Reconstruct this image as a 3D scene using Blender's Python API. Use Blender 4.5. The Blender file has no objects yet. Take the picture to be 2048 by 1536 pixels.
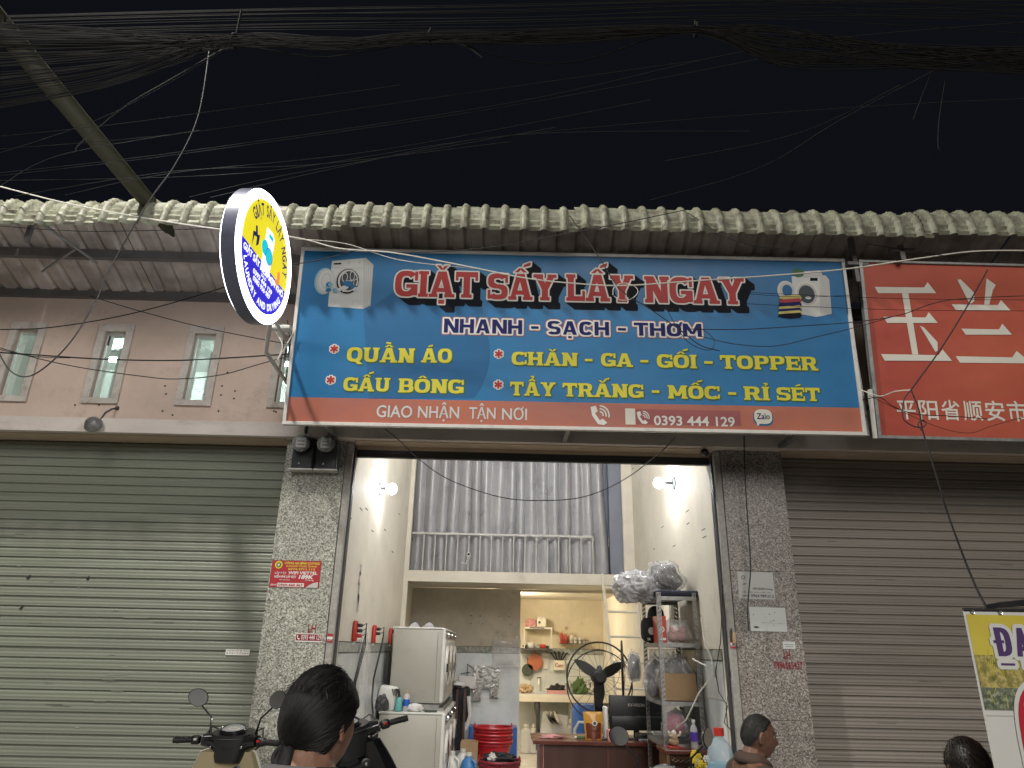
import bpy, bmesh, math, random
from mathutils import Vector, Matrix, geometry, noise
random.seed(7)
PI = math.pi
sc = bpy.context.scene
col = sc.collection

# ------------------------------------------------------------------ camera
F = 1401.0; CX = 1024.0; CY = 768.0; H = 1.6
_u = Vector((79, 3688, -F)).normalized()
_d = Vector((-25.0, -(F*F + 79*(-25.0))/3688.0, -F)).normalized()
_x = _d.cross(_u)
RM = Matrix((_x, _d, _u))                       # world <- camera axes
cam = bpy.data.cameras.new('camera')
cam.sensor_width = 36; cam.lens = F/2048*36; cam.clip_start = .05; cam.clip_end = 300
camo = bpy.data.objects.new('camera', cam); col.objects.link(camo)
camo.matrix_world = Matrix.Translation((0, 0, H)) @ RM.to_4x4()
sc.camera = camo

# ------------------------------------------------------------------ night sky, fill sun, exposure
w = bpy.data.worlds.new('World'); sc.world = w; w.use_nodes = True
nt = w.node_tree; nt.nodes.clear()
bg = nt.nodes.new('ShaderNodeBackground'); wo = nt.nodes.new('ShaderNodeOutputWorld')
bg.inputs[0].default_value = (.0044, .0050, .0072, 1); bg.inputs[1].default_value = 1.0
nt.links.new(bg.outputs[0], wo.inputs[0])
sun = bpy.data.lights.new('street_glow', 'SUN'); sun.energy = 1.65; sun.angle = math.radians(28); sun.color = (1, .955, .90)
so = bpy.data.objects.new('street_glow', sun); col.objects.link(so)
so.rotation_euler = Vector((0.10, -math.cos(math.radians(23)), math.sin(math.radians(23)))).to_track_quat('Z', 'Y').to_euler()
vs = sc.view_settings; vs.view_transform = 'Standard'; vs.look = 'None'; vs.exposure = 0; vs.gamma = 1; vs.use_curve_mapping = False
sc.cycles.max_bounces = 6; sc.cycles.diffuse_bounces = 4; sc.cycles.glossy_bounces = 3
sc.cycles.transmission_bounces = 4; sc.cycles.transparent_max_bounces = 12
sc.cycles.use_denoising = True; sc.cycles.sample_clamp_indirect = 3.0; sc.cycles.caustics_reflective = False; sc.cycles.caustics_refractive = False

# ------------------------------------------------------------------ helpers
def ray(px, py): return RM @ Vector((px-CX, CY-py, -F))
def at(px, py, Y):
    r = ray(px, py); t = Y/r.y; return Vector((r.x*t, Y, H + r.z*t))
def atx(px, py, X):
    r = ray(px, py); t = X/r.x; return Vector((X, r.y*t, H + r.z*t))
def onp(px, py, M):
    I = M.inverted(); o = I @ Vector((0, 0, H)); d = I.to_3x3() @ ray(px, py)
    t = -o.z/d.z; return (o.x + d.x*t, o.y + d.y*t)

MATS = {}
def pm(name, c, rough=.6, metal=0., var=.12, scale=6., c2=None, mixlo=.35, mixhi=.65, bump=0., bscale=60., emit=None, es=0., alpha=1., trans=0., spec=.5,
       stain=None, sscale=3., slo=.58, shi=.72, ss=1., sz=1., coat=0.):
    m = bpy.data.materials.new(name); m.use_nodes = True; n = m.node_tree; N = n.nodes; L = n.links
    b = N['Principled BSDF']
    b.inputs['Roughness'].default_value = rough; b.inputs['Metallic'].default_value = metal
    b.inputs['Specular IOR Level'].default_value = spec
    if coat: b.inputs['Coat Weight'].default_value = coat
    g = N.new('ShaderNodeNewGeometry'); mp = N.new('ShaderNodeMapping'); L.new(g.outputs['Position'], mp.inputs[0]); mp.inputs['Scale'].default_value = (ss, 1, sz)
    no = N.new('ShaderNodeTexNoise'); no.inputs['Scale'].default_value = scale; no.inputs['Detail'].default_value = 6; no.inputs['Roughness'].default_value = .62
    L.new(mp.outputs[0], no.inputs[0])
    c2 = c2 or tuple(max(0, x*(1-var*2)) for x in c)
    ra = N.new('ShaderNodeValToRGB'); e = ra.color_ramp.elements
    e[0].position = mixlo; e[0].color = (*c2, 1); e[1].position = mixhi; e[1].color = (*c, 1)
    L.new(no.outputs[0], ra.inputs[0]); out = ra.outputs[0]
    if stain:
        n2 = N.new('ShaderNodeTexNoise'); n2.inputs['Scale'].default_value = sscale; n2.inputs['Detail'].default_value = 9; n2.inputs['Roughness'].default_value = .7
        L.new(mp.outputs[0], n2.inputs[0])
        r2 = N.new('ShaderNodeValToRGB'); r2.color_ramp.elements[0].position = slo; r2.color_ramp.elements[1].position = shi; L.new(n2.outputs[0], r2.inputs[0])
        mx = N.new('ShaderNodeMix'); mx.data_type = 'RGBA'; L.new(r2.outputs[0], mx.inputs[0]); L.new(out, mx.inputs[6]); mx.inputs[7].default_value = (*stain, 1); out = mx.outputs[2]
    L.new(out, b.inputs['Base Color'])
    mr = N.new('ShaderNodeMapRange'); mr.inputs['To Min'].default_value = max(.03, rough-.1); mr.inputs['To Max'].default_value = min(1, rough+.1)
    L.new(no.outputs[0], mr.inputs[0]); L.new(mr.outputs[0], b.inputs['Roughness'])
    if bump:
        n3 = N.new('ShaderNodeTexNoise'); n3.inputs['Scale'].default_value = bscale; n3.inputs['Detail'].default_value = 5; L.new(g.outputs['Position'], n3.inputs[0])
        bp = N.new('ShaderNodeBump'); bp.inputs['Strength'].default_value = bump; bp.inputs['Distance'].default_value = .01
        L.new(n3.outputs[0], bp.inputs['Height']); L.new(bp.outputs[0], b.inputs['Normal'])
    if emit: b.inputs['Emission Color'].default_value = (*emit, 1); b.inputs['Emission Strength'].default_value = es
    b.inputs['Alpha'].default_value = alpha; b.inputs['Transmission Weight'].default_value = trans
    MATS[name] = m; return m

def granite(name, cols, scale=120.):
    m = bpy.data.materials.new(name); m.use_nodes = True; N = m.node_tree.nodes; L = m.node_tree.links; b = N['Principled BSDF']
    g = N.new('ShaderNodeNewGeometry')
    nz = N.new('ShaderNodeTexNoise'); nz.inputs['Scale'].default_value = 70; L.new(g.outputs['Position'], nz.inputs[0])
    ad = N.new('ShaderNodeVectorMath'); ad.operation = 'MULTIPLY_ADD'; L.new(nz.outputs['Color'], ad.inputs[0]); ad.inputs[1].default_value = (.012,)*3; L.new(g.outputs['Position'], ad.inputs[2])
    v = N.new('ShaderNodeTexVoronoi'); v.inputs['Scale'].default_value = scale; L.new(ad.outputs[0], v.inputs[0])
    sp = N.new('ShaderNodeSeparateColor'); L.new(v.outputs['Color'], sp.inputs[0])
    r = N.new('ShaderNodeValToRGB'); r.color_ramp.interpolation = 'LINEAR'; el = r.color_ramp.elements
    el[0].position = 0; el[0].color = (*cols[0], 1); el[1].position = 1; el[1].color = (*cols[-1], 1)
    for i, c in enumerate(cols[1:-1]):
        e = el.new((i+1)/(len(cols)-1)); e.color = (*c, 1)
    L.new(sp.outputs[0], r.inputs[0])
    n2 = N.new('ShaderNodeTexNoise'); n2.inputs['Scale'].default_value = 2.2; n2.inputs['Detail'].default_value = 5; L.new(g.outputs['Position'], n2.inputs[0])
    hs = N.new('ShaderNodeHueSaturation'); L.new(r.outputs[0], hs.inputs['Color']); mr = N.new('ShaderNodeMapRange'); mr.inputs['To Min'].default_value = .75; mr.inputs['To Max'].default_value = 1.2
    L.new(n2.outputs[0], mr.inputs[0]); L.new(mr.outputs[0], hs.inputs['Value']); L.new(hs.outputs[0], b.inputs['Base Color'])
    b.inputs['Roughness'].default_value = .38
    return m

W = {}
def mw(o): return W.get(o.name, Matrix.Identity(4))
def setp(o, label=None, cat=None, group=None, kind=None):
    if label: o['label'] = label
    if cat: o['category'] = cat
    if group: o['group'] = group
    if kind: o['kind'] = kind
    return o
def thing(name, label, cat, loc=(0, 0, 0), rot=(0, 0, 0), group=None, M=None):
    o = bpy.data.objects.new(name, None); o.empty_display_size = .1; col.objects.link(o)
    if M is None: M = Matrix.LocRotScale(Vector(loc), __import__('mathutils').Euler(rot), None)
    o.matrix_world = M; W[o.name] = M.copy()
    return setp(o, label, cat, group)

class MB:
    def __init__(s): s.v = []; s.f = []
    def add(s, vs, fs):
        k = len(s.v); s.v += [Vector(v) for v in vs]; s.f += [[k+i for i in f] for f in fs]; return s
    def box(s, x0, y0, z0, x1, y1, z1, M=None):
        vs = [Vector(p) for p in ((x0,y0,z0),(x1,y0,z0),(x1,y1,z0),(x0,y1,z0),(x0,y0,z1),(x1,y0,z1),(x1,y1,z1),(x0,y1,z1))]
        if M: vs = [M @ v for v in vs]
        return s.add(vs, [(0,3,2,1),(4,5,6,7),(0,1,5,4),(1,2,6,5),(2,3,7,6),(3,0,4,7)])
    def cbox(s, c, d, M=None):
        c = Vector(c); d = Vector(d)/2
        R = Matrix.Translation(c) @ (M or Matrix.Identity(4))
        return s.box(-d.x, -d.y, -d.z, d.x, d.y, d.z, R)
    def rbox(s, c, d, r=.02, M=None, seg=3):
        """box with rounded edges"""
        bm = bmesh.new(); bmesh.ops.create_cube(bm, size=1)
        for v in bm.verts: v.co = Vector((v.co.x*d[0], v.co.y*d[1], v.co.z*d[2]))
        bmesh.ops.bevel(bm, geom=list(bm.edges), offset=min(r, min(d)*.49), segments=seg, affect='EDGES', profile=.5)
        T = Matrix.Translation(Vector(c)) @ (M or Matrix.Identity(4))
        bm.verts.index_update(); s.add([T @ v.co for v in bm.verts], [[v.index for v in f.verts] for f in bm.faces]); bm.free(); return s
    def tube(s, pts, r, n=8, cap=True):
        pts = [Vector(p) for p in pts]; m = len(pts); rs = r if isinstance(r, (list, tuple)) else [r]*m
        k = len(s.v); prev = None
        for i, p in enumerate(pts):
            d = (pts[min(i+1, m-1)] - pts[max(i-1, 0)])
            if d.length < 1e-9: d = Vector((0, 0, 1))
            d.normalize()
            if prev is None: a = d.orthogonal().normalized()
            else:
                a = prev - d*prev.dot(d)
                a = a.normalized() if a.length > 1e-6 else d.orthogonal().normalized()
            prev = a; b = d.cross(a)
            for j in range(n):
                t = 2*PI*j/n; s.v.append(p + (a*math.cos(t) + b*math.sin(t))*rs[i])
        for i in range(m-1):
            for j in range(n):
                s.f.append([k+i*n+j, k+i*n+(j+1) % n, k+(i+1)*n+(j+1) % n, k+(i+1)*n+j])
        if cap: s.f.append([k+j for j in range(n)][::-1]); s.f.append([k+(m-1)*n+j for j in range(n)])
        return s
    def lathe(s, prof, c=(0, 0, 0), M=None, n=24, cap=True):
        """prof: (r,z) pairs"""
        T = Matrix.Translation(Vector(c)) @ (M or Matrix.Identity(4)); k = len(s.v); m = len(prof)
        for r, z in prof:
            for j in range(n): s.v.append(T @ Vector((r*math.cos(2*PI*j/n), r*math.sin(2*PI*j/n), z)))
        for i in range(m-1):
            for j in range(n): s.f.append([k+i*n+j, k+i*n+(j+1) % n, k+(i+1)*n+(j+1) % n, k+(i+1)*n+j])
        if cap: s.f.append([k+j for j in range(n)][::-1]); s.f.append([k+(m-1)*n+j for j in range(n)])
        return s
    def cyl(s, p, q, r, n=16): return s.tube([p, q], r, n)
    def ball(s, c, r, n=16, m=10, M=None):
        r = r if isinstance(r, (tuple, list, Vector)) else (r, r, r); T = Matrix.Translation(Vector(c)) @ (M or Matrix.Identity(4))
        k = len(s.v); s.v.append(T @ Vector((0, 0, -r[2])))
        for i in range(1, m):
            t = -PI/2 + PI*i/m
            for j in range(n): s.v.append(T @ Vector((r[0]*math.cos(t)*math.cos(2*PI*j/n), r[1]*math.cos(t)*math.sin(2*PI*j/n), r[2]*math.sin(t))))
        s.v.append(T @ Vector((0, 0, r[2]))); e = len(s.v)-1
        for j in range(n): s.f.append([k, k+1+(j+1) % n, k+1+j]); s.f.append([e, e-n+j, e-n+(j+1) % n])
        for i in range(m-2):
            for j in range(n): a = k+1+i*n; s.f.append([a+j, a+(j+1) % n, a+n+(j+1) % n, a+n+j])
        return s
    def torus(s, c, R, r, M=None, n=40, m=8, sx=1.):
        T = Matrix.Translation(Vector(c)) @ (M or Matrix.Identity(4)); k = len(s.v)
        for i in range(n):
            a = 2*PI*i/n
            for j in range(m):
                b = 2*PI*j/m; q = R + r*math.cos(b); s.v.append(T @ Vector((q*math.cos(a)*sx, q*math.sin(a), r*math.sin(b))))
        for i in range(n):
            for j in range(m): s.f.append([k+i*m+j, k+((i+1) % n)*m+j, k+((i+1) % n)*m+(j+1) % m, k+i*m+(j+1) % m])
        return s
    def disc(s, c, r, M=None, n=40, r2=0., sy=1.):
        T = Matrix.Translation(Vector(c)) @ (M or Matrix.Identity(4)); k = len(s.v)
        for j in range(n): s.v.append(T @ Vector((r*math.cos(2*PI*j/n), sy*r*math.sin(2*PI*j/n), 0)))
        if r2:
            for j in range(n): s.v.append(T @ Vector((r2*math.cos(2*PI*j/n), sy*r2*math.sin(2*PI*j/n), 0)))
            for j in range(n): s.f.append([k+j, k+(j+1) % n, k+n+(j+1) % n, k+n+j])
        else: s.f.append([k+j for j in range(n)])
        return s
    def poly(s, pts, z=0., M=None):
        vs = [Vector((p[0], p[1], z)) for p in pts]
        if M: vs = [M @ v for v in vs]
        return s.add(vs, [list(range(len(vs)))])
    def prism(s, pts, z0, z1, M=None):
        n = len(pts); vs = [Vector((p[0], p[1], z0)) for p in pts] + [Vector((p[0], p[1], z1)) for p in pts]
        if M: vs = [M @ v for v in vs]
        return s.add(vs, [list(range(n))[::-1], list(range(n, 2*n))] + [[i, (i+1) % n, n+(i+1) % n, n+i] for i in range(n)])
    def grid(s, fn, nu, nv):
        k = len(s.v)
        for i in range(nu+1):
            for j in range(nv+1): s.v.append(Vector(fn(i/nu, j/nv)))
        for i in range(nu):
            for j in range(nv): a = k+i*(nv+1)+j; s.f.append([a, a+nv+1, a+nv+2, a+1])
        return s
    def jitter(s, amp, freq=8., off=0.):
        for v in s.v: v += noise.noise_vector(v*freq + Vector((off, off*1.7, 0)))*amp
        return s

def part(name, mb, m, parent=None, smooth=False, local=False, label=None, kind=None, sharp=35, bevel=0):
    me = bpy.data.meshes.new(name)
    if parent is not None and not local:
        I = mw(parent).inverted(); vs = [I @ v for v in mb.v]
    else: vs = mb.v
    me.from_pydata([tuple(v) for v in vs], [], mb.f); me.update()
    if isinstance(m, str): m = MATS[m]
    me.materials.append(m)
    if smooth:
        me.shade_smooth()
        if sharp: me.set_sharp_from_angle(angle=math.radians(sharp))
    o = bpy.data.objects.new(name, me); col.objects.link(o)
    if parent is not None: o.parent = parent; W[o.name] = mw(parent)
    if label: o['label'] = label
    if kind: o['kind'] = kind
    if bevel:
        md = o.modifiers.new('bevel', 'BEVEL'); md.width = bevel; md.segments = 2; md.limit_method = 'ANGLE'
    return o
def solo(name, mb, m, label, cat, group=None, smooth=False, kind=None, origin=None, bevel=0):
    """a top-level thing that is one mesh"""
    if origin is None:
        n = len(mb.v); origin = Vector((sum(v.x for v in mb.v)/n, sum(v.y for v in mb.v)/n, min(v.z for v in mb.v)))
    origin = Vector(origin)
    for v in mb.v: v -= origin
    o = part(name, mb, m, None, smooth, bevel=bevel); o.location = origin; W[o.name] = Matrix.Translation(origin)
    return setp(o, label, cat, group, kind)
def struct(name, mb, m, smooth=False): return setp(part(name, mb, m, None, smooth), kind='structure')
def inst(name, src, parent=None, M=None, loc=None):
    o = bpy.data.objects.new(name, src.data); col.objects.link(o)
    if parent is not None: o.parent = parent; W[o.name] = mw(parent)
    if M is not None: o.matrix_local = M
    if loc is not None: o.location = loc
    return o
def dup(root, loc, rotz=None, label=None, rot=None):
    def cp(o, par):
        c = o.copy(); col.objects.link(c)
        if par is not None: c.parent = par
        for ch in [x for x in bpy.data.objects if x.parent == o]: cp(ch, c)
        return c
    kids = {}
    r = cp(root, None); r.location = loc
    if rotz is not None: r.rotation_euler = (0, 0, rotz)
    if rot is not None: r.rotation_euler = rot
    if label: r['label'] = label
    return r

# ------------------------------------------------------------------ lettering
_fc = {}
def font_raw(s, bold=0.):
    k = (s, bold)
    if k not in _fc:
        cu = bpy.data.curves.new('t', 'FONT'); cu.body = s; cu.offset = bold; cu.resolution_u = 3; cu.fill_mode = 'BOTH'; cu.dimensions = '2D'
        ob = bpy.data.objects.new('t', cu); col.objects.link(ob)
        dg = bpy.context.evaluated_depsgraph_get(); dg.update()
        me = bpy.data.meshes.new_from_object(ob.evaluated_get(dg))
        _fc[k] = ([v.co.copy() for v in me.vertices], [list(p.vertices) for p in me.polygons])
        bpy.data.objects.remove(ob); bpy.data.meshes.remove(me); bpy.data.curves.remove(cu)
    return _fc[k]
CAP = max(v.y for v in font_raw('H')[0])
def ftext(mb, s, x0, y0, x1, cap, z=0., bold=0., ext=0., shear=0., M=None):
    """built-in font, fitted between x0 and x1 on baseline y0 with capital height cap"""
    vs, fs = font_raw(s, bold)
    if not vs: return mb
    a = min(v.x for v in vs); b = max(v.x for v in vs); sx = (x1-x0)/(b-a)*(1+ext); sy = cap/CAP
    P_ = [Vector((x0 + (v.x-a)*sx + v.y*sy*shear, y0 + v.y*sy, z)) for v in vs]
    if M: P_ = [M @ p for p in P_]
    return mb.add(P_, fs)

def R_(x0, y0, x1, y1): return [(x0, y0), (x1, y0), (x1, y1), (x0, y1)]
def ring(x0, y0, x1, y1, s, t, a0=0, a1=360, ex=.72, n=24):
    cx, cy, rx, ry = (x0+x1)/2, (y0+y1)/2, (x1-x0)/2, (y1-y0)/2; out = []
    def q(a, rx, ry):
        c, s_ = math.cos(a), math.sin(a)
        return (cx + rx*math.copysign(abs(c)**ex, c), cy + ry*math.copysign(abs(s_)**ex, s_))
    k = max(2, int(n*(a1-a0)/360))
    for i in range(k):
        a = math.radians(a0+(a1-a0)*i/k); b = math.radians(a0+(a1-a0)*(i+1)/k)
        out.append([q(a, rx, ry), q(b, rx, ry), q(b, rx-s, ry-t), q(a, rx-s, ry-t)])
    return out
BASE = {}
for chs, b, mk in (('ẶĂẮ', 'A', 'breve'), ('ÂẤẦẨẬ', 'A', 'circ'), ('Á', 'A', 'acute1'), ('Ạ', 'A', ''), ('ÔỐ', 'O', 'circ'), ('Ơ', 'O', 'horn'), ('Ỉ', 'I', 'hook1'), ('É', 'E', 'acute1')):
    for c in chs: BASE[c] = [b, [mk] if mk else []]
for c in 'ẤẮỐ': BASE[c][1].append('acute2')
BASE['Ầ'][1].append('grave2'); BASE['Ẩ'][1].append('hook2')
for c in 'ẶẬẠ': BASE[c][1].append('dot')
def glyph(ch, slab=True, s=.27, t=.2):
    f_ = .07 if slab else 0.; st = .13; p = []; marks = []
    if ch in BASE: ch, marks = BASE[ch]
    def stem(x, y0=0, y1=1, top=True, bot=True, lo=1, hi=1):
        p.append(R_(x, y0, x+s, y1))
        if slab and bot: p.append(R_(x-f_*lo, 0, x+s+f_*hi, st))
        if slab and top: p.append(R_(x-f_*lo, 1-st, x+s+f_*hi, 1))
    Wd = .9
    if ch == 'I': Wd = s+2*f_; stem(f_)
    elif ch == '-': Wd = .5; p.append(R_(.0, .36, .5, .54))
    elif ch == ' ': Wd = .38
    elif ch == 'H': Wd = .98; stem(f_); stem(Wd-f_-s); p.append(R_(f_+s*.5, .4, Wd-f_-s*.5, .6))
    elif ch == 'N':
        Wd = .98; stem(f_, hi=0); stem(Wd-f_-s*.9, lo=0 if not slab else .6, bot=False); p.append([(f_, 1), (f_+s*1.15, 1), (Wd-f_-s*.1, 0), (Wd-f_-s*1.2, 0)])
    elif ch == 'M':
        Wd = 1.2; stem(f_, hi=.3); stem(Wd-f_-s, lo=.3); m = Wd/2
        p.append([(f_, 1), (f_+s*1.1, 1), (m+.09, .2), (m-.12, .2)]); p.append([(Wd-f_-s*1.1, 1), (Wd-f_, 1), (m+.12, .2), (m-.09, .2)])
    elif ch == 'A':
        Wd = 1.06; m = Wd/2
        p += [[(.06, 0), (.06+.22, 0), (m+.06, 1), (m-.17, 1)], [(Wd-.06-.28, 0), (Wd-.06, 0), (m+.17, 1), (m-.12, 1)], R_(.24, .2, Wd-.24, .36)]
        if slab: p += [R_(0, 0, .36, st), R_(Wd-.42, 0, Wd, st)]
    elif ch == 'Y':
        Wd = 1.02; m = Wd/2
        p += [[(.05, 1), (.36, 1), (m+.13, .4), (m-.13, .4)], [(Wd-.34, 1), (Wd-.05, 1), (m+.13, .4), (m-.13, .4)], R_(m-s/2, 0, m+s/2, .46)]
        if slab: p += [R_(0, 1-st, .43, 1), R_(Wd-.4, 1-st, Wd, 1), R_(m-s/2-f_, 0, m+s/2+f_, st)]
    elif ch == 'T':
        Wd = .92; m = Wd/2; p += [R_(0, 1-t, Wd, 1), R_(m-s/2, 0, m+s/2, 1)]
        if slab: p += [R_(0, .66, .11, 1), R_(Wd-.11, .66, Wd, 1), R_(m-s/2-f_*1.2, 0, m+s/2+f_*1.2, st)]
    elif ch == 'L':
        Wd = .82; stem(f_); p.append(R_(f_, 0, Wd, t*.9)); p.append(R_(Wd-.12, 0, Wd, .38))
    elif ch == 'E':
        Wd = .86; stem(f_); p += [R_(f_, 0, Wd, t*.85), R_(f_, 1-t*.85, Wd, 1), R_(f_, .42, Wd-.16, .59)]
        if slab: p += [R_(Wd-.1, 0, Wd, .34), R_(Wd-.1, .66, Wd, 1), R_(Wd-.26, .33, Wd-.16, .68)]
    elif ch in 'PRB':
        Wd = .88; stem(f_, hi=1 if ch == 'P' else .3); b0 = .4
        p += ring(.1, b0, Wd, 1, s, t*.8, -90, 90); p += [R_(f_, 1-t*.8, .5, 1), R_(f_, b0, .5, b0+t*.8)]
        if ch == 'B': Wd = .92; p += ring(.1, 0, Wd, .56, s, t*.8, -90, 90); p.append(R_(f_, 0, .5, t*.8))
        if ch == 'R':
            Wd = .96; p.append([(.42, b0+.1), (.7, b0+.1), (Wd-.04, 0), (Wd-.34, 0)])
            if slab: p.append(R_(Wd-.38, 0, Wd+.02, st))
    elif ch in 'OQ':
        Wd = .94; p += ring(0, 0, Wd, 1, s, t)
        if ch == 'Q': p.append([(.42, .1), (.6, .2), (.98, -.14), (.7, -.16)])
    elif ch in 'CG':
        Wd = .94; p += ring(0, 0, Wd, 1, s, t, 40, 322)
        if slab: p.append(R_(Wd-.13, .62, Wd, .98))
        if ch == 'G': p += [R_(Wd-s, .05, Wd, .46), R_(Wd*.5, .34, Wd, .48)]
        elif slab: p.append(R_(Wd-.12, .06, Wd, .36))
    elif ch == 'U':
        Wd = .98; p += ring(f_, 0, Wd-f_, .8, s, t, 180, 360); p += [R_(f_, .38, f_+s, 1), R_(Wd-f_-s, .38, Wd-f_, 1)]
        if slab: p += [R_(0, 1-st, s+2*f_, 1), R_(Wd-s-2*f_, 1-st, Wd, 1)]
    elif ch == 'S':
        Wd = .88; th = t*.92
        p += ring(0, .42, Wd, 1, s, th, 25, 262); p += ring(0, 0, Wd, .58, s, th, -155, 82)
        p += [R_(Wd*.38, .42, Wd*.62, .58)]
        if slab: p += [R_(Wd-.12, .64, Wd, .98), R_(0, .02, .12, .36)]
    m = Wd/2
    for k in marks:
        if k == 'dot': p.append(R_(m-.12, -.25, m+.12, -.1))
        if k == 'breve': p += [[(m-.26, 1.25), (m-.1, 1.25), (m+.03, 1.08), (m-.06, 1.06)], [(m+.26, 1.25), (m+.1, 1.25), (m-.03, 1.08), (m+.06, 1.06)]]
        if k == 'circ': p += [[(m-.28, 1.06), (m-.1, 1.06), (m+.04, 1.2), (m-.06, 1.23)], [(m+.28, 1.06), (m+.1, 1.06), (m-.04, 1.2), (m+.06, 1.23)]]
        if k == 'acute2': p.append([(m+.1, 1.25), (m+.42, 1.33), (m+.44, 1.46), (m+.14, 1.36)])
        if k == 'grave2': p.append([(m-.2, 1.3), (m+.1, 1.27), (m+.1, 1.38), (m-.2, 1.42)])
        if k == 'acute1': p.append([(m-.12, 1.08), (m+.2, 1.14), (m+.22, 1.26), (m-.06, 1.18)])
        if k in ('hook1', 'hook2'):
            y = 1.08 if k == 'hook1' else 1.25; p += [R_(m-.1, y+.12, m+.14, y+.2), R_(m+.04, y+.05, m+.14, y+.2), R_(m-.03, y-.02, m+.06, y+.08)]
        if k == 'horn': p.append([(Wd-.2, .86), (Wd-.02, .78), (Wd+.1, 1.1), (Wd-.04, 1.1)])
    return p, Wd
def word(s, x0, y0, x1, cap, slab=True, gap=.07):
    """convex pieces of a word fitted into x0..x1"""
    ps = []; x = 0
    for ch in s:
        g, wd = glyph(ch, slab)
        ps += [[(x+a, b) for a, b in q] for q in g]; x += wd + gap
    x -= gap; k = (x1-x0)/x
    return [[(x0+a*k, y0+b*cap) for a, b in q] for q in ps]
def ccw(q):
    a = sum(q[i][0]*q[(i+1) % len(q)][1]-q[(i+1) % len(q)][0]*q[i][1] for i in range(len(q)))
    return q if a > 0 else q[::-1]
def hull(pts):
    pts = sorted(set((round(a, 6), round(b, 6)) for a, b in pts))
    def half(ps):
        o = []
        for p in ps:
            while len(o) > 1 and (o[-1][0]-o[-2][0])*(p[1]-o[-2][1])-(o[-1][1]-o[-2][1])*(p[0]-o[-2][0]) <= 0: o.pop()
            o.append(p)
        return o
    a = half(pts); b = half(pts[::-1]); return a[:-1]+b[:-1]
def inflate(q, d):
    out = []
    for a, b in q:
        for k in range(8): out.append((a+d*math.cos(PI/8+k*PI/4), b+d*math.sin(PI/8+k*PI/4)))
    return hull(out)
def sweep(q, dx, dy): return hull(q+[(a+dx, b+dy) for a, b in q])
def union(mb, ps, z=0.):
    ps = [ccw(hull(q)) for q in ps if len(hull(q)) > 2]; vs = []; fs = []
    for q in ps:
        fs.append(list(range(len(vs), len(vs)+len(q)))); vs += [Vector(p) for p in q]
    r = geometry.delaunay_2d_cdt(vs, [], fs, 0, 1e-6)
    keep = [list(f) for f, o in zip(r[2], r[5]) if len(o)]
    return mb.add([(v.x, v.y, z) for v in r[0]], keep)

# ------------------------------------------------------------------ materials
pm('cream_paint', (.74, .69, .58), .7, var=.06, scale=2.5, stain=(.54, .49, .39), sscale=2.6, slo=.56, shi=.80, bump=.15, bscale=30)
pm('dirty_cream', (.66, .61, .51), .75, var=.10, scale=3, stain=(.30, .27, .22), sscale=4.2, slo=.58, shi=.74, bump=.2, bscale=30)
pm('warm_wall', (.68, .60, .44), .7, var=.1, scale=2, stain=(.45, .38, .26), sscale=3.2, slo=.56, shi=.76)
pm('ceiling_paint', (.62, .60, .55), .8)
pm('pink_plaster', (.66, .52, .43), .85, var=.12, scale=1.6, c2=(.54, .42, .345), stain=(.27, .215, .18), sscale=1.6, slo=.56, shi=.82, bump=.35, bscale=16)
pm('frame_plaster', (.60, .55, .49), .8, var=.1, scale=8, stain=(.28, .25, .22), sscale=7, slo=.55, shi=.7, bump=.3, bscale=50)
pm('ledge_plaster', (.70, .63, .57), .8, var=.08, scale=5, stain=(.34, .30, .27), sscale=3, slo=.55, shi=.75, bump=.25, bscale=30, ss=.35)
pm('soffit_paint', (.55, .43, .31), .8, var=.08, scale=5)
pm('shutter_green', (.205, .222, .172), .42, var=.14, scale=7, stain=(.14, .145, .115), sscale=3.5, slo=.46, shi=.74, ss=.12, sz=2.2, bump=.04)
pm('shutter_taupe', (.235, .205, .172), .42, var=.14, scale=7, stain=(.15, .135, .118), sscale=3.5, slo=.46, shi=.74, ss=.12, sz=2.2, bump=.04)
granite('granite_light', [(.07, .075, .062), (.22, .225, .19), (.34, .34, .285), (.40, .40, .34), (.66, .66, .58)])
granite('granite_brown', [(.055, .05, .043), (.155, .137, .12), (.235, .21, .188), (.29, .26, .235), (.50, .46, .42)])
MATS['granite_light'] = bpy.data.materials['granite_light']; MATS['granite_brown'] = bpy.data.materials['granite_brown']
pm('jamb_stone', (.40, .385, .35), .6, var=.15, scale=40, stain=(.26, .24, .21), sscale=4)
pm('dark_steel', (.06, .062, .065), .5, metal=.3)
pm('galv_steel', (.30, .30, .29), .45, metal=.6, var=.15, scale=20, stain=(.2, .17, .14), sscale=12)
pm('purlin_steel', (.16, .155, .15), .55, metal=.3, stain=(.12, .08, .05), sscale=8)
pm('white_alu', (.66, .64, .60), .4, var=.06, scale=10, stain=(.42, .39, .35), sscale=6)
pm('roof_tin', (.29, .30, .215), .55, var=.2, scale=7, stain=(.10, .088, .066), sscale=13, slo=.42, shi=.64, bump=.15, bscale=25)
pm('tin_underside', (.42, .37, .33), .5, var=.14, scale=4, stain=(.19, .155, .13), sscale=3, slo=.46, shi=.64, bump=.1, bscale=20)
pm('concrete', (.30, .29, .27), .85, var=.12, scale=2, stain=(.18, .17, .16), sscale=1.5, bump=.3)
pm('wall_tile', (.66, .68, .66), .22, var=.05, scale=3, c2=(.52, .55, .56), mixlo=.3, mixhi=.6)
pm('grout', (.30, .30, .28), .9)
pm('border_tile', (.45, .46, .43), .3, var=.3, scale=22, c2=(.20, .22, .20))
pm('floor_tile', (.62, .59, .52), .2, var=.08, scale=3, c2=(.52, .48, .42))
pm('black_rubber', (.016, .016, .017), .55)
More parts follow.
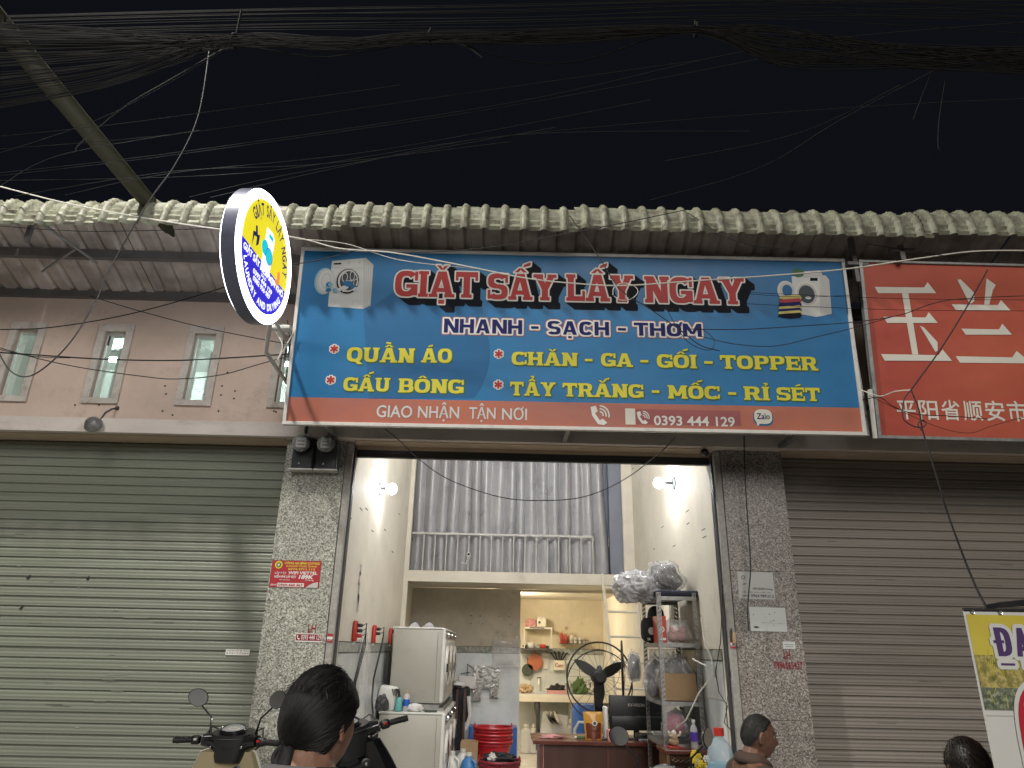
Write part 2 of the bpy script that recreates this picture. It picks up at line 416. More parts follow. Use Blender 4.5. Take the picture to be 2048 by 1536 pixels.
pm('black_plastic', (.018, .019, .02), .38)
pm('meter_grey', (.09, .10, .11), .3)
pm('gloss_black', (.012, .012, .014), .16, coat=.5)
pm('chrome', (.75, .75, .75), .12, metal=1, var=0)
pm('mirror_glass', (.8, .82, .82), .03, metal=1, var=0)
pm('wire_black', (.02, .02, .02), .6)
pm('wire_white', (.72, .70, .62), .5)
pm('wire_dim', (.011, .011, .010), .8, spec=.12)
pm('white_plastic', (.62, .62, .58), .35, var=.05)
pm('grey_panel', (.36, .35, .30), .38, var=.04, scale=2, stain=(.30, .28, .24), sscale=3)
pm('blue_plastic', (.03, .10, .33), .35)
pm('red_plastic', (.42, .016, .025), .35)
pm('dark_red_plastic', (.24, .014, .03), .4)
pm('socket_red', (.50, .03, .02), .4)
pm('cardboard', (.36, .24, .13), .85, var=.08)
pm('black_cloth', (.016, .017, .02), .9, var=.2, scale=20)
pm('navy_cloth', (.03, .035, .06), .9)
pm('grey_cloth', (.10, .10, .105), .9)
pm('pink_cloth', (.60, .30, .30), .9)
pm('white_cloth', (.66, .64, .62), .85)
pm('wood_red', (.15, .042, .025), .28, var=.25, scale=4, ss=.15, c2=(.08, .02, .013), coat=.3)
pm('wood_dark', (.075, .028, .018), .35, var=.2, scale=4, sz=.2)
pm('wood_carved', (.20, .10, .045), .35, var=.3, scale=9)
pm('satin', (.40, .40, .41), .3, var=.06, scale=3, c2=(.31, .31, .325))
MATS['satin'].node_tree.nodes['Principled BSDF'].inputs['Sheen Weight'].default_value = .3
pm('loft_dark', (.19, .21, .26), .5, var=.08, scale=3)
pm('rail_paint', (.55, .54, .50), .4, stain=(.35, .33, .3), sscale=10)
pm('clear_plastic', (.80, .80, .80), .18, alpha=.42, var=.02)
pm('clear_bag', (.80, .80, .80), .14, alpha=.30, var=.02, spec=1)
pm('frosted_bag', (.70, .70, .72), .25, alpha=.62, var=.05, spec=.8)
pm('foil_bag', (.62, .61, .58), .28, metal=.25, alpha=.8, var=.15, scale=12)
pm('glass_pane', (.55, .66, .62), .25, alpha=.35, var=.05)
pm('clear_glass', (.8, .85, .85), .06, alpha=.25, var=0)
pm('skin_light', (.42, .225, .15), .45, var=.14, scale=26, bump=.12, bscale=300)
pm('skin_tan', (.235, .118, .076), .45, var=.16, scale=26, bump=.12, bscale=300)
pm('hair_black', (.012, .010, .010), .55, spec=.35, var=.3, scale=30)
pm('hair_grey', (.030, .027, .025), .6, var=.3, scale=60)
pm('shirt_brown', (.105, .066, .052), .85, var=.15, scale=6)
pm('shirt_grey', (.13, .125, .13), .85, var=.1)
pm('denim', (.04, .05, .08), .9)
pm('orange_pan', (.42, .13, .06), .4)
pm('green_dark', (.05, .065, .045), .6)
pm('yellow_petal', (.72, .55, .03), .6)
pm('magenta_cloth', (.50, .03, .13), .6)
pm('soft_pink', (.70, .30, .28), .9)
pm('green_leaf', (.06, .12, .03), .6)
def emat(name, c, s, base=None):
    m = bpy.data.materials.new(name); m.use_nodes = True; b = m.node_tree.nodes['Principled BSDF']
    b.inputs['Base Color'].default_value = (*(base or c), 1); b.inputs['Emission Color'].default_value = (*c, 1); b.inputs['Emission Strength'].default_value = s
    b.inputs['Roughness'].default_value = .4; MATS[name] = m; return m
def flat(name, c, rough=.5, var=.04, scale=2., spec=.25, **k): return pm(name, c, rough, var=var, scale=scale, spec=spec, **k)

# ------------------------------------------------------------------ setting: ground, room, walls
XL, XR, YF, YB = -1.33, 1.85, 6.2, 13.5
struct('street_ground', MB().box(-40, -30, -.3, 40, 45, 0), 'concrete')
struct('floor_base', MB().box(XL, 6.05, .004, XR, YB, .030), 'grout')
fl = bpy.data.objects['floor_base']; src = None
for i in range(8):
    for j in range(18):
        x = XL + .4*i; y = 6.07 + .412*j; x1 = min(x+.396, XR-.003)
        if x1-x < .395: continue
        if src is None: src = part('tile', MB().box(.002, .002, .0305, .396, .408, .040), 'floor_tile', fl, local=True); src.location = (x, y, 0)
        else: inst('tile', src, fl, loc=(x, y, random.uniform(-.0008, .0008)))
ZC = 4.72
wl = struct('wall_left', MB().box(XL-.12, 6.16, 0, XL, YB, ZC), 'cream_paint')
wr = struct('wall_right', MB().box(XR, 6.16, 0, XR+.12, YB, ZC), 'cream_paint')
struct('ceiling', MB().box(XL-.1, 6.22, ZC, XR+.1, YB, ZC+.1), 'ceiling_paint')
wk = struct('wall_back', MB().box(XL, YB-.2, 0, XR, YB, 2.9), 'warm_wall')
wp = struct('partition_wall', MB().box(XL+.001, 11.0, .03, .30, 11.1, 2.46).box(.30, 11.0, 2.43, XR-.001, 11.1, 2.46), 'dirty_cream')
struct('loft_slab', MB().box(XL+.001, 9.92, 2.47, XR-.001, YB, 2.60), 'cream_paint')
struct('loft_back_wall', MB().box(XL+.001, 12.0, 2.601, XR-.001, 12.1, ZC), 'dirty_cream')
struct('loft_column', MB().box(XL+.001, 9.86, .03, XL+.062, 9.918, ZC).box(XL+.062, 9.86, 2.45, XR-.001, 9.918, 2.585), 'cream_paint')
struct('loft_end_wall', MB().box(1.70, 9.93, 2.602, XR-.001, 9.99, ZC), 'cream_paint')
def tiles(wall, x0, x1, z1, plane, tw=.248, th=.30, face=-1):
    """tile dado on a wall; plane ('x',X) or ('y',Y)"""
    ax, p = plane; s0 = None; n = int(round((x1-x0)/.25)); m = 5; th = (z1-.04)/m
    for i in range(n):
        for j in range(m):
            a = x0 + (x1-x0)/n*i; b = .04 + th*j; d = random.uniform(0, .0012)
            if s0 is None:
                ww = (x1-x0)/n-.004; hh = th-.004
                mb = MB().box(0, -.008, 0, ww, 0, hh) if ax == 'y' else (MB().box(0, 0, 0, .008, ww, hh) if face > 0 else MB().box(-.008, 0, 0, 0, ww, hh))
                s0 = part('tile', mb, 'wall_tile', wall, local=True); o = s0
            else: o = inst('tile', s0, wall)
            o.location = (a, p-d, b) if ax == 'y' else (p+d*face, a, b)
tiles(wl, 6.2, 9.2, 1.55, ('x', XL), face=1)
tiles(wr, 6.2, 9.2, 1.55, ('x', XR), face=-1)
tiles(wp, XL+.3, .30, 1.55, ('y', 11.0))
tiles(wk, .30, XR, 1.55, ('y', YB-.2))
def border(wall, a, b, plane, face=-1):
    ax, p = plane; s0 = None; n = int(round((b-a)/.25))
    for i in range(n):
        c = a + (b-a)/n*i; q = (b-a)/n-.003
        if s0 is None:
            mb = MB().box(0, -.010, 1.555, q, 0, 1.635) if ax == 'y' else (MB().box(0, 0, 1.555, .010, q, 1.635) if face > 0 else MB().box(-.010, 0, 1.555, 0, q, 1.635))
            s0 = part('border_tile', mb, 'border_tile', wall, local=True); o = s0
        else: o = inst('border_tile', s0, wall)
        o.location = (c, p, 0) if ax == 'y' else (p, c, 0)
    for z in (1.55, 1.636):
        mb = MB().box(a, p-.012, z, b, p, z+.006) if ax == 'y' else (MB().box(p, a, z, p+.012, b, z+.006) if face > 0 else MB().box(p-.012, a, z, p, b, z+.006))
        part('border_strip', mb, 'green_dark', wall)
border(wl, 6.2, 9.2, ('x', XL), 1); border(wr, 6.2, 9.2, ('x', XR), -1); border(wp, XL+.3, .30, ('y', 11.0)); border(wk, .30, XR, ('y', YB-.2))
# nail holes and scrapes on the side walls
for wall, X, f, pts in ((wl, XL, 1, [(722,1018),(733,1018),(745,1062),(770,1060),(785,1104),(700,1035),(798,1028)]), (wr, XR, -1, [(1375,1022),(1325,1054),(1376,1047),(1407,1059),(1409,1074),(1348,1092),(1308,1098),(1266,937),(1262,975)])):
    for q in pts:
        p = atx(*q, X); part('scrape', MB().box(X-.002, p.y-.06, p.z-.004, X+.003, p.y+.06, p.z+.004), 'green_dark', wall)
for z, y, l in ((2.28, 6.83, .10), (2.20, 6.80, .12), (2.06, 6.83, .2), (1.98, 6.85, .16)):
    part('damp_patch', MB().grid(lambda u, v: (XL+.003, y+(u-.5)*.07*(1+.5*math.sin(v*9)), z+(v-.5)*l), 4, 6), 'frame_plaster', wl)
for k in range(10):
    x = random.uniform(-.55, .15); z = random.choice([2.06, 1.95]); part('nail', MB().box(x, 10.985, z, x+.012, 11.0, z+.012), 'dark_steel', wp)

# ------------------------------------------------------------------ facade
fw = thing('upper_facade_wall', 'pinkish brown plastered wall above the shutters with narrow framed windows', 'wall', (0, 6.05, 3.43))
WX = [-5.33, -4.49, -3.67, -2.83, -2.0]
mb = MB(); xs = -6.5
for cx in WX:
    a, b = cx-.105, cx+.105
    mb.box(xs, 6.05, 3.43, a, 6.2, 4.76); mb.box(a, 6.05, 3.43, b, 6.2, 3.655); mb.box(a, 6.05, 4.325, b, 6.2, 4.76); xs = b
mb.box(xs, 6.05, 3.43, 6.6, 6.2, 4.76)
part('plaster', mb, 'pink_plaster', fw)
for cx in WX[1:]:
    f = part('window', MB().box(cx-.165, 6.022, 3.605, cx+.165, 6.05, 3.66).box(cx-.165, 6.022, 4.32, cx+.165, 6.05, 4.395).box(cx-.165, 6.022, 3.66, cx-.098, 6.05, 4.32).box(cx+.098, 6.022, 3.66, cx+.165, 6.05, 4.32), 'frame_plaster', fw, bevel=.004)
    part('pane', MB().box(cx-.10, 6.095, 3.66, cx+.10, 6.099, 4.32), 'glass_pane', f)
    part('bar', MB().box(cx-.10, 6.08, 3.655, cx-.088, 6.11, 4.325).box(cx+.088, 6.08, 3.655, cx+.10, 6.11, 4.325).box(cx-.088, 6.08, 4.30, cx+.088, 6.11, 4.325).box(cx-.088, 6.08, 3.655, cx+.088, 6.11, 3.675), 'white_alu', f)
rw = random.Random(3)
for cx in WX[1:]:
    a = cx+rw.uniform(.01, .04); part('inner_reveal', MB().box(a, 6.125, rw.uniform(3.66, 3.75), a+rw.uniform(.03, .05), 6.198, rw.uniform(4.15, 4.32)), 'white_plastic', fw)
    if rw.random() < .6: z = rw.uniform(3.8, 4.2); part('latch', MB().box(cx-.085, 6.085, z, cx-.07, 6.094, z+rw.uniform(.05, .15)), 'dark_steel', fw)
for q in ((455,745),(330,772),(332,788),(354,779),(444,772),(442,790),(470,782),(325,822),(345,830),(437,822),(468,797),(150,810),(198,810),(548,822),(552,824)):
    p = at(*q, 6.05); part('nail_hole', MB().ball((p.x, 6.052, p.z), (.011, .006, .011), 8, 4), 'black_rubber', fw)
nb = struct('neighbour_room', MB().box(-6.5, 6.2, 3.38, XL-.13, 8.2, 3.43).box(-6.5, 6.2, 4.77, XL-.13, 8.2, 4.82).box(-6.5, 8.2, 3.38, XL-.13, 8.26, 4.82).box(-6.56, 6.2, 3.38, -6.5, 8.26, 4.82), 'white_alu')
emat('tube_cool', (.70, 1, .95), 150)
for i, x in enumerate((-4.3, -2.7)):
    t = thing('fluorescent_tube', 'cool white tube lamp glowing inside the room behind the %s narrow window' % ('leftmost' if i == 0 else 'third'), 'lamp', (x, 7.6, 4.70), group='tube lamps in the neighbouring room')
    part('tube', MB().cyl((x-.55, 7.6, 4.66), (x+.55, 7.6, 4.66), .018), 'tube_cool', t, smooth=True); part('housing', MB().box(x-.6, 7.575, 4.69, x+.6, 7.625, 4.76), 'white_plastic', t)

lb = thing('lintel_beam', 'cream concrete ledge running above the shutters and shop opening', 'beam', (0, 6, 3.3))
part('ledge', MB().box(-6.5, 5.9, 3.30, 6.6, 6.30, 3.428), 'ledge_plaster', lb, bevel=.004)
part('drip_strip', MB().box(-6.5, 5.96, 3.292, XL-.6, 6.19, 3.299).box(2.46, 5.96, 3.292, 6.6, 6.19, 3.299).box(-1.32, 5.96, 3.292, 1.84, 6.19, 3.299), 'soffit_paint', lb)
struct('fascia_behind_shutters', MB().box(-6.5, 6.3, 3.0, XL-.13, 6.34, 3.43).box(XR+.13, 6.3, 3.0, 6.6, 6.34, 3.43), 'dark_steel')
part('soffit_back', MB().box(-1.37, 6.12, 3.262, 1.91, 6.2, 3.291), 'soffit_paint', lb)

def pillar(x0, x1, mat, lab, inner):
    t = thing('granite_pillar', lab, 'pillar', ((x0+x1)/2, 6.1, 0), group='granite pillars of the shop front')
    for z0, z1 in ((0, 1.128), (1.130, 2.258), (2.260, 3.298)): part('granite_slab', MB().box(x0, 6.0+random.uniform(0, .0012), z0, x1, 6.3, z1), mat, t, bevel=.0015)
    a, b = inner; part('jamb', MB().box(a, 6.012, 0, b, 6.3, 3.29), 'jamb_stone', t, bevel=.006)
    return t
pl = pillar(-1.915, -1.395, 'granite_light', 'pale speckled granite pillar under the electricity meters', (-1.394, -1.334))
pr = pillar(1.915, 2.455, 'granite_brown', 'brownish speckled granite pillar with two faded paper notices', (1.858, 1.914))
for x, s in ((-1.333, 1), (1.8415, -1)):
    t = solo('shutter_track', MB().box(x, 6.06, .03, x+.014, 6.12, 3.262), 'dark_steel', 'black vertical shutter guide rail on the %s side of the shop opening' % ('left' if s > 0 else 'right'), 'rail', 'guide rails of the raised shutter')
rs = thing('raised_shutter', 'rolled up dark shutter edge along the top of the open shop', 'shutter', (0, 6.15, 3.2))
for k in range(3): part('slat', MB().box(-1.33, 6.13+.004*k, 3.215+.022*k, 1.85, 6.16, 3.235+.022*k), 'dark_steel', rs)
part('bottom_rail', MB().box(-1.33, 6.12, 3.19, 1.85, 6.165, 3.213), 'dark_steel', rs, bevel=.003)

def shutter(x0, x1, mat, lab):
    t = thing('roller_shutter', lab, 'shutter', ((x0+x1)/2, 6.2, 0), group='closed roller shutters'); p = .0795; n = 41; src = None
    prof = []   # slat cross-section, (y, z): shallow pillow with a curled joint
    for i in range(19):
        u = i/18; prof.append((6.20 - .0075*min(1, math.sin(PI*u)*3.2) - .0022*math.sin(2*PI*u) - .0012*math.sin(6*PI*u), .0045+u*(p-.0065)))
    for k in range(n):
        if src is None:
            mb = MB(); m = len(prof)
            for x in (x0, x1):
                for y, z in prof: mb.v.append(Vector((x-(x0+x1)/2, y-6.2, z)))
            for i in range(m-1): mb.f.append([i, m+i, m+i+1, i+1])
            mb.box(x0-(x0+x1)/2, .004, -.002, x1-(x0+x1)/2, .012, .012)
            src = part('slat', mb, mat, t, smooth=True, local=True); o = src
        else: o = inst('slat', src, t)
        o.location = (0, random.uniform(-.0022, .0022), p*k + .03 + random.uniform(-.0006, .0006)); o.rotation_euler = (random.uniform(-.03, .03), random.uniform(-.0004, .0004), 0)
    return t
sl = shutter(-6.3, -1.93, 'shutter_green', 'closed grey green roller shutter left of the pillar with the meters')
sr = shutter(2.46, 6.6, 'shutter_taupe', 'closed taupe roller shutter under the red sign with Chinese writing')
pm('scratch', (.42, .44, .36), .5); pm('scuff', (.10, .10, .085), .6)
for q in ((57,1154,.02,'d'),(176,1156,.014,'d'),(43,1215,.02,'d'),(38,1132,.03,'s'),(158,1175,.014,'s'),(272,1235,.2,'s'),(245,1358,.12,'s'),(240,1402,.16,'s'),(218,1360,.10,'s'),(235,1382,.1,'s'),(155,1455,.03,'s'),(200,1402,.1,'s'),(230,1220,.06,'s'),(330,1188,.05,'s')):
    p = at(q[0], q[1], 6.19); L_ = q[2]
    if q[3] == 'd': part('dent', MB().poly([(-L_, -.012), (0, .014), (L_, .02), (L_*.3, -.016)], 0, Matrix.Translation((p.x, 6.188, p.z)) @ Matrix.Rotation(PI/2, 4, 'X')), 'black_rubber', sl)
    else: part('scratch', MB().box(p.x-L_/2, 6.187, p.z-.0012, p.x+L_/2, 6.1895, p.z+.0012), 'scratch', sl)

rs_ = random.Random(21)
for T_, xa, xb in ((sl, -4.6, -2.0), (sr, 2.6, 4.5)):
    for k in range(26):
        x_ = rs_.uniform(xa, xb); z_ = .03+.0795*rs_.randint(8, 38)+rs_.uniform(.02, .06); L_ = rs_.uniform(.02, .22)
        part('scratch', MB().box(x_-L_/2, 6.188, z_, x_+L_/2, 6.1905, z_+rs_.uniform(.0008, .002)), 'scratch' if rs_.random() < .35 else 'scuff', T_)
# ------------------------------------------------------------------ canopy of corrugated tin
def two_sided(name, front, back):
    m = MATS[front].copy(); m.name = name; N = m.node_tree.nodes; L = m.node_tree.links; b = N['Principled BSDF']
    src = b.inputs['Base Color'].links[0].from_socket; g = N.new('ShaderNodeNewGeometry'); mx = N.new('ShaderNodeMix'); mx.data_type = 'RGBA'
    n2 = N.new('ShaderNodeTexNoise'); n2.inputs['Scale'].default_value = 3.5; n2.inputs['Detail'].default_value = 8; L.new(g.outputs['Position'], n2.inputs[0])
    r = N.new('ShaderNodeValToRGB'); e = r.color_ramp.elements; e[0].position = .35; e[0].color = (*back[1], 1); e[1].position = .62; e[1].color = (*back[0], 1); L.new(n2.outputs[0], r.inputs[0])
    L.new(g.outputs['Backfacing'], mx.inputs[0]); L.new(src, mx.inputs[6]); L.new(r.outputs[0], mx.inputs[7]); L.new(mx.outputs[2], b.inputs['Base Color']); MATS[name] = m
two_sided('roof_two_sided', 'roof_tin', ((.50, .44, .40), (.27, .23, .205)))
cn = thing('tin_canopy', 'corrugated tin canopy with a curled front edge above the signs', 'canopy', (0, 5.5, 4.8))
def canopy_profile():
    P_ = []                                # (y, z, outward normal) from lip over the curl to the wall
    for i in range(19):
        a = math.radians(-8 + 108*i/18); P_.append((5.09-.19*math.cos(a), 4.85+.265*math.sin(a), -math.cos(a), math.sin(a), 1))
    for i in range(1, 9): u = i/8; P_.append((5.10+.95*u, 5.115-.33*u, 0, 1, 0))
    return P_
CP = canopy_profile()
PW = .1635                                  # rib pitch
def sheet(nr, seed):
    mb = MB(); rnd = random.Random(seed)
    xs = []
    for r in range(nr):
        b = r*PW; xs += [(b, 0), (b+.045, 0), (b+.052, .012), (b+.06, .024), (b+.070, .030), (b+.085, .030), (b+.098, .024), (b+.110, .012), (b+.117, 0)]
    xs += [(nr*PW, 0), (nr*PW+.03, -.002)]; n = len(xs); m = len(CP)
    for x, h in xs:
        for i, (y, z, ny, nz, c) in enumerate(CP):
            cr = (.0065 if i % 2 else -.0065) if c else 0
            if h > .02: cr *= .5
            j = rnd.uniform(-.002, .002) if c else 0
            mb.v.append(Vector((x, y+ny*(h+cr+j), z+nz*(h+cr+j))))
    for i in range(n-1):
        for j in range(m-1): mb.f.append([i*m+j, (i+1)*m+j, (i+1)*m+j+1, i*m+j+1])
    return mb
x = -6.35; k = 0
heights = [0, .0, -.012, .008, -.006, .01, .004, .016, .0, -.006, .012, .02, .006, .014]
while x < 6.4:
    nr = 6; o = part('roof_sheet', sheet(nr, k), 'roof_two_sided', cn, smooth=True, local=False, sharp=28)
    M_ = Matrix.Translation((x, 0, heights[k % 14] + x*.0145)) @ Matrix.Rotation(math.radians(random.uniform(-.5, .5)), 4, 'Y')
    me = o.data; I = mw(cn)
    for v in me.vertices: v.co = I.inverted() @ (M_ @ (I @ v.co))
    x += nr*PW; k += 1
for y, z, a in ((5.50, 4.80, .05), (6.0, 4.66, .06)):
    part('purlin', MB().box(-6.4, y, z, 6.4, y+a, z+.06+.02), 'purlin_steel', cn)
part('end_strut', MB().box(-3.99, 5.02, 4.66, -3.955, 5.055, 4.86), 'purlin_steel', cn)
part('brace', MB().tube([at(75, 440, 5.0), at(195, 527, 5.45)], .012, 6), 'galv_steel', cn); part('brace', MB().tube([at(155, 495, 5.3), at(85, 543, 5.6)], .012, 6), 'galv_steel', cn)
part('hanger', MB().box(2.92, 5.14, 4.55, 2.96, 5.18, 4.98).box(2.86, 5.12, 4.70, 3.04, 5.16, 4.73), 'purlin_steel', cn)
part('hanger', MB().box(3.28, 5.05, 4.72, 3.32, 5.09, 4.86).box(3.2, 5.05, 4.80, 3.42, 5.09, 4.83), 'purlin_steel', cn)

# ------------------------------------------------------------------ signs
def frameM(o, ex, ey):
    ex = Vector(ex).normalized(); n = ex.cross(Vector(ey)).normalized(); ey = n.cross(ex)
    M = Matrix((ex, ey, n)).transposed().to_4x4(); M.translation = Vector(o); return M
for nm, c in (('print_blue', (.012, .155, .36)), ('print_blue_dark', (.016, .125, .30)), ('print_orange', (.50, .135, .07)), ('print_red', (.43, .03, .028)), ('print_black', (.012, .014, .02)),
              ('print_white', (.74, .72, .68)), ('print_navy', (.018, .020, .12)), ('print_yellow', (.66, .60, .055)), ('print_grey', (.52, .52, .50)), ('print_pale', (.60, .62, .60)),
              ('print_glass', (.05, .06, .07)), ('print_aqua', (.20, .42, .55)), ('print_plum', (.34, .10, .10)), ('print_green', (.05, .14, .06)), ('print_sand', (.55, .46, .15)), ('print_redsign', (.47, .085, .055)),
              ('print_cream', (.70, .68, .60)), ('print_brick', (.40, .035, .045)), ('stencil_red', (.26, .015, .03))):
    flat(nm, c, .5)
MATS['print_black'].node_tree.nodes['Principled BSDF'].inputs['Specular IOR Level'].default_value = .04; MATS['print_navy'].node_tree.nodes['Principled BSDF'].inputs['Specular IOR Level'].default_value = .1
# sun-faded vinyl: broad soft tone variation that belongs to the print
pm('vinyl_blue', (.016, .18, .40), .42, bump=.35, bscale=3.5, spec=.25, var=.1, scale=.9, c2=(.016, .125, .30), mixlo=.3, mixhi=.7)
pm('vinyl_orange', (.50, .15, .08), .42, bump=.35, bscale=3.5, spec=.25, scale=1.1, c2=(.36, .13, .10), mixlo=.35, mixhi=.65)
pm('vinyl_red', (.47, .11, .062), .42, bump=.35, bscale=3.5, spec=.25, scale=.9, c2=(.40, .07, .05), mixlo=.35, mixhi=.65)
BM = frameM((-1.751, 5.30, 3.221), (4.623, 0, .026), (0, -.12, 1.535)); BW_, BH_ = 4.623, 1.540
bb = thing('shop_billboard', 'large blue billboard of the laundry with red headline letters and an orange foot band', 'billboard', M=BM)
part('backing', MB().box(.03, .03, -.10, BW_-.03, BH_-.03, 0), 'dark_steel', bb, local=True)
def lin(pts): return [onp(*p, BM) for p in pts]
v1 = onp(600, 794.5, BM)[1]
part('print_panel', MB().poly([(.02, v1), (BW_-.02, v1), (BW_-.02, BH_-.02), (.02, BH_-.02)], .001), 'vinyl_blue', bb, local=True)
part('foot_band', MB().poly([(.02, .02), (BW_-.02, .02), (BW_-.02, v1), (.02, v1)], .001), 'vinyl_orange', bb, local=True)
# darker disc shape printed in the blue
cc = onp(770, 700, BM); R0 = onp(978, 770, BM)[0]-cc[0]
arc = [(cc[0]+R0*math.cos(a), cc[1]-.02+R0*.86*math.sin(a)) for a in [math.radians(-46+ i*4) for i in range(31)]]
part('print_shape', MB().poly([p for p in arc if v1 < p[1] < BH_-.2]+[(cc[0]-.2, BH_*.62), (cc[0]-.1, v1)], .002), 'print_blue_dark', bb, local=True)
fr = .028
part('frame_rail', MB().box(0, 0, -.03, BW_, fr, .018), 'white_alu', bb, local=True, bevel=.003); part('frame_rail', MB().box(0, BH_-fr, -.03, BW_, BH_, .018), 'white_alu', bb, local=True, bevel=.003)
part('frame_rail', MB().box(0, fr, -.03, fr, BH_-fr, .0175), 'white_alu', bb, local=True, bevel=.003); part('frame_rail', MB().box(BW_-fr, fr, -.03, BW_, BH_-fr, .0175), 'white_alu', bb, local=True, bevel=.003)
def span(a, b, c=None, M=BM):
    p = onp(*a, M); q = onp(*b, M); y = (p[1]+q[1])/2
    return p[0], p[1], q[0], (onp(a[0], c, M)[1]-p[1] if c else 0)
# headline
HL = [('GIẶT', (788.5, 593), (955, 597), 541.5), ('SẤY', (975, 599), (1113, 601), 547), ('LẤY', (1132.5, 602), (1268, 604.5), 549), ('NGAY', (1290, 605.5), (1491, 607.5), 553)]
ps = []
for s_, a, b, c in HL:
    x0, y0, x1, cap = span(a, b, c); ps += [(s_, word(s_, x0, y0, x1, cap, gap=.03))]
for s_, q in ps:
    sh = MB(); union(sh, [sweep(inflate(p, .016), .075, -.062) for p in q], .0025); part('letter_shadow', sh, 'print_black', bb, local=True)
    ou = MB(); union(ou, [inflate(p, .014) for p in q], .0045); part('letter_outline', ou, 'print_white', bb, local=True)
    fi = MB(); union(fi, [inflate(p, -.0) for p in q], .0065); part('letters', fi, 'print_red', bb, local=True)
for s_, a, b, c in (('NHANH', (887.5, 665.5), (1044, 668), 637.5), ('-', (1062, 668), (1077, 668.4), 640), ('SẠCH', (1095, 669), (1218, 671), 642), ('-', (1236, 671), (1252, 671.5), 644), ('THƠM', (1268, 671.5), (1403.5, 673.4), 645.5)):
    x0, y0, x1, cap = span(a, b, c); q = word(s_, x0, y0, x1, cap, slab=False, gap=.1)
    g = MB(); union(g, [inflate(p, .022) for p in q], .0025); part('letter_glow', g, 'print_plum', bb, local=True)
    g = MB(); union(g, [inflate(p, .015) for p in q], .0045); part('letter_outline', g, 'print_white', bb, local=True)
    g = MB(); union(g, q, .0065); part('letters', g, 'print_navy', bb, local=True)
YL = [('QUẦN', (693, 723.5), (828, 725.5), 694.5), ('ÁO', (842, 725), (903.5, 726), 696.5), ('GẤU', (686, 782), (779, 784.5), 754.5), ('BÔNG', (796, 785), (927, 788), 757),
      ('CHĂN', (1023, 730), (1155, 732.5), 703.5), ('-', (1170, 732), (1185, 732.5), 706), ('GA', (1202, 733), (1266, 734), 706), ('-', (1281, 734.5), (1297, 735), 708), ('GỐI', (1314, 735.5), (1394, 737), 708.5), ('-', (1409, 737.5), (1426, 738), 710), ('TOPPER', (1441, 737.5), (1636, 741), 710.5),
      ('TẨY', (1020, 791), (1111, 793), 763.5), ('TRẮNG', (1125, 793), (1287, 795.5), 766), ('-', (1304, 796), (1319, 796.5), 768), ('MỐC', (1336, 797), (1440, 799), 770.5), ('-', (1457, 799.5), (1473, 800), 772), ('RỈ', (1488, 800), (1540, 801), 773), ('SÉT', (1554, 801), (1641, 803), 774.5)]
for s_, a, b, c in YL:
    x0, y0, x1, cap = span(a, b, c); q = word(s_, x0, y0, x1, cap, gap=.05)
    g = MB(); union(g, [inflate(sweep(p, .006, -.008), .003) for p in q], .0025); part('letter_shadow', g, 'print_green', bb, local=True)
    g = MB(); union(g, q, .0045); part('letters', g, 'print_yellow', bb, local=True)
for p in ((668.5, 698), (661.5, 760), (997.5, 708), (996.5, 769.5)):
    cx, cy = onp(*p, BM); r = .034; q = []
    for k in range(3):
        a = PI/2+k*PI/3; d = Vector((math.cos(a), math.sin(a)))*r; e = Vector((-d.y, d.x))*.24
        q.append([(cx+s1*d.x+s2*e.x*s1, cy+s1*d.y+s2*e.y*s1) for s1, s2 in ((-1, -1), (-1, 1), (1, -1), (1, 1))])
    g = MB(); union(g, [inflate(hull(t), .009) for t in q], .0025); part('asterisk_outline', g, 'print_white', bb, local=True)
    g = MB(); union(g, [hull(t) for t in q], .0045); part('asterisk', g, 'print_red', bb, local=True)
for s_, a, b, c in (('GIAO', (752.5, 834), (824, 835), 811), ('NHẬN', (835.5, 835), (918, 836.5), 812.5), ('TẬN', (938, 837), (991, 838.5), 815), ('NƠI', (1004, 839), (1054, 840), 817)):
    x0, y0, x1, cap = span(a, b, c); g = MB(); ftext(g, s_, x0, y0, x1, cap, .0035, .012); part('letters', g, 'print_pale', bb, local=True)
def phone(mb, px, py, s, z, M, waves=True):
    cx, cy = onp(px, py, M)
    pts = [(-.5, .42), (-.22, .5), (-.12, .2), (-.26, .08), (-.02, -.3), (.14, -.2), (.38, -.42), (.2, -.55), (-.12, -.5), (-.42, -.05)]
    mb.poly([(cx+a*s, cy+b*s) for a, b in pts], z)
    if waves:
        for r in (.22, .38, .54):
            k = []
            for i in range(9):
                a = math.radians(-15+ i*13); k.append((cx-.02*s+r*s*math.cos(a), cy+.0*s+r*s*math.sin(a)))
            for i in range(9)[::-1]:
                a = math.radians(-15+i*13); k.append((cx-.02*s+(r-.08)*s*math.cos(a), cy+(r-.08)*s*math.sin(a)))
            for i in range(8): mb.add([(*k[i], z), (*k[i+1], z), (*k[16-i], z), (*k[17-i], z)], [(0, 1, 2, 3)])
    return mb
part('phone_mark', phone(MB(), 1200, 830, .15, .0035, BM), 'print_white', bb, local=True)
def rectpx(a, b, z, M=BM):
    p = onp(*a, M); q = onp(*b, M); return MB().poly([(p[0], q[1]), (q[0], q[1]), (q[0], p[1]), (p[0], p[1])], z)
part('number_block', rectpx((1271, 818), (1482, 852), .0025), 'print_plum', bb, local=True)
part('white_square', rectpx((1250, 817), (1271, 849.5), .0035), 'print_cream', bb, local=True)
part('phone_mark', phone(MB(), 1286, 835, .10, .0045, BM), 'print_white', bb, local=True)
x0, y0, x1, cap = span((1308, 850), (1470, 853), 832)
part('letters', ftext(MB(), '0393 444 129', x0, y0, x1, cap, .0045, .02), 'print_white', bb, local=True)
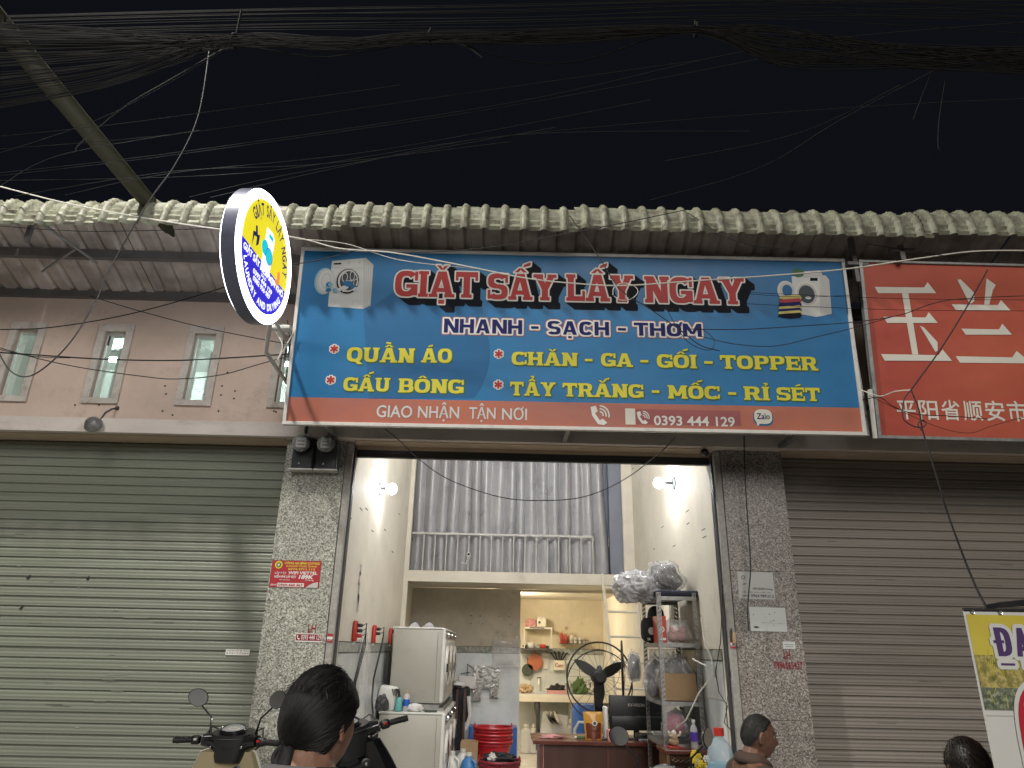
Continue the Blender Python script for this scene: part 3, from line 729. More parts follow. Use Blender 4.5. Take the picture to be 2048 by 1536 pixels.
cx, cy = onp(1526, 834, BM); g = MB(); union(g, ring(cx-.072, cy-.058, cx+.072, cy+.062, .05, .04) + [R_(cx-.045, cy-.045, cx+.045, cy+.045), [(cx-.05, cy-.08), (cx-.02, cy-.04), (cx-.06, cy-.03)]], .0045)
gs = MB(); union(gs, [inflate(q, .008) for q in ring(cx-.072, cy-.066, cx+.072, cy+.054, .05, .04)], .0025); part('bubble_shadow', gs, 'print_blue_dark', bb, local=True)
part('chat_bubble', g, 'print_cream', bb, local=True); part('letters', ftext(MB(), 'Zalo', cx-.052, cy-.018, cx+.052, .046, .006, .012), 'print_navy', bb, local=True)
# printed picture: front-loading washer with its door open
def Q(pts, z, m, nm='picture_shape'): part(nm, MB().poly([onp(*p, BM) for p in pts], z), m, bb, local=True)
def E(px, py, rx, ry, z, m, r2=0, nm='picture_shape', rot=0):
    cx, cy = onp(px, py, BM); s = abs(onp(px+1, py, BM)[0]-cx); sy = abs(onp(px, py+1, BM)[1]-cy)
    mb = MB(); M_ = Matrix.Rotation(rot, 4, 'Z'); T = Matrix.Translation((cx, cy, z)) @ M_ @ Matrix.Diagonal((rx*s, ry*sy, 1, 1)); mb.disc((0, 0, 0), 1, T, 28, r2); part(nm, mb, m, bb, local=True)
Q([(664, 522), (732, 516), (747, 530), (741, 611), (727, 618), (656, 613)], .002, 'print_pale')
Q([(727, 519.5), (732, 516), (747, 530), (741, 611), (727, 618)], .003, 'print_grey')
for k in range(4): Q([(731+k*4, 524+k*3), (732+k*4, 524.5+k*3), (730+k*3.6, 612-k*1.5), (729+k*3.6, 612-k*1.5)], .004, 'print_pale')
Q([(664, 535), (727, 536), (727, 537), (664, 536)], .004, 'print_grey'); Q([(668, 526.5), (683, 526), (683, 529), (668, 529.5)], .004, 'print_black')
E(698, 526, 3.4, 3.4, .004, 'print_grey'); E(719, 525, 2.6, 2.6, .004, 'print_grey')
E(695, 563, 25, 27.5, .0035, 'print_grey'); E(695.5, 563, 22.5, 25, .004, 'print_black'); E(696, 562, 20, 22.5, .0045, 'print_pale'); E(697, 562, 17, 19.5, .005, 'print_glass')
for k, (a, b, r, t) in enumerate(((690, 555, 6, 10), (705, 552, 5, 11), (712, 566, 5, 8), (698, 566, 7, 5))): E(a, b, r, t, .0055+.0002*k, 'print_grey', .75)
E(649, 563, 20, 27, .006, 'print_aqua'); E(651, 563, 18, 25, .0065, 'print_grey'); E(653, 562, 15, 21, .007, 'print_pale'); E(653, 562, 10, 16, .0075, 'print_grey', .8)
for k in range(16):
    a = 655+random.random()*56; b = 578+random.uniform(-9, 9)-(a-655)*.12; E(a, b, random.uniform(4, 8), random.uniform(3, 5), .008+.0001*k, random.choice(['print_aqua', 'print_blue', 'print_pale']), rot=random.random())
E(711, 607, 7.5, 7.5, .003, 'print_grey', .82)
# printed picture: washer with a stack of folded laundry
Q([(1583, 553), (1650, 551), (1657, 560), (1663, 628), (1632, 634), (1588, 626)], .002, 'print_pale'); Q([(1640, 552), (1651, 551), (1658, 560), (1663, 628), (1640, 633)], .003, 'print_grey')
E(1596, 546, 12, 9, .003, 'print_green'); Q([(1608, 543), (1640, 541), (1646, 553), (1606, 555)], .0035, 'print_grey'); Q([(1620, 556), (1635, 556), (1635, 562), (1620, 562)], .0035, 'print_black')
E(1614, 589, 24, 26, .004, 'print_cream'); E(1614, 589, 20, 22, .0045, 'print_grey'); E(1613, 589, 16, 18, .005, 'print_glass'); E(1616, 596, 6, 3, .0055, 'print_pale')
E(1572, 582, 18, 20, .006, 'print_pale'); E(1574, 582, 14, 16, .0065, 'print_grey'); E(1574, 582, 10, 12, .007, 'print_blue_dark')
for k, (m, h) in enumerate((('print_sand', 593), ('print_brick', 600), ('print_navy', 607), ('print_sand', 614), ('print_navy', 619), ('print_sand', 624), ('print_black', 629))):
    Q([(1559-k*.4, h), (1597+k*.5, h-3), (1603, h+2), (1601, h+6), (1582, h+8), (1558-k*.4, h+5)], .008+.0003*k, m)

# red sign on the right, leaning forward a little more
RMx = frameM((2.955, 5.30, 3.226), (1, 0, .0), (0, -.17, 1.515)); RW, RH = 3.2, 1.53
rb = thing('shop_billboard', 'red billboard with large white Chinese characters at the right', 'billboard', M=RMx)
part('backing', MB().box(.03, .03, -.10, RW-.03, RH-.03, 0), 'dark_steel', rb, local=True)
part('print_panel', MB().poly(R_(.02, .02, RW-.02, RH-.02), .001), 'vinyl_red', rb, local=True)
for a in ((0, 0, RW, .026), (0, RH-.022, RW, RH), (0, .026, .03, RH-.022), (RW-.03, .026, RW, RH-.022)):
    part('frame_rail', MB().box(a[0], a[1], -.03, a[2], a[3], .017), 'galv_steel', rb, local=True, bevel=.003)
part('edge_strip', MB().box(-.030, .0, -.02, -.008, .40, .02), 'white_alu', rb, local=True)
def CH(pts, z=.003): part('character_stroke', MB().poly([onp(1650+a/3.49, 480+b/3.49, RMx) for a, b in pts], z), 'print_cream', rb, local=True)
def gar(pts, z=.003):   # stroke as outline, non-convex fine
    CH(pts, z)
gar([(345, 328), (690, 332), (715, 295), (775, 372), (370, 372)]); gar([(535, 372), (580, 372), (650, 800), (607, 800)], .0036); gar([(407, 537), (700, 542), (722, 505), (785, 580), (432, 580)], .0042)
gar([(660, 598), (690, 612), (785, 715), (785, 775), (768, 780)], .0036); gar([(388, 797), (790, 805), (818, 765), (885, 845), (415, 843)], .0048)
gar([(922, 278), (945, 275), (1040, 370), (1040, 425), (1020, 445), (1005, 440)], .003); gar([(1125, 268), (1190, 315), (1170, 350), (1145, 452), (1110, 452)], .003)
gar([(882, 450), (1205, 455), (1225, 418), (1292, 492), (912, 490)], .0036); gar([(950, 620), (1212, 625), (1235, 585), (1303, 662), (980, 662)], .0042); gar([(910, 812), (1305, 820), (1335, 775), (1440, 862), (940, 857)], .0036)
for i, ch in enumerate('平阳省顺安市'):
    xa = 508 + i*155; p = onp(1650+xa/3.49, 480+(1248+i*3)/3.49, RMx); q = onp(1650+(xa+132)/3.49, 480+1252/3.49, RMx)
    g = MB(); ftext(g, ch, p[0], p[1]+.012, q[0], (q[0]-p[0])*.79, .003, .012); part('characters', g, 'print_cream', rb, local=True)

# post between the two signs
po = thing('sign_post', 'galvanised steel post standing in the gap between the two billboards', 'post', (2.92, 5.5, 3.3))
part('upright', MB().box(2.885, 5.34, 3.26, 2.93, 5.39, 4.86), 'galv_steel', po); part('cross_bar', MB().box(2.80, 5.39, 4.30, 3.1, 5.42, 4.34).box(2.80, 5.39, 3.5, 3.1, 5.42, 3.54), 'galv_steel', po)
for z in (3.42, 3.66, 4.46): part('bolt', MB().cyl((2.905, 5.33, z), (2.905, 5.34, z), .012), 'dark_steel', po)
for x, sd in ((-1.5, 'left'), (.5, 'middle'), (2.4, 'right')):
    t = thing('sign_bracket', 'steel arms holding the %s part of the blue billboard off the wall' % sd, 'bracket', (x, 5.7, 3.3), group='arms behind the blue billboard')
    part('arm', MB().box(x, 5.32, 3.30, x+.04, 5.9, 3.34), 'galv_steel', t); part('arm', MB().box(x, 5.3, 4.55, x+.04, 6.05, 4.59), 'galv_steel', t)

# round light box, hanging out over the street on two arms
DC = Vector((-1.55, 3.90, 3.898)); DR = .42
emat('lit_white', (.93, .96, 1), 7); emat('lit_face', (.95, .97, 1), 1.3); emat('lit_back', (.90, .93, 1), 16); emat('lit_yellow', (1.0, .86, .02), .82, (.5, .4, .02)); emat('lit_blue', (.045, .03, .92), .62, (.02, .02, .4)); emat('lit_navy', (.02, .02, .25), .3, (.01, .01, .05)); emat('lit_cyan', (.02, .72, .85), .7); emat('lit_orange', (.95, .3, .1), .8)
yaw = math.radians(4)                          # face normal turned from +x towards the street
nx = Vector((math.cos(yaw), -math.sin(yaw), 0)); ex = Vector((math.sin(yaw), math.cos(yaw), 0))
DM = frameM(DC, ex, (0, 0, 1)) if ex.cross(Vector((0, 0, 1))).dot(nx) > 0 else frameM(DC, -ex, (0, 0, 1))
pm('rim_blue', (.16, .17, .25), .35, metal=.2)
ds = thing('round_light_box', 'round glowing yellow and blue laundry sign sticking out over the street', 'sign', M=DM)
part('rim', MB().lathe([(DR, -.085), (DR+.006, -.085), (DR+.006, 0.0), (DR, 0.0)], n=72, cap=False).lathe([(DR, 0), (DR, -.085)], n=72, cap=False), 'rim_blue', ds, smooth=True, local=True)
part('edge_light', MB().lathe([(DR+.004, .001), (DR-.004, .012), (DR-.012, .014), (DR-.05, .014), (DR-.05, .002)], n=72, cap=False), 'lit_white', ds, smooth=True, local=True)
part('edge_light', MB().lathe([(DR+.004, -.086), (DR-.01, -.097), (DR-.05, -.095), (DR-.05, -.087)], n=72, cap=False), 'lit_white', ds, smooth=True, local=True)
part('back_face', MB().disc((0, 0, -.091), DR-.05, n=72), 'lit_back', ds, local=True); part('front_face', MB().disc((0, 0, .004), DR-.05, n=72), 'lit_white', ds, local=True)
r = DR*.865; part('ring_line', MB().disc((0, 0, .009), r+.010, n=72, r2=r+.006), 'lit_navy', ds, local=True)
sp = -.06; tl = math.radians(0)
up = [(r*math.cos(a), r*math.sin(a)) for a in [math.asin(sp/r) + (PI-2*math.asin(sp/r))*i/40 for i in range(41)]]
dn = [(r*math.cos(a), r*math.sin(a)) for a in [PI-math.asin(sp/r) + (PI+2*math.asin(sp/r))*i/40 for i in range(41)]]
part('yellow_print', MB().poly(up, .010), 'lit_yellow', ds, local=True); part('blue_print', MB().poly(dn, .010), 'lit_blue', ds, local=True)
def arctext(s, rad, a0, a1, h, z, m, inside=False, bold=.02):
    """letters along an arc; a0..a1 in degrees, clockwise reading over the top or along the bottom"""
    mb = MB(); n = len(s)
    wds = [max(.25, (max(v.x for v in font_raw(c)[0])-min(v.x for v in font_raw(c)[0])) if c != ' ' else .3)+.12 for c in s]; tot = sum(wds); x = 0
    for c, wd in zip(s, wds):
        a = math.radians(a0+(a1-a0)*((x+wd/2)/tot)); x += wd
        if c == ' ': continue
        arclen = abs(math.radians(a1-a0))*rad*(wd-.12)/tot
        T = Matrix.Rotation(a-PI/2 if not inside else a+PI/2, 4, 'Z')
        T = Matrix.Translation((rad*math.cos(a), rad*math.sin(a), 0)) @ T
        ftext(mb, c, -arclen/2, -h/2, arclen/2, h, z, bold, M=T)
    return part('letters', mb, m, ds, local=True)
arctext('GIẶT SẤY LẤY NGAY', r*.82, 152, 4, .072, .012, 'lit_navy', bold=.03)
arctext('LAUNDRY AND DRYING', r*.87, 208, 332, .042, .012, 'lit_face', inside=True, bold=.03)
for s, x0, x1, y, h in (('GIẶT SẤY MỀM MỊN KHÔ', -.32, .32, -.12, .040), ('ZALO', -.04, .04, -.15, .018), ('0393 444 129', -.15, .15, -.19, .030), ('0382 936 987', -.135, .135, -.232, .030)):
    part('letters', ftext(MB(), s, x0, y, x1, h, .012, .03), 'lit_face', ds, local=True)
# washer, clothes and flower pictured on the disc
part('picture_shape', MB().poly([(-.06, -.10), (.075, -.10), (.075, .17), (.03, .20), (-.06, .19)], .011), 'lit_face', ds, local=True)
part('picture_shape', MB().disc((-.045, .045, .0125), .052, n=24), 'lit_cyan', ds, local=True); part('picture_shape', MB().disc((.025, .02, .0135), .05, n=24), 'lit_cyan', ds, local=True)
part('picture_shape', MB().disc((.025, .02, .0138), .056, n=24, r2=.05), 'lit_blue', ds, local=True)
part('picture_shape', MB().poly([(-.02, .14), (.05, .14), (.05, .17), (-.02, .17)], .0125), 'lit_cyan', ds, local=True)
part('picture_shape', MB().poly([(-.22, -.055), (-.21, .03), (-.175, .04), (-.17, -.02), (-.14, .01), (-.14, .075), (-.17, .06), (-.19, .11), (-.215, .10), (-.20, .06), (-.235, .05)], .0125), 'lit_navy', ds, local=True)
part('picture_shape', MB().poly([(.15, -.08), (.19, -.05), (.18, .0), (.215, .02), (.235, -.02), (.225, -.075), (.19, -.095)], .0125), 'lit_orange', ds, local=True)
part('picture_shape', MB().poly([(.13, -.09), (.15, -.08), (.19, -.095), (.16, -.10)], .0135), 'lit_face', ds, local=True)
ab = Vector((-1.50, 4.33, 3.56)); wb = Vector((-1.90, 6.02, 3.9))
arm = thing('light_box_arm', 'white steel arm carrying the round glowing sign from the wall', 'arm', (-1.85, 6.03, 3.8))
J = DM @ Vector((DR*.90, -DR*.5, -.075)); J2 = DM @ Vector((DR*.98, DR*.25, -.075))
part('lower_bar', MB().tube([J, (-1.84, 4.95, J.z+.0), (-1.88, 6.04, J.z)], .016, 8), 'white_alu', arm); part('upper_bar', MB().tube([J2, (-1.84, 4.95, J2.z), (-1.88, 6.04, J2.z)], .016, 8), 'white_alu', arm)
part('wall_plate', MB().box(-1.95, 6.02, J.z-.1, -1.80, 6.05, J2.z+.1), 'galv_steel', arm)
p = at(575, 657, 5.2); part('junction_box', MB().rbox((p.x-.05, 5.2, p.z), (.16, .08, .035), .01), 'white_plastic', arm)

# flat notices and stencils on the pillars and shutters
def notice(name, lab, x0, z0, x1, z1, y, m, group=None, tilt=0., cat='notice'):
    M = frameM((x0, y, z0), (1, 0, tilt), (0, 0, 1)); t = thing(name, lab, cat, M=M, group=group)
    part('sheet', MB().box(0, 0, 0, x1-x0, z1-z0, .0015), m, t, local=True); return t, x1-x0, z1-z0
nt1, w_, h_ = notice('red_notice', 'red wifi advertising plate on the left pillar', -1.905, 2.045, -1.497, 2.258, 5.997, 'print_brick')
def tx(t, s, x0, y0, x1, cap, m, z=.0025, bold=.015, **k): part('letters', ftext(MB(), s, x0, y0, x1, cap, z, bold, **k), m, t, local=True)
tx(nt1, 'CÔNG AN BÌNH DƯƠNG', .105, .185, .395, .017, 'print_yellow', bold=.03); tx(nt1, 'ĐƯỜNG DÂY TỐ GIÁC TỘI PHẠM', .12, .163, .375, .012, 'print_yellow', bold=.03); tx(nt1, '0274.3711.113', .14, .138, .36, .016, 'print_yellow', bold=.02)
tx(nt1, 'LẮP ĐẶT', .035, .105, .13, .014, 'print_white'); tx(nt1, 'WIFI VIETTEL', .145, .105, .385, .022, 'print_white', bold=.03); tx(nt1, 'MIỄN PHÍ LẮP ĐẶT', .035, .075, .215, .017, 'print_white', bold=.03); tx(nt1, '189K', .235, .070, .355, .028, 'print_white', bold=.04, shear=.2)
tx(nt1, 'Miễn phí thiết bị', .08, .055, .165, .008, 'print_white'); tx(nt1, '/Tháng', .29, .055, .36, .009, 'print_white'); tx(nt1, 'LIÊN HỆ', .01, .012, .062, .012, 'print_white')
part('number_block', MB().poly(R_(.068, .004, .285, .034), .0025), 'print_white', nt1, local=True); tx(nt1, '0969.460.467', .076, .009, .277, .018, 'print_brick', z=.0035, bold=.03)
part('emblem', MB().disc((.058, .178, .0025), .031, n=20), 'print_yellow', nt1, local=True); part('emblem', MB().disc((.058, .178, .0035), .020, n=20), 'print_green', nt1, local=True); part('emblem', MB().disc((.058, .178, .0045), .011, n=5), 'print_cream', nt1, local=True)
part('corner_patch', MB().poly([(.30, 0), (.398, 0), (.398, .045), (.36, .038), (.33, .022)], .0025), 'print_grey', nt1, local=True)
nt2, w_, h_ = notice('phone_sticker', 'dark red phone number sticker under the stencilled letters on the left pillar', -1.637, 1.628, -1.422, 1.692, 5.997, 'print_white')
part('ground', MB().poly(R_(.004, .010, .211, .058), .0025), 'stencil_red', nt2, local=True); tx(nt2, '0393 444 129', .045, .018, .207, .034, 'print_white', z=.0035, bold=.015)
part('phone_mark', MB().poly([(.012, .048), (.020, .050), (.022, .040), (.018, .034), (.028, .026), (.034, .028), (.038, .020), (.028, .016), (.016, .024)], .0035), 'print_white', nt2, local=True)
def stencil(s, x0, x1, z, h, lab):
    return solo('stencilled_number' if s[0] == '0' else 'stencilled_letters', ftext(MB(), s, x0, 0, x1, h, 0, .01, M=frameM((0, 5.9965, z), (1, 0, 0), (0, 0, 1))), 'stencil_red', lab, 'lettering')
stencil('LH', -1.545, -1.482, 1.70, .062, 'dark red stencilled letters LH above the sticker on the left pillar')
stencil('LH', 2.285, 2.335, 1.577, .062, 'dark red stencilled letters LH on the right pillar')
stencil('0986565427', 2.195, 2.425, 1.505, .052, 'dark red stencilled phone number on the right pillar')
for X, z, s in ((-1.365, 1.66, 'left'), (1.885, 1.68, 'right')):
    t, w_, h_ = notice('jamb_sticker', 'small red and white sticker on the %s stone jamb' % s, X-.022, z-.03, X+.024, z+.035, 6.008, 'print_brick'); part('white_band', MB().poly(R_(0, .024, w_, .042), .0025), 'print_white', t, local=True)
    tx(t, '129', .006, .012, w_-.006, .012, 'print_white')
n3, w_, h_ = notice('paper_notice', 'upper pale paper notice with a phone number on the right pillar', 1.965, 2.035, 2.264, 2.252, 5.997, 'print_grey', tilt=-.01)
tx(n3, '189.000Đ/tháng', .12, .075, .285, .016, 'print_glass', bold=.01); tx(n3, 'Lắp đặt wifi miễn phí', .03, .050, .27, .009, 'print_glass', bold=0); tx(n3, 'LIÊN HỆ', .03, .018, .09, .012, 'print_glass'); tx(n3, '0964.989.012', .10, .014, .29, .024, 'print_glass', bold=.02)
part('emblem', MB().disc((.048, .17, .0025), .016, n=20, r2=.011), 'print_glass', n3, local=True); part('emblem', MB().poly([(.03, .115), (.06, .122), (.075, .12), (.05, .112)], .0025), 'print_glass', n3, local=True)
n4, w_, h_ = notice('paper_notice', 'lower blank looking stained paper notice on the right pillar', 2.037, 1.785, 2.335, 1.972, 5.997, 'print_pale', tilt=-.01)
for k in range(14):
    a, b = random.uniform(.02, .26), random.uniform(.02, .16); part('stain', MB().disc((a, b, .0022), random.uniform(.003, .007), n=7, sy=.5), 'print_glass', n4, local=True)
part('printed_line', MB().poly(R_(.09, .062, .29, .068), .0025), 'print_grey', n4, local=True); part('stain', MB().disc((.045, .03, .0025), .022, n=9, sy=.35), 'print_glass', n4, local=True)
n5, w_, h_ = notice('paper_scrap', 'small torn white paper scrap below the notices on the right pillar', 2.285, 1.655, 2.385, 1.71, 5.997, 'print_pale', tilt=-.02); part('printed_line', MB().poly(R_(.01, .03, .09, .033), .0025).poly(R_(.02, .015, .08, .018), .0025), 'print_glass', n5, local=True)
p = at(450, 1310, 6.18); n6, w_, h_ = notice('shutter_sticker', 'small white number sticker on the green shutter', p.x, p.z, p.x+.195, p.z+.045, 6.186, 'print_white', tilt=-.0)
for a, b in ((.030, .008), (.010, .010)):
    part('printed_line', ftext(MB(), 'KHOAN CẮT BÊ TÔNG' if a == .03 else '0 9 8 1 7 7 0 8 6', .008, a, .187, b, .0025, .01), 'print_glass', n6, local=True)

# ------------------------------------------------------------------ wall meters, cctv, floodlight
for i, (px, x) in enumerate(((610, -1.745), (657, -1.535))):
    t = thing('electricity_meter', ('left' if i == 0 else 'right') + ' round electricity meter in a clear cover at the top of the left pillar', 'meter', (x, 5.95, 3.02), group='electricity meters')
    part('cover_box', MB().rbox((x, 5.955, 3.14), (.185, .085, .25), .02), 'meter_grey', t, smooth=True)
    part('meter_head', MB().lathe([(.072, 0), (.078, .02), (.076, .09), (.06, .105)], (x, 5.93, 3.225), Matrix.Rotation(PI/2, 4, 'X'), 24), 'black_plastic', t, smooth=True)
    g = part('dial', MB().rbox((x, 5.823, 3.228), (.085, .006, .088), .02), 'print_grey', t); part('glass', MB().lathe([(.074, 0), (.074, .02), (.05, .036), (.0, .04)], (x, 5.835, 3.225), Matrix.Rotation(PI/2, 4, 'X'), 24), 'clear_glass', g, smooth=True)
    for z in (3.205, 3.235): part('digit_strip', MB().box(x-.03, 5.8175, z, x+.03, 5.8195, z+.010), 'print_glass', g)
    part('shelf_edge', MB().box(x-.10, 5.90, 3.01, x+.10, 6.0, 3.022), 'white_alu', t); part('conduit', MB().tube([(x, 5.95, 3.25), (x, 5.96, 3.30), (x+.01, 5.885, 3.35), (x+.02, 5.885, 3.6)], .014, 8), 'wire_black', t)
    part('seal', MB().ball((x-.02, 5.905, 3.065), .009, 8, 6), 'white_plastic', t)
p = at(1409, 905, 5.92)
t = thing('security_camera', 'small dark dome camera under the ledge at the right top corner of the opening', 'camera', (p.x, 5.92, p.z+.06))
part('mount', MB().cyl((p.x, 5.92, p.z+.03), (p.x, 5.93, p.z+.09), .014), 'white_plastic', t); part('dome', MB().ball(p, .036), 'black_plastic', t, smooth=True); part('lens', MB().cyl((p.x-.008, p.y-.03, p.z-.012), (p.x-.01, p.y-.042, p.z-.016), .014), 'gloss_black', t)
p = at(187, 850, 5.84)
t = thing('floodlight', 'unlit grey floodlight lamp hanging from the ledge above the green shutter', 'lamp', (p.x, 5.9, p.z+.1))
part('lamp_head', MB().lathe([(.03, .07), (.055, .05), (.075, .0), (.07, -.012)], p, Matrix.Rotation(math.radians(65), 4, 'X') @ Matrix.Rotation(.1, 4, 'Y'), 24), 'galv_steel', t, smooth=True)
part('glass', MB().lathe([(.066, -.014), (.05, -.018), (.0, -.02)], p, Matrix.Rotation(math.radians(65), 4, 'X') @ Matrix.Rotation(.1, 4, 'Y'), 24), 'white_plastic', t, smooth=True)
part('bracket', MB().tube([(p.x+.01, 5.90, p.z+.06), (p.x+.03, 5.92, p.z+.14), (p.x+.04, 5.99, p.z+.2), (p.x+.05, 6.05, p.z+.22)], .008, 6).ball((p.x+.05, 6.045, p.z+.225), .02, 8, 6), 'dark_steel', t)

# ------------------------------------------------------------------ lamps of the shop, plus an added ceiling fill tube
emat('bulb_glow', (.93, .97, 1), 120, (.8, .8, .8))
for i, (X, s, q) in enumerate(((XL, 1, (783, 978)), (XR, -1, (1318, 966)))):
    c = at(*q, 7.45)
    t = thing('wall_lamp', 'bare glowing bulb on a round base on the %s wall inside the shop' % ('left' if s > 0 else 'right'), 'lamp', (X, c.y, c.z), group='bare bulbs on the side walls')
    part('base', MB().lathe([(.075, 0), (.07, .012), (.03, .02)], (X, c.y, c.z), Matrix.Rotation(s*PI/2, 4, 'Y'), 24), 'dark_steel', t, smooth=True)
    part('neck', MB().tube([(X, c.y, c.z), (X+s*.05, c.y, c.z+.004), (c.x-s*.03, c.y, c.z+.002)], .014), 'dark_steel', t, smooth=True)
    part('bulb', MB().ball(c, .058, 20, 14), 'bulb_glow', t, smooth=True)
emat('fill_tube_white', (.97, .98, 1), 470)  # unseen tube added above the opening to brighten the interior evenly
t = thing('ceiling_fill_tube', 'unseen white fill tube added on the high shop ceiling behind the lintel', 'lamp', (.25, 7.1, 4.6))
part('tube', MB().cyl((-.35, 7.1, 4.62), (.85, 7.1, 4.62), .018), 'fill_tube_white', t, smooth=True); part('housing', MB().box(-.4, 7.07, 4.645, .9, 7.13, 4.715), 'white_plastic', t)
emat('tube_warm', (1, .86, .62), 380)
t = thing('kitchen_tube_lamp', 'warm tube lamp on the kitchen side of the partition near the ceiling', 'lamp', (.12, 11.5, 2.36))
part('tube', MB().cyl((.12, 11.25, 2.34), (.12, 12.2, 2.34), .016), 'tube_warm', t, smooth=True); part('housing', MB().box(.09, 11.2, 2.36, .15, 12.25, 2.40), 'white_plastic', t)

# ------------------------------------------------------------------ loft: curtain, railing, wardrobe
def curtain_fn(u, v):
    x = -1.315 + u*(2.75 - .02*v) + .016*math.sin(v*5+u*20)*(1-v)
    ph = u*2*PI*17 + 2.4*noise.noise(Vector((u*9, 0, 3))) + .9*noise.noise(Vector((u*9, v*1.2, 1)))*(1-v*.7)
    a = .070*(.75+.7*noise.noise(Vector((u*12, v*.6, 7))))
    x += .022*math.cos(ph); y = 10.06 + a*math.sin(ph) + .012*math.sin(2*ph+1) + (.035*noise.noise(Vector((u*26, v*7, 9))) if v < .3 else 0)*(1-v/.3)
    if u > .93: x += (u-.93)*.5*(1-v)
    return (x, y, 2.615 + 2.02*v)
ct = thing('loft_curtain', 'long silvery grey pleated curtain closing off the loft', 'curtain', (0, 10.03, 2.6))
part('cloth', MB().grid(curtain_fn, 560, 44), 'satin', ct, smooth=True, sharp=0); part('curtain_rod', MB().cyl((-1.26, 10.03, 4.64), (1.6, 10.03, 4.64), .012), 'galv_steel', ct)
rl = thing('loft_railing', 'pale painted steel railing along the edge of the loft', 'railing', (0, 9.94, 2.6))
part('top_rail', MB().box(-1.262, 9.94, 3.095, 1.27, 9.965, 3.122), 'rail_paint', rl, bevel=.003)
for i in range(16):
    x = -1.10 + .157*i
    if i == 15: x = 1.262
    part('baluster', MB().box(x, 9.945, 2.587, x+.014, 9.959, 3.094), 'rail_paint', rl)
p = at(937, 1110, 9.93)
t = thing('small_camera', 'small white camera with a black lens clipped to the loft railing', 'camera', p); part('body', MB().ball(p, (.03, .03, .045)), 'white_plastic', t, smooth=True); part('lens', MB().cyl((p.x+.004, p.y-.025, p.z+.006), (p.x+.004, p.y-.034, p.z+.006), .016), 'gloss_black', t); part('stand', MB().tube([(p.x, p.y, p.z-.03), (p.x-.03, p.y, p.z-.12), (p.x-.1, p.y, p.z-.1)], .008, 6), 'white_plastic', t)
t = thing('loft_cabinet', 'tall blue grey cabinet standing behind the right end of the loft curtain', 'cabinet', (1.55, 10.3, 2.6))
part('side', MB().box(1.36, 10.14, 2.602, 1.699, 10.6, 4.70).box(1.52, 10.0, 2.602, 1.699, 10.139, 4.70), 'loft_dark', t)
part('door', MB().box(1.30, 10.12, 2.64, 1.50, 10.138, 3.44), 'loft_dark', t, bevel=.005); part('door', MB().box(1.30, 10.12, 3.46, 1.50, 10.138, 4.30), 'loft_dark', t, bevel=.005); part('handle', MB().cyl((1.515, 10.11, 3.0), (1.515, 10.11, 3.14), .008), 'chrome', t)
# ladder to the loft
ld = thing('ladder', 'cream painted ladder leaning against the edge of the loft', 'ladder', (1.45, 9.6, 0))
a0, a1 = at(1204, 1148, 9.80), at(1224, 1330, 9.62); dd = (a1-a0)/(a1.z-a0.z); bt = a1 + dd*(.04-a1.z)
part('rail', MB().tube([a0, bt], .022, 4), 'cream_paint', ld); o_ = Vector((.42, 0, 0)); part('rail', MB().tube([a0+o_, bt+o_], .022, 4), 'cream_paint', ld)
for k in range(8):
    q = a0 + dd*(-.18-.31*k); part('rung', MB().tube([q, q+o_], .016, 6), 'cream_paint', ld)

# ------------------------------------------------------------------ washers and dryers along the left wall
def machine(x0, x1, y0, y1, z0, z1, lab, group, cat='washing machine', nm='washing_machine'):
    t = thing(nm, lab, cat, ((x0+x1)/2, (y0+y1)/2, z0), group=group)
    part('cabinet', MB().rbox(((x0+x1)/2, (y0+y1)/2, (z0+z1)/2-.01), (x1-x0, y1-y0, z1-z0-.03), .012), 'grey_panel', t, smooth=True)
    f = part('front_panel', MB().rbox((x1+.012, (y0+y1)/2, (z0+z1)/2), (.05, y1-y0-.004, z1-z0-.01), .022), 'white_plastic', t, smooth=True)
    part('top_plate', MB().rbox(((x0+x1)/2, (y0+y1)/2, z1-.012), (x1-x0+.02, y1-y0, .022), .008), 'white_plastic', t, smooth=True)
    M = Matrix.Translation((x1+.035, (y0+y1)/2, (z0+z1)/2-.03)) @ Matrix.Rotation(PI/2, 4, 'Y')
    d = part('door', MB().torus((0, 0, .01), .205, .032, M), 'white_alu', t, smooth=True); part('door_glass', MB().lathe([(.19, .0), (.15, .03), (.0, .045)], M=M, n=28), 'gloss_black', d, smooth=True); part('door_handle', MB().cbox((x1+.065, y0+.09, (z0+z1)/2-.03), (.02, .02, .09)), 'chrome', d)
    part('control_panel', MB().box(x1+.037, y0+.03, z1-.12, x1+.041, y1-.03, z1-.03), 'gloss_black', t); part('knob', MB().lathe([(.03, 0), (.026, .02)], (x1+.04, (y0+y1)/2, z1-.075), Matrix.Rotation(PI/2, 4, 'Y')), 'chrome', t, smooth=True)
    part('seam', MB().box(x1-.055, y0-.0035, z0+.03, x1-.052, y0, z1-.05), 'dark_steel', t)
    return t
for i, (y, w_) in enumerate((('nearest', 0), ('middle', 1), ('farthest', 2))):
    yy = 8.30 + .68*i; machine(-1.27, -.60, yy, yy+.64, .14, .955, '%s lower front loading washer of the row along the left wall' % y, 'lower row of washers')
    yy = 8.55 + .66*i; machine(-1.22, -.655, yy, yy+.62, 1.02, 1.828, '%s upper dryer stacked on the washers along the left wall' % y, 'upper row of dryers', 'dryer', 'tumble_dryer')
solo('machine_plinth', MB().box(-1.29, 8.27, .04, -.58, 10.5, .138), 'concrete', 'low concrete plinth under the row of washers', 'plinth')
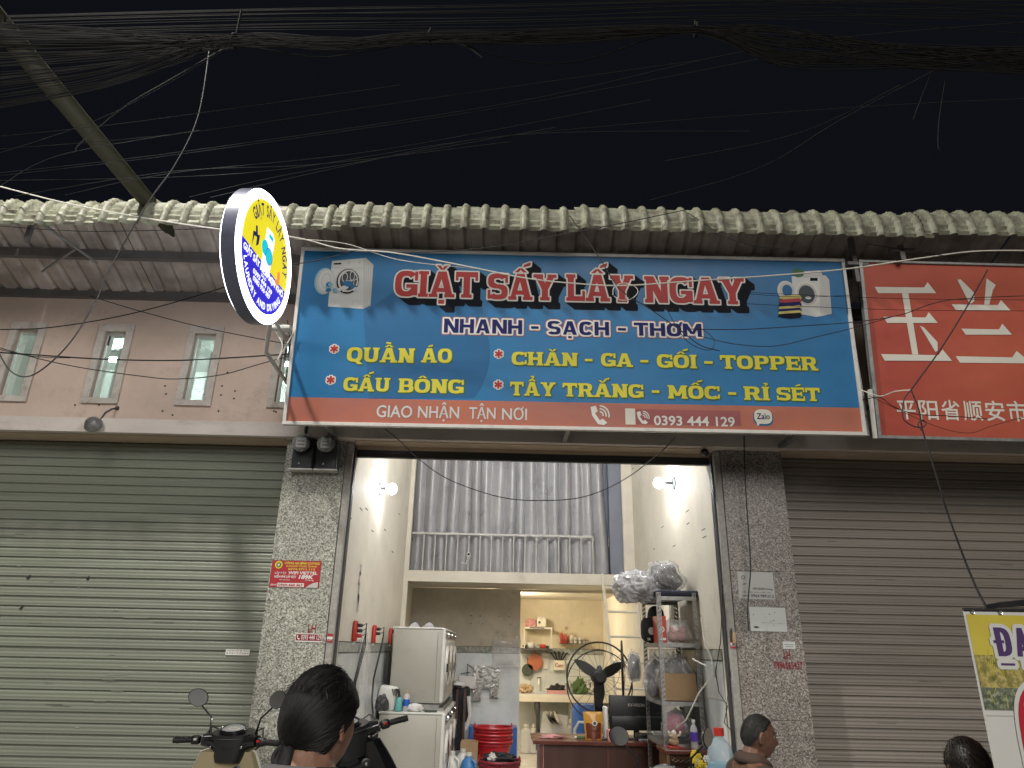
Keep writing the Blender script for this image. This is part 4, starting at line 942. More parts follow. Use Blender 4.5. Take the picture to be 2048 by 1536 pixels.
solo('stacking_shelf', MB().box(-1.28, 8.52, .957, -.60, 10.45, .985).box(-1.25, 8.56, .985, -.66, 10.4, 1.018), 'galv_steel', 'steel shelf between the washers and the dryers stacked on them', 'shelf')
for x, z in ((-1.02, 1.835), (-.85, 1.835)):
    mb = MB().prism([(-.07, 0), (.07, 0), (.01, .055), (-.02, .05)], -.06, .06, Matrix.Translation((x, 8.9, z)) @ Matrix.Rotation(PI/2, 4, 'X')).jitter(.012, 14, x)
    solo('folded_bag', mb, 'frosted_bag', 'crumpled plastic bag lying on the dryers, %s of two' % ('left' if x < -1 else 'right'), 'bag')
# things on the near washer
c = at(777, 1398, 8.42); ZW = .958
t = thing('label_printer', 'pale grey box shaped printer with dark slots on top of the near washer', 'printer', (c.x, 8.42, ZW))
M = Matrix.Rotation(.12, 4, 'Y')
part('body', MB().rbox((c.x-.01, 8.42, ZW+.125), (.20, .16, .25), .035, M), 'white_plastic', t, smooth=True)
for k in range(4): part('slot', MB().cbox((c.x+.055+.018*k, 8.335, ZW+.19-.004*k), (.009, .01, .07), Matrix.Rotation(-.3, 4, 'Y')), 'black_plastic', t)
def bottle(nm, lab, p, r, h, m, capm, capr=.4, label=None, cat='bottle', group=None, sh=.72):
    t = thing(nm, lab, cat, p, group=group); x, y, z = p
    part('body', MB().lathe([(r*.9, 0), (r, h*.03), (r, h*sh), (r*.75, h*(sh+.09)), (r*capr, h*(sh+.15)), (r*capr, h*.92)], p, n=20), m, t, smooth=True)
    part('cap', MB().lathe([(r*capr*1.15, h*.9), (r*capr*1.15, h)], p, n=16), capm, t, smooth=True)
    if label: part('label', MB().lathe([(r*1.01, h*.25), (r*1.01, h*.58)], p, n=20, cap=False), label, t, smooth=True)
    return t
flat('teal_liquid', (.10, .34, .33), .2); flat('blue_label', (.02, .10, .42)); flat('violet_label', (.10, .04, .38)); flat('tan', (.42, .30, .18))
c = at(797, 1410, 8.36); t = bottle('spray_bottle', 'teal spray bottle with a black nozzle on the near washer', (c.x, 8.36, ZW), .036, .16, 'teal_liquid', 'black_plastic', .35); part('nozzle', MB().tube([(c.x, 8.36, ZW+.15), (c.x-.01, 8.36, ZW+.21), (c.x-.045, 8.34, ZW+.215)], [.012, .016, .009]), 'black_plastic', t)
c = at(812, 1410, 8.40); bottle('detergent_bottle', 'small clear bottle with a blue label beside the spray bottle', (c.x, 8.42, ZW), .036, .2, 'clear_plastic', 'tan', .4, 'blue_label')
def crumple(nm, lab, c, d, m, cat='cloth', seed=0, n=18, amp=.25, rough=9):
    mb = MB().ball((0, 0, 0), 1, n*2, n)
    for v in mb.v:
        k = 1 + amp*noise.noise(v*2.3+Vector((seed, 0, 0))) + amp*.8*(abs(noise.noise(v*rough*.6+Vector((0, seed, 0))))-.3); v.x *= k*d[0]; v.y *= k*d[1]; v.z = max(v.z, -.55)*k*d[2]
        v += Vector(c) + Vector((0, 0, .55*d[2]))
    return solo(nm, mb, m, lab, cat, smooth=True)
c = at(830, 1412, 8.40); crumple('crumpled_cloth', 'crumpled pale pink cloth on top of the near washer', (c.x, 8.40, ZW), (.085, .06, .05), 'white_cloth', seed=3)
solo('paper_pad', MB().cbox((at(862, 1414, 8.4).x, 8.38, ZW+.008), (.13, .1, .014), Matrix.Rotation(.2, 4, 'Z')), 'green_dark', 'flat dark green pad lying on the near washer', 'pad')
crumple('pump_clutter', 'tangle of taps and hoses against the left wall beside the washers', (-1.22, 8.1, .98), (.07, .10, .10), 'dark_steel', 'hoses', 8)
crumple('hanging_plastic_bag', 'clear plastic bag hanging on the tiled left wall below the sockets', (-1.28, 7.15, 1.0), (.05, .22, .46), 'clear_bag', 'bag', 11)
# red sockets with leads
for i, (px, py, n_) in enumerate(((710, 1262, 3), (748, 1268, 2), (781, 1272, 1))):
    p = atx(px, py, XL+.02); w_ = ('first', 'second', 'third')[i]
    t = thing('socket_strip', '%s red socket strip from the street on the left wall' % w_, 'socket', p, group='red socket strips')
    part('body', MB().rbox((XL+.022, p.y, p.z), (.035, .075, .175), .008), 'socket_red', t, smooth=True); part('tail', MB().cbox((XL+.02, p.y, p.z-.10), (.02, .03, .03)), 'white_plastic', t)
    for k in range(n_):
        z = p.z+.05-.045*k; part('plug', MB().rbox((XL+.06, p.y+.02, z), (.045, .03, .03), .008), 'black_plastic' if k != 2 else 'print_brick', t, smooth=True)
        y = p.y+.03; pts = [(XL+.08, y, z), (XL+.11, y+.03, z+.02), (XL+.10, y+.06+.03*k, z-.08), (XL+.05, y+.05*(k-.5), 1.30), (XL+.04, y+.07*k+.02, 1.1), (XL+.06, y+.12, .92)]
        part('lead', MB().tube(pts, .0045, 5), 'wire_black', t, smooth=True)
# things near the partition
def hangbag(lab, px0, py0, px1, py1, Y, m, seed, nm='plastic_bag', amp=.05, handles=True):
    a = at(px0, py0, Y); b = at(px1, py1, Y)
    def f(u, v):
        x = a.x+(b.x-a.x)*u; z = b.z+(a.z-b.z)*v; hz = .22*(a.z-b.z)*(math.exp(-((u-.12)/.1)**2)+math.exp(-((u-.85)/.1)**2)) if handles else 0
        y = Y - .03 - amp*math.sin(PI*u)*math.sin(PI*min(1, v*1.2)) - .04*abs(noise.noise(Vector((u*7+seed, v*6, seed))))
        return (x+.01*noise.noise(Vector((v*6, seed, u))), y, z*(1)+hz*(1 if v > .9 else 0)*(v-.9)*10)
    mb = MB().grid(f, 36, 36); mb.grid(lambda u, v: (lambda q: (q[0], 2*Y-.02-q[1]-.005, q[2]))(f(u, v)), 8, 8)
    return solo(nm, mb, m, lab, 'bag', smooth=True)
hangbag('bulging clear plastic bag hung by its handles on the partition wall', 985, 1282, 1041, 1336, 10.95, 'clear_bag', 2, amp=.12)
hangbag('stack of shiny crumpled carrier bags hanging on the tiled partition', 946, 1331, 998, 1378, 10.96, 'foil_bag', 5, amp=.02, handles=False)
hangbag('long shiny bag strip hanging under the carrier bags', 944, 1374, 962, 1402, 10.95, 'foil_bag', 6, amp=.02, handles=False, nm='plastic_strip'); hangbag('right shiny bag strip hanging under the carrier bags', 980, 1376, 996, 1396, 10.955, 'foil_bag', 7, amp=.02, handles=False, nm='plastic_strip')
p = at(935, 1328, 10.97); solo('wire_hook', MB().tube([p, p+Vector((.0, -.02, -.2))], .006, 5).tube([p, p+Vector((.11, 0, -.07))], .006, 5).tube([p+Vector((-.09, 0, -.13)), p+Vector((.04, 0, -.11))], .006, 5), 'dark_steel', 'bent wire hook on the tiled partition wall', 'hook')
# black garment bag with white shirt
a = at(905, 1372, 10.3); b = at(937, 1480, 10.3)
t = thing('garment_bag', 'black hanging coat with white sleeves beside the dryers', 'coat', (a.x+.1, 10.3, b.z))
part('coat', MB().rbox(((a.x+b.x)/2, 10.3, a.z-.22), (b.x-a.x-.02, .10, .44), .04).rbox(((a.x+b.x)/2-.02, 10.3, (a.z+b.z)/2-.18), (.13, .08, .52), .03).jitter(.02, 6), 'black_cloth', t, smooth=True)
part('sleeve', MB().tube([(b.x-.02, 10.27, a.z-.12), (b.x+.01, 10.25, a.z-.35), (b.x-.04, 10.24, a.z-.52)], [.03, .025, .02]), 'white_cloth', t, smooth=True); part('collar', MB().ball((a.x+.1, 10.27, a.z+.02), (.1, .05, .045)), 'white_cloth', t, smooth=True); part('collar_band', MB().ball((a.x+.07, 10.24, a.z+.0), (.07, .04, .016)), 'black_cloth', t, smooth=True)
p = at(945, 1370, 10.9); solo('white_shirt', MB().rbox((p.x-.08, 10.9, p.z+.03), (.26, .04, .16), .02).jitter(.02, 12), 'white_cloth', 'white folded shirt pinned behind the black coat', 'shirt', smooth=True)
for k, (px, m) in enumerate(((908, 'wood_dark'), (924, 'wood_dark'))):
    p = at(px, 1480, 10.1); solo('garment_rail_post', MB().box(p.x, 10.1, .04, p.x+.028, 10.13, 1.1), m, 'dark wooden garment rack post %s the white jugs' % ('left behind' if k == 0 else 'right behind'), 'post')
a = at(938, 1452, 10.6); b = at(1036, 1536, 10.6)
t = thing('blue_crate', 'blue plastic board crate behind the red baskets', 'crate', ((a.x+b.x)/2, 10.6, .04)); part('body', MB().box(a.x, 10.58, .04, b.x-.02, 10.9, a.z), 'blue_plastic', t, bevel=.01); part('lid', MB().box(a.x+.1, 10.56, a.z-.03, b.x-.2, 10.7, a.z+.0), 'print_grey', t)
def basket(lab, x, y, z, r, h, m, holes=True, group=None, fill=None):
    t = thing('laundry_basket', lab, 'basket', (x, y, z), group=group); mb = MB(); nh = 26; nv = 8
    mb.lathe([(r*.8, 0), (r*.82, .02)], (x, y, z), n=28); mb.torus((x, y, z+h), r*1.02, .014, n=36, m=6); mb.torus((x, y, z+h*.86), r*.985, .008, n=36, m=5)
    if holes:
        for k in range(52):
            a = 2*PI*k/52; c_, s_ = math.cos(a), math.sin(a); mb.tube([(x+r*.8*c_, y+r*.8*s_, z), (x+r*c_, y+r*s_, z+h)], .0068, 4, cap=False)
        for k in range(1, 10): mb.torus((x, y, z+h*k/10), r*(.8+.2*k/10), .0055, n=36, m=4)
        mb.lathe([(r*.96*(.8), .0), (r*.93, h*.8)], (x, y, z), n=28, cap=False)
    else: mb.lathe([(r*.8, 0), (r*.99, h)], (x, y, z), n=32, cap=False)
    part('body', mb, m, t, smooth=True)
    for s_ in (-1, 1): part('handle', MB().torus((x+s_*r*.98, y, z+h*.99), .045, .012, Matrix.Rotation(PI/2, 4, 'Y'), 16, 6), m, t, smooth=True)
    return t
p = at(999, 1503, 9.0); basket('dark red open weave laundry basket full of clothes', p.x, 9.0, .05, .235, .37, 'dark_red_plastic')
crumple('dirty_laundry', 'heap of black and white clothes in the dark red basket', (p.x+.0, 9.0, .38), (.20, .2, .07), 'black_cloth', 'laundry', 5, amp=.5); q = Vector((p.x-.08, 8.88, .43)); crumple('white_garment', 'white piece of clothing sticking out of the dark red basket', q, (.045, .05, .05), 'white_cloth', 'laundry', 9, amp=.5)
p = at(986, 1470, 9.75)
for k in range(3): basket('%s of three nested bright red baskets by the partition' % ('lowest', 'middle', 'topmost')[k], p.x, 9.75, .28+.075*k, .235, .26, 'red_plastic', False, 'nested red baskets')
solo('basket_stool', MB().box(p.x-.22, 9.6, .04, p.x+.22, 9.95, .275), 'cardboard', 'brown carton under the nested red baskets', 'carton')
p = at(940, 1490, 9.6); solo('cardboard_box', MB().box(p.x-.11, 9.45, .04, p.x+.10, 9.7, p.z+.05), 'cardboard', 'small upright cardboard box between the white jugs and the red baskets', 'box', bevel=.004)
for k, (px, py, m, lab) in enumerate(((938, 1508, 'blue_liquid', 'blue detergent jug with white cap in front of the carton'), (905, 1505, 'white_plastic', 'left white detergent jug beside the washer'), (926, 1500, 'white_plastic', 'right white detergent jug behind the blue one'))):
    if m == 'blue_liquid' and k == 0: flat('blue_liquid', (.05, .17, .38), .3)
    p = at(px, py, 8.8+.25*k); zt = p.z; t = thing('detergent_jug', lab, 'jug', (p.x, p.y, zt-.36), group='detergent jugs')
    part('body', MB().lathe([(.085, 0), (.095, .03), (.095, .2), (.075, .27), (.03, .32), (.03, .33)], (p.x, p.y, zt-.34), Matrix.Diagonal((1, .65, 1, 1)), 20), m, t, smooth=True); part('cap', MB().lathe([(.034, .32), (.034, .355)], (p.x, p.y, zt-.34), n=16), 'white_plastic', t, smooth=True); part('handle', MB().tube([(p.x+.03, p.y-.05, zt-.04), (p.x+.075, p.y-.06, zt-.08), (p.x+.08, p.y-.06, zt-.16)], .014), m, t, smooth=True)
    solo('jug_stand', MB().cbox((p.x, p.y, (zt-.34+.04)/2), (.2, .14, zt-.345-.04)), 'white_alu', 'white block under the detergent jug, %s' % ('right front', 'left', 'back')[k], 'stand')

# ------------------------------------------------------------------ kitchen behind the partition
YK = 12.6
kc = thing('kitchen_counter', 'pale tiled kitchen counter slab along the back room', 'counter', (1.0, 12.9, .82))
k0 = .31
for i in range(6):
    part('edge_tile', MB().box(k0+.256*i, YK, .815, k0+.256*i+.252, YK+.02, .915), 'cream_paint', kc)
part('slab', MB().box(k0, YK+.021, .82, XR-.01, YB-.21, .93), 'wall_tile', kc); part('support', MB().box(1.2, YK+.1, .04, 1.3, YB-.21, .82), 'cream_paint', kc)
p = at(1075, 1420, YK-.05); solo('drain_pipe', MB().tube([(p.x, YK+.1, .84), (p.x, YK+.05, .72), (p.x+.01, YK+.05, .6), (p.x+.01, YK+.05, .1)], [.05, .05, .035, .03], 10), 'dark_steel', 'dark drain pipe under the kitchen counter', 'pipe', smooth=True)
flat('glass_jug', (.5, .5, .46), .25, alpha=.7)
for i, (px, py, r, m, lab) in enumerate(((1052, 1470, .10, 'clear_plastic', 'clear plastic bottle lying under the left end of the counter'), (1068, 1478, .09, 'clear_plastic', 'clear plastic bag bottle next to the drain pipe'), (1143, 1462, .11, 'glass_jug', 'large cloudy water jar under the counter'), (1086, 1472, .07, 'clear_plastic', 'small clear bottle right of the drain pipe'))):
    p = at(px, py, 12.75); bottle('water_jar', lab, (p.x, 12.75, .05), r, .5 if i == 2 else .42, m, 'white_plastic', .35, cat='jar')
p = at(1108, 1450, 12.4); t = thing('wire_basket', 'tilted grey wire rack with pot lids under the counter', 'rack', (p.x, 12.4, .3)); part('rack', MB().box(-.2, -.05, -.16, .2, .05, .16, Matrix.Translation((p.x, 12.4, .5)) @ Matrix.Rotation(.15, 4, 'Y')), 'clear_plastic', t)
for k in range(3): part('lid', MB().lathe([(.12, 0), (.0, .02)], (p.x-.05+.06*k, 12.36, .6), Matrix.Rotation(.9, 4, 'Y') @ Matrix.Rotation(.4, 4, 'X')), 'chrome', t, smooth=True)
solo('rack_stool', MB().box(p.x-.2, 12.3, .04, p.x+.25, 12.55, .33), 'grey_panel', 'grey tub holding the wire rack', 'tub')
t = thing('aluminium_shelf', 'two level aluminium kitchen shelf crowded with utensils', 'shelf', (.6, 13.2, 1.6))
A = at(1044, 1296, 13.0); B = at(1104, 1256, 13.0)
part('board', MB().box(A.x-.02, 13.0, A.z-.03, B.x, 13.28, A.z), 'dark_steel', t); part('board', MB().box(A.x+.05, 13.0, B.z-.02, B.x, 13.28, B.z+.01), 'white_alu', t)
for x in (A.x+.03, B.x-.02): part('upright', MB().box(x, 13.0, A.z, x+.02, 13.02, B.z-.02), 'white_alu', t)
part('front_slot', MB().box(A.x+.13, 12.995, B.z-.012, B.x-.14, 12.999, B.z+.004), 'dark_steel', t)
cl = [(1050, 1288, .06, 'chrome'), (1062, 1284, .07, 'white_plastic'), (1073, 1286, .07, 'white_alu'), (1086, 1284, .05, 'socket_red'), (1095, 1282, .055, 'green_dark'), (1060, 1292, .05, 'chrome'), (1078, 1292, .04, 'white_plastic'), (1100, 1290, .04, 'white_plastic')]
for i, (px, py, r, m) in enumerate(cl):
    p = at(px, py, 13.1); solo('kitchen_pot' if i % 2 else 'kitchen_bowl', MB().lathe([(r*.7, 0), (r, r*.6), (r, r*1.3)] if i % 2 else [(r*.4, 0), (r, r*.8), (r*.95, r*.8), (r*.35, .01)], (p.x, 13.08+.02*(i % 3), A.z+.002), n=18, cap=bool(i % 2)), m, 'kitchen %s on the lower board of the aluminium shelf, number %d from the left' % ('pot' if i % 2 else 'bowl', i+1) if 0 else ['steel bowl at the left end of the aluminium shelf', 'white pot on the aluminium shelf', 'pale metal bowl in the middle of the aluminium shelf', 'red cup on the aluminium shelf', 'dark green bowl at the right of the aluminium shelf', 'steel pot in front on the aluminium shelf', 'white bowl in front on the aluminium shelf', 'white cup at the right end of the aluminium shelf'][i], 'pot' if i % 2 else 'bowl', smooth=True)
p = at(1083, 1245, 13.1); t = thing('rice_cooker', 'small cream cooker on top of the aluminium shelf', 'cooker', (p.x, 13.1, B.z+.011)); part('body', MB().rbox((p.x, 13.1, B.z+.085), (.17, .15, .145), .025), 'cream_paint', t, smooth=True); part('lid', MB().rbox((p.x, 13.1, B.z+.165), (.13, .12, .03), .012), 'white_plastic', t, smooth=True); part('dial', MB().cyl((p.x-.04, 13.02, B.z+.09), (p.x-.04, 13.03, B.z+.09), .022), 'dark_steel', t)
crumple('shelf_bag', 'wrinkled pinkish plastic bag left of the cream cooker', (at(1062, 1250, 13.1).x, 13.1, B.z+.011), (.10, .08, .09), 'pink_cloth', 'bag', 21, amp=.4)
A = at(1119, 1287, 13.2); B = at(1175, 1275, 13.2)
t = thing('wall_rack', 'small wire spice rack with jars on the warm kitchen wall', 'rack', (A.x+.25, 13.25, A.z)); part('wire', MB().tube([(A.x, 13.12, A.z+.06), (B.x, 13.12, A.z+.06)], .005, 5).tube([(A.x, 13.12, A.z), (B.x, 13.12, A.z)], .006, 5).box(A.x, 13.12, A.z-.006, B.x, 13.28, A.z), 'dark_steel', t)
for i, (px, m, h, r) in enumerate(((1123, 'socket_red', .2, .026), (1132, 'socket_red', .17, .03), (1143, 'cream_paint', .17, .03), (1151, 'white_plastic', .12, .03), (1160, 'white_alu', .12, .028), (1169, 'glass_jug', .1, .03))):
    p = at(px, 1280, 13.2); bottle('spice_jar', ['red sauce bottle at the left of the wire rack', 'second red sauce bottle on the wire rack', 'cream spice jar on the wire rack', 'white spice jar on the wire rack', 'small metal spice tin on the wire rack', 'small glass jar at the right of the wire rack'][i], (p.x, 13.2, A.z+.003), r, h, m, 'tan' if i else 'print_yellow', .5, group='jars on the wire rack')
p = at(1132, 1256, 13.29); solo('wall_hook', MB().ball((p.x, 13.28, p.z), (.025, .02, .03), 10, 8), 'tan', 'small brown hook above the wire rack', 'hook', smooth=True)
for px, py, r, m, lab in ((1070, 1324, .135, 'orange_pan', 'terracotta coloured frying pan hanging on the kitchen tiles'), (1055, 1340, .10, 'green_dark', 'dark green pan hanging behind the terracotta one')):
    p = at(px, py, 13.24); t = thing('frying_pan', lab, 'pan', p, group='hanging pans'); Rm = Matrix.Rotation(PI/2, 4, 'X'); part('bowl', MB().lathe([(r, .03), (r*.8, 0), (0, -.002)], p, Rm, 28), m, t, smooth=True); part('handle', MB().tube([(p.x, 13.24, p.z+r*.9), (p.x+.005, 13.25, p.z+r+.1)], .014), m, t)
p = at(1090, 1322, 13.27); solo('cutting_board', MB().cbox((p.x, 13.27, p.z), (.13, .015, .26), Matrix.Rotation(.1, 4, 'Y')), 'white_alu', 'pale cutting board hanging beside the terracotta pan', 'board')
p = at(1118, 1328, 13.25); t = thing('knife_holder', 'white box holder with knives on the kitchen tiles', 'knife holder', p)
part('box', MB().box(p.x-.1, 13.2, p.z-.1, p.x+.1, 13.29, p.z+.06), 'cream_paint', t); part('letters', ftext(MB(), 'Cam', p.x-.07, p.z-.05, p.x+.07, .06, 0, .02, M=Matrix.Translation((0, 13.197, 0)) @ Matrix.Rotation(PI/2, 4, 'X')), 'print_plum', t)
for i in range(5): a = -.7+.35*i; part('knife', MB().cbox((p.x-.07+.035*i+.05*math.sin(a), 13.24, p.z+.13), (.022, .02, .16), Matrix.Rotation(a, 4, 'Y')), 'black_plastic', t)
for i, (px, py, d, m, lab, nm) in enumerate(((1052, 1378, (.12, .1, .09), 'tan', 'brown bag of dried food at the left end of the counter', 'food_bag'), (1050, 1368, (.06, .06, .09), 'black_cloth', 'dark bundle standing behind the brown bag', 'dark_bundle'), (1113, 1370, (.14, .08, .09), 'black_cloth', 'black bag with two points lying on the kitchen counter', 'black_bag'), (1138, 1372, (.07, .07, .12), 'glass_jug', 'cloudy jar beside the black bag', 'glass_jar'), (1160, 1368, (.13, .1, .15), 'green_leaf', 'bunch of green vegetables on the counter', 'vegetables'), (1180, 1368, (.12, .1, .12), 'chrome', 'shiny pile of pans seen through the fan', 'pan_pile'), (1172, 1380, (.1, .07, .05), 'tan', 'brown snacks at the foot of the vegetables', 'snack_pile'))):
    p = at(px, py, 12.85); crumple(nm, lab, (p.x, 12.85, .931), d, m, 'food' if i in (0, 4, 6) else 'clutter', 30+i, amp=.5)
p = at(1112, 1382, 12.75); solo('food_tray', MB().box(p.x-.15, 12.68, .931, p.x+.17, 12.8, .985), 'pink_cloth', 'pink tray under the black bag on the counter', 'tray'); p = at(1078, 1366, 13.24); solo('water_tap', MB().tube([(p.x, 13.29, p.z+.05), (p.x, 13.2, p.z+.06), (p.x-.01, 13.18, p.z-.02)], .014).cbox((p.x, 13.22, p.z+.085), (.07, .02, .02)), 'chrome', 'steel tap on the kitchen tiles', 'tap', smooth=True)
for i, px in enumerate((1165, 1176)):
    p = at(px, 1464, 11.2); 
t = thing('white_stool', 'white plastic chair back behind the snack pouch', 'chair', (at(1172, 1460, 9.6).x, 9.6, .04)); p = at(1172, 1450, 9.6); part('back', MB().tube([(p.x-.14, 9.6, .5), (p.x-.14, 9.6, p.z-.05), (p.x-.09, 9.6, p.z+.03), (p.x+.05, 9.6, p.z+.03), (p.x+.1, 9.6, p.z-.05), (p.x+.1, 9.6, .5)], .018), 'white_plastic', t, smooth=True); part('seat', MB().rbox((p.x, 9.75, .46), (.36, .36, .05), .02), 'white_plastic', t, smooth=True)
for a in (-.14, .14):
    for b in (9.62, 9.9): part('leg', MB().tube([(p.x+a, b, .45), (p.x+a*1.15, b, .045)], .015), 'white_plastic', t)
solo('blue_drum', MB().lathe([(.2, 0), (.22, .1), (.22, .75), (.2, .82)], (at(1165, 1430, 11.6).x+.05, 11.6, .04), n=28), 'blue_plastic', 'dark blue plastic drum behind the fan', 'drum', smooth=True)

# ------------------------------------------------------------------ standing fan and spare guard
fc = at(1199, 1354, 8.7); fr_ = .375
fn = thing('standing_fan', 'large black industrial fan with three blades and wire guard', 'fan', (fc.x, 8.85, .04))
R90 = Matrix.Rotation(PI/2, 4, 'X') ; M = Matrix.Translation(fc) @ R90
g = MB().torus((0, 0, .0), fr_, .010, M, 56, 6).torus((0, 0, -.09), fr_*1.0, .007, M, 56, 5)
for k in range(24):
    a = 2*PI*k/24; c_, s_ = math.cos(a), math.sin(a); g.tube([M @ Vector((.06*c_, .06*s_, .08)), M @ Vector((fr_*.7*c_, fr_*.7*s_, .06)), M @ Vector((fr_*c_, fr_*s_, 0))], .0022, 4, cap=False)
g.torus((0, 0, .065), fr_*.62, .0025, M, 48, 4)
part('guard', g, 'black_plastic', fn, smooth=True)
part('hub', MB().lathe([(.07, -.14), (.085, -.05), (.085, 0), (.055, .03), (.05, .09)], M=M, n=24), 'black_plastic', fn, smooth=True); part('badge', MB().disc((0, 0, .0925), .032, M, 20), 'chrome', fn)
for k in range(3):
    a = math.radians(28 + 120*k); mb = MB()
    def bf(u, v, a=a): r_ = .06+u*(fr_-.1); w = .060*math.sin(PI*min(1, .25+u*.72))**.8; t_ = (v-.5)*w*2; q = Vector((r_*math.cos(a)-t_*math.sin(a), r_*math.sin(a)+t_*math.cos(a), -.02+t_*.5)); return M @ q
    part('blade', mb.grid(bf, 10, 6), 'black_plastic', fn, smooth=True)
part('motor', MB().ball((fc.x, 8.88, fc.z), (.085, .12, .085)), 'black_plastic', fn, smooth=True); part('pole', MB().cyl((fc.x, 8.85, .1), (fc.x, 8.85, fc.z-.03), .022).rbox((fc.x, 8.84, fc.z-.23), (.10, .1, .36), .02), 'black_plastic', fn, smooth=True); part('base', MB().lathe([(.26, 0), (.24, .03), (.04, .06)], (fc.x, 8.85, .04), n=28), 'black_plastic', fn, smooth=True)
gc = at(1245, 1343, 8.2); t = thing('side_fan', 'second fan guard seen almost edge on beside the large fan', 'fan', (gc.x, 8.2, gc.z-.4)); M2 = Matrix.Translation(gc) @ Matrix.Rotation(math.radians(80), 4, 'Z') @ R90
part('guard', MB().torus((0, 0, 0), .31, .012, M2, 48, 6, sx=.95), 'black_plastic', t, smooth=True); part('mesh_disc', MB().disc((0, -.18, 0), .14, M2, 24), 'grey_cloth', t); part('stand', MB().tube([gc+Vector((0, .02, -.3)), gc+Vector((0, .03, -.55))], .02), 'black_plastic', t)
mb = MB()
for k in range(16): a = 2*PI*k/16; mb.tube([M2 @ Vector((0, 0, .03)), M2 @ Vector((.295*math.cos(a), .31*math.sin(a), 0))], .002, 4, cap=False)
part('wires', mb, 'black_plastic', t)

# ------------------------------------------------------------------ desk and what stands on it
D0 = at(1070, 1481, 7.8); D1 = at(1340, 1479, 7.8); ZD = D0.z-.03
dk = thing('reception_desk', 'reddish brown wooden reception desk with a dark front panel', 'desk', ((D0.x+D1.x)/2, 8.1, .04))
part('desk_top', MB().box(D0.x-.02, 7.76, ZD, 1.70, 8.45, ZD+.035), 'wood_red', dk, bevel=.004); part('front_panel', MB().box(D0.x+.09, 7.84, .1, 1.66, 7.86, ZD-.001), 'wood_dark', dk)
part('side_panel', MB().box(D0.x+.05, 7.82, .04, D0.x+.085, 8.4, ZD-.001), 'wood_red', dk); part('side_panel', MB().box(1.66, 7.82, .04, 1.69, 8.4, ZD-.001), 'wood_red', dk); part('panel_joint', MB().box(1.1, 7.832, .1, 1.115, 7.839, ZD-.001), 'wood_red', dk)
ZT = ZD+.036
a = at(1217, 1390, 8.0); b = at(1325, 1390, 8.0)
t = thing('monitor', 'black monitor seen from behind on the desk', 'monitor', ((a.x+b.x)/2, 8.0, ZT)); cxm = (a.x+b.x)/2; zb = a.z-.33
part('back_shell', MB().rbox((cxm, 8.0, a.z-.165), (b.x-a.x, .035, .33), .01), 'black_plastic', t, smooth=True); part('lower_shell', MB().rbox((cxm, 7.975, a.z-.26), (b.x-a.x-.03, .03, .13), .012), 'black_plastic', t, smooth=True)
part('letters', ftext(MB(), 'KV-VISON', cxm-.085, a.z-.105, cxm+.085, .030, 0, .004, M=Matrix.Translation((0, 7.981, 0)) @ R90), 'white_alu', t)
part('stand', MB().rbox((cxm, 8.03, (zb+ZT)/2+.02), (.06, .03, max(.06, zb-ZT+.08)), .008).rbox((cxm, 8.03, ZT+.008), (.24, .18, .014), .006), 'black_plastic', t, smooth=True); part('mark', MB().box(cxm+.1, 7.957, a.z-.29, cxm+.108, 7.96, a.z-.25), 'white_alu', t)
p = at(1212, 1470, 7.95); t = thing('router', 'slim white upright box beside the monitor', 'router', (p.x, 7.97, ZT)); part('case', MB().rbox((p.x+.0, 7.97, ZT+.155), (.045, .12, .31), .016), 'white_plastic', t, smooth=True); part('base', MB().rbox((p.x-.02, 7.95, ZT+.01), (.12, .10, .02), .006), 'black_plastic', t)
p = at(1187, 1475, 7.9); t = thing('snack_pouch', 'golden snack pouch with red brown contents standing on the desk', 'pouch', (p.x, 7.9, ZT)); flat('gold_film', (.50, .26, .05), .2); flat('snack_red', (.13, .035, .02), .35)
def pf(u, v, k=1): w_ = .20*(.82+.22*v); return (p.x+(u-.5)*w_, 7.9-k*.045*math.sin(PI*u)*(1-v)**.6-.004*noise.noise(Vector((u*9, v*9, k))), ZT+.26*v)
part('film', MB().grid(pf, 14, 14).grid(lambda u, v: pf(u, v, -1), 14, 14), 'gold_film', t, smooth=True)
part('contents', MB().grid(lambda u, v: (lambda q: (q[0], q[1]-.004, q[2]))(pf(.08+.84*u, .02+.55*v+.04*math.sin(u*9))), 14, 10).jitter(.004, 60), 'snack_red', t, smooth=True); part('round_logo', MB().disc((p.x+.01, 7.862, ZT+.155), .026, R90, 20), 'print_cream', t); part('round_logo', MB().disc((p.x+.01, 7.858, ZT+.155), .016, R90, 20), 'print_glass', t)
p = at(1105, 1474, 8.0); crumple('pink_cloth', 'flat pink cleaning cloth on the left of the desk', (p.x, 8.0, ZT), (.12, .08, .02), 'pink_cloth', 'cloth', 41, amp=.5)
p = at(1163, 1470, 7.95); t = thing('marker_pen', 'green marker lying on the desk beside the snack pouch', 'pen', (p.x, 7.95, ZT)); part('barrel', MB().cyl((p.x-.05, 7.95, ZT+.014), (p.x+.05, 7.94, ZT+.014), .013), 'green_leaf', t, smooth=True); part('cap', MB().cyl((p.x-.07, 7.952, ZT+.014), (p.x-.05, 7.95, ZT+.014), .014), 'white_plastic', t, smooth=True)
p = at(1226, 1474, 7.86); solo('pink_box', MB().cbox((p.x, 7.88, ZT+.05), (.11, .08, .1)), 'soft_pink', 'small salmon pink box at the foot of the monitor', 'box', bevel=.003)
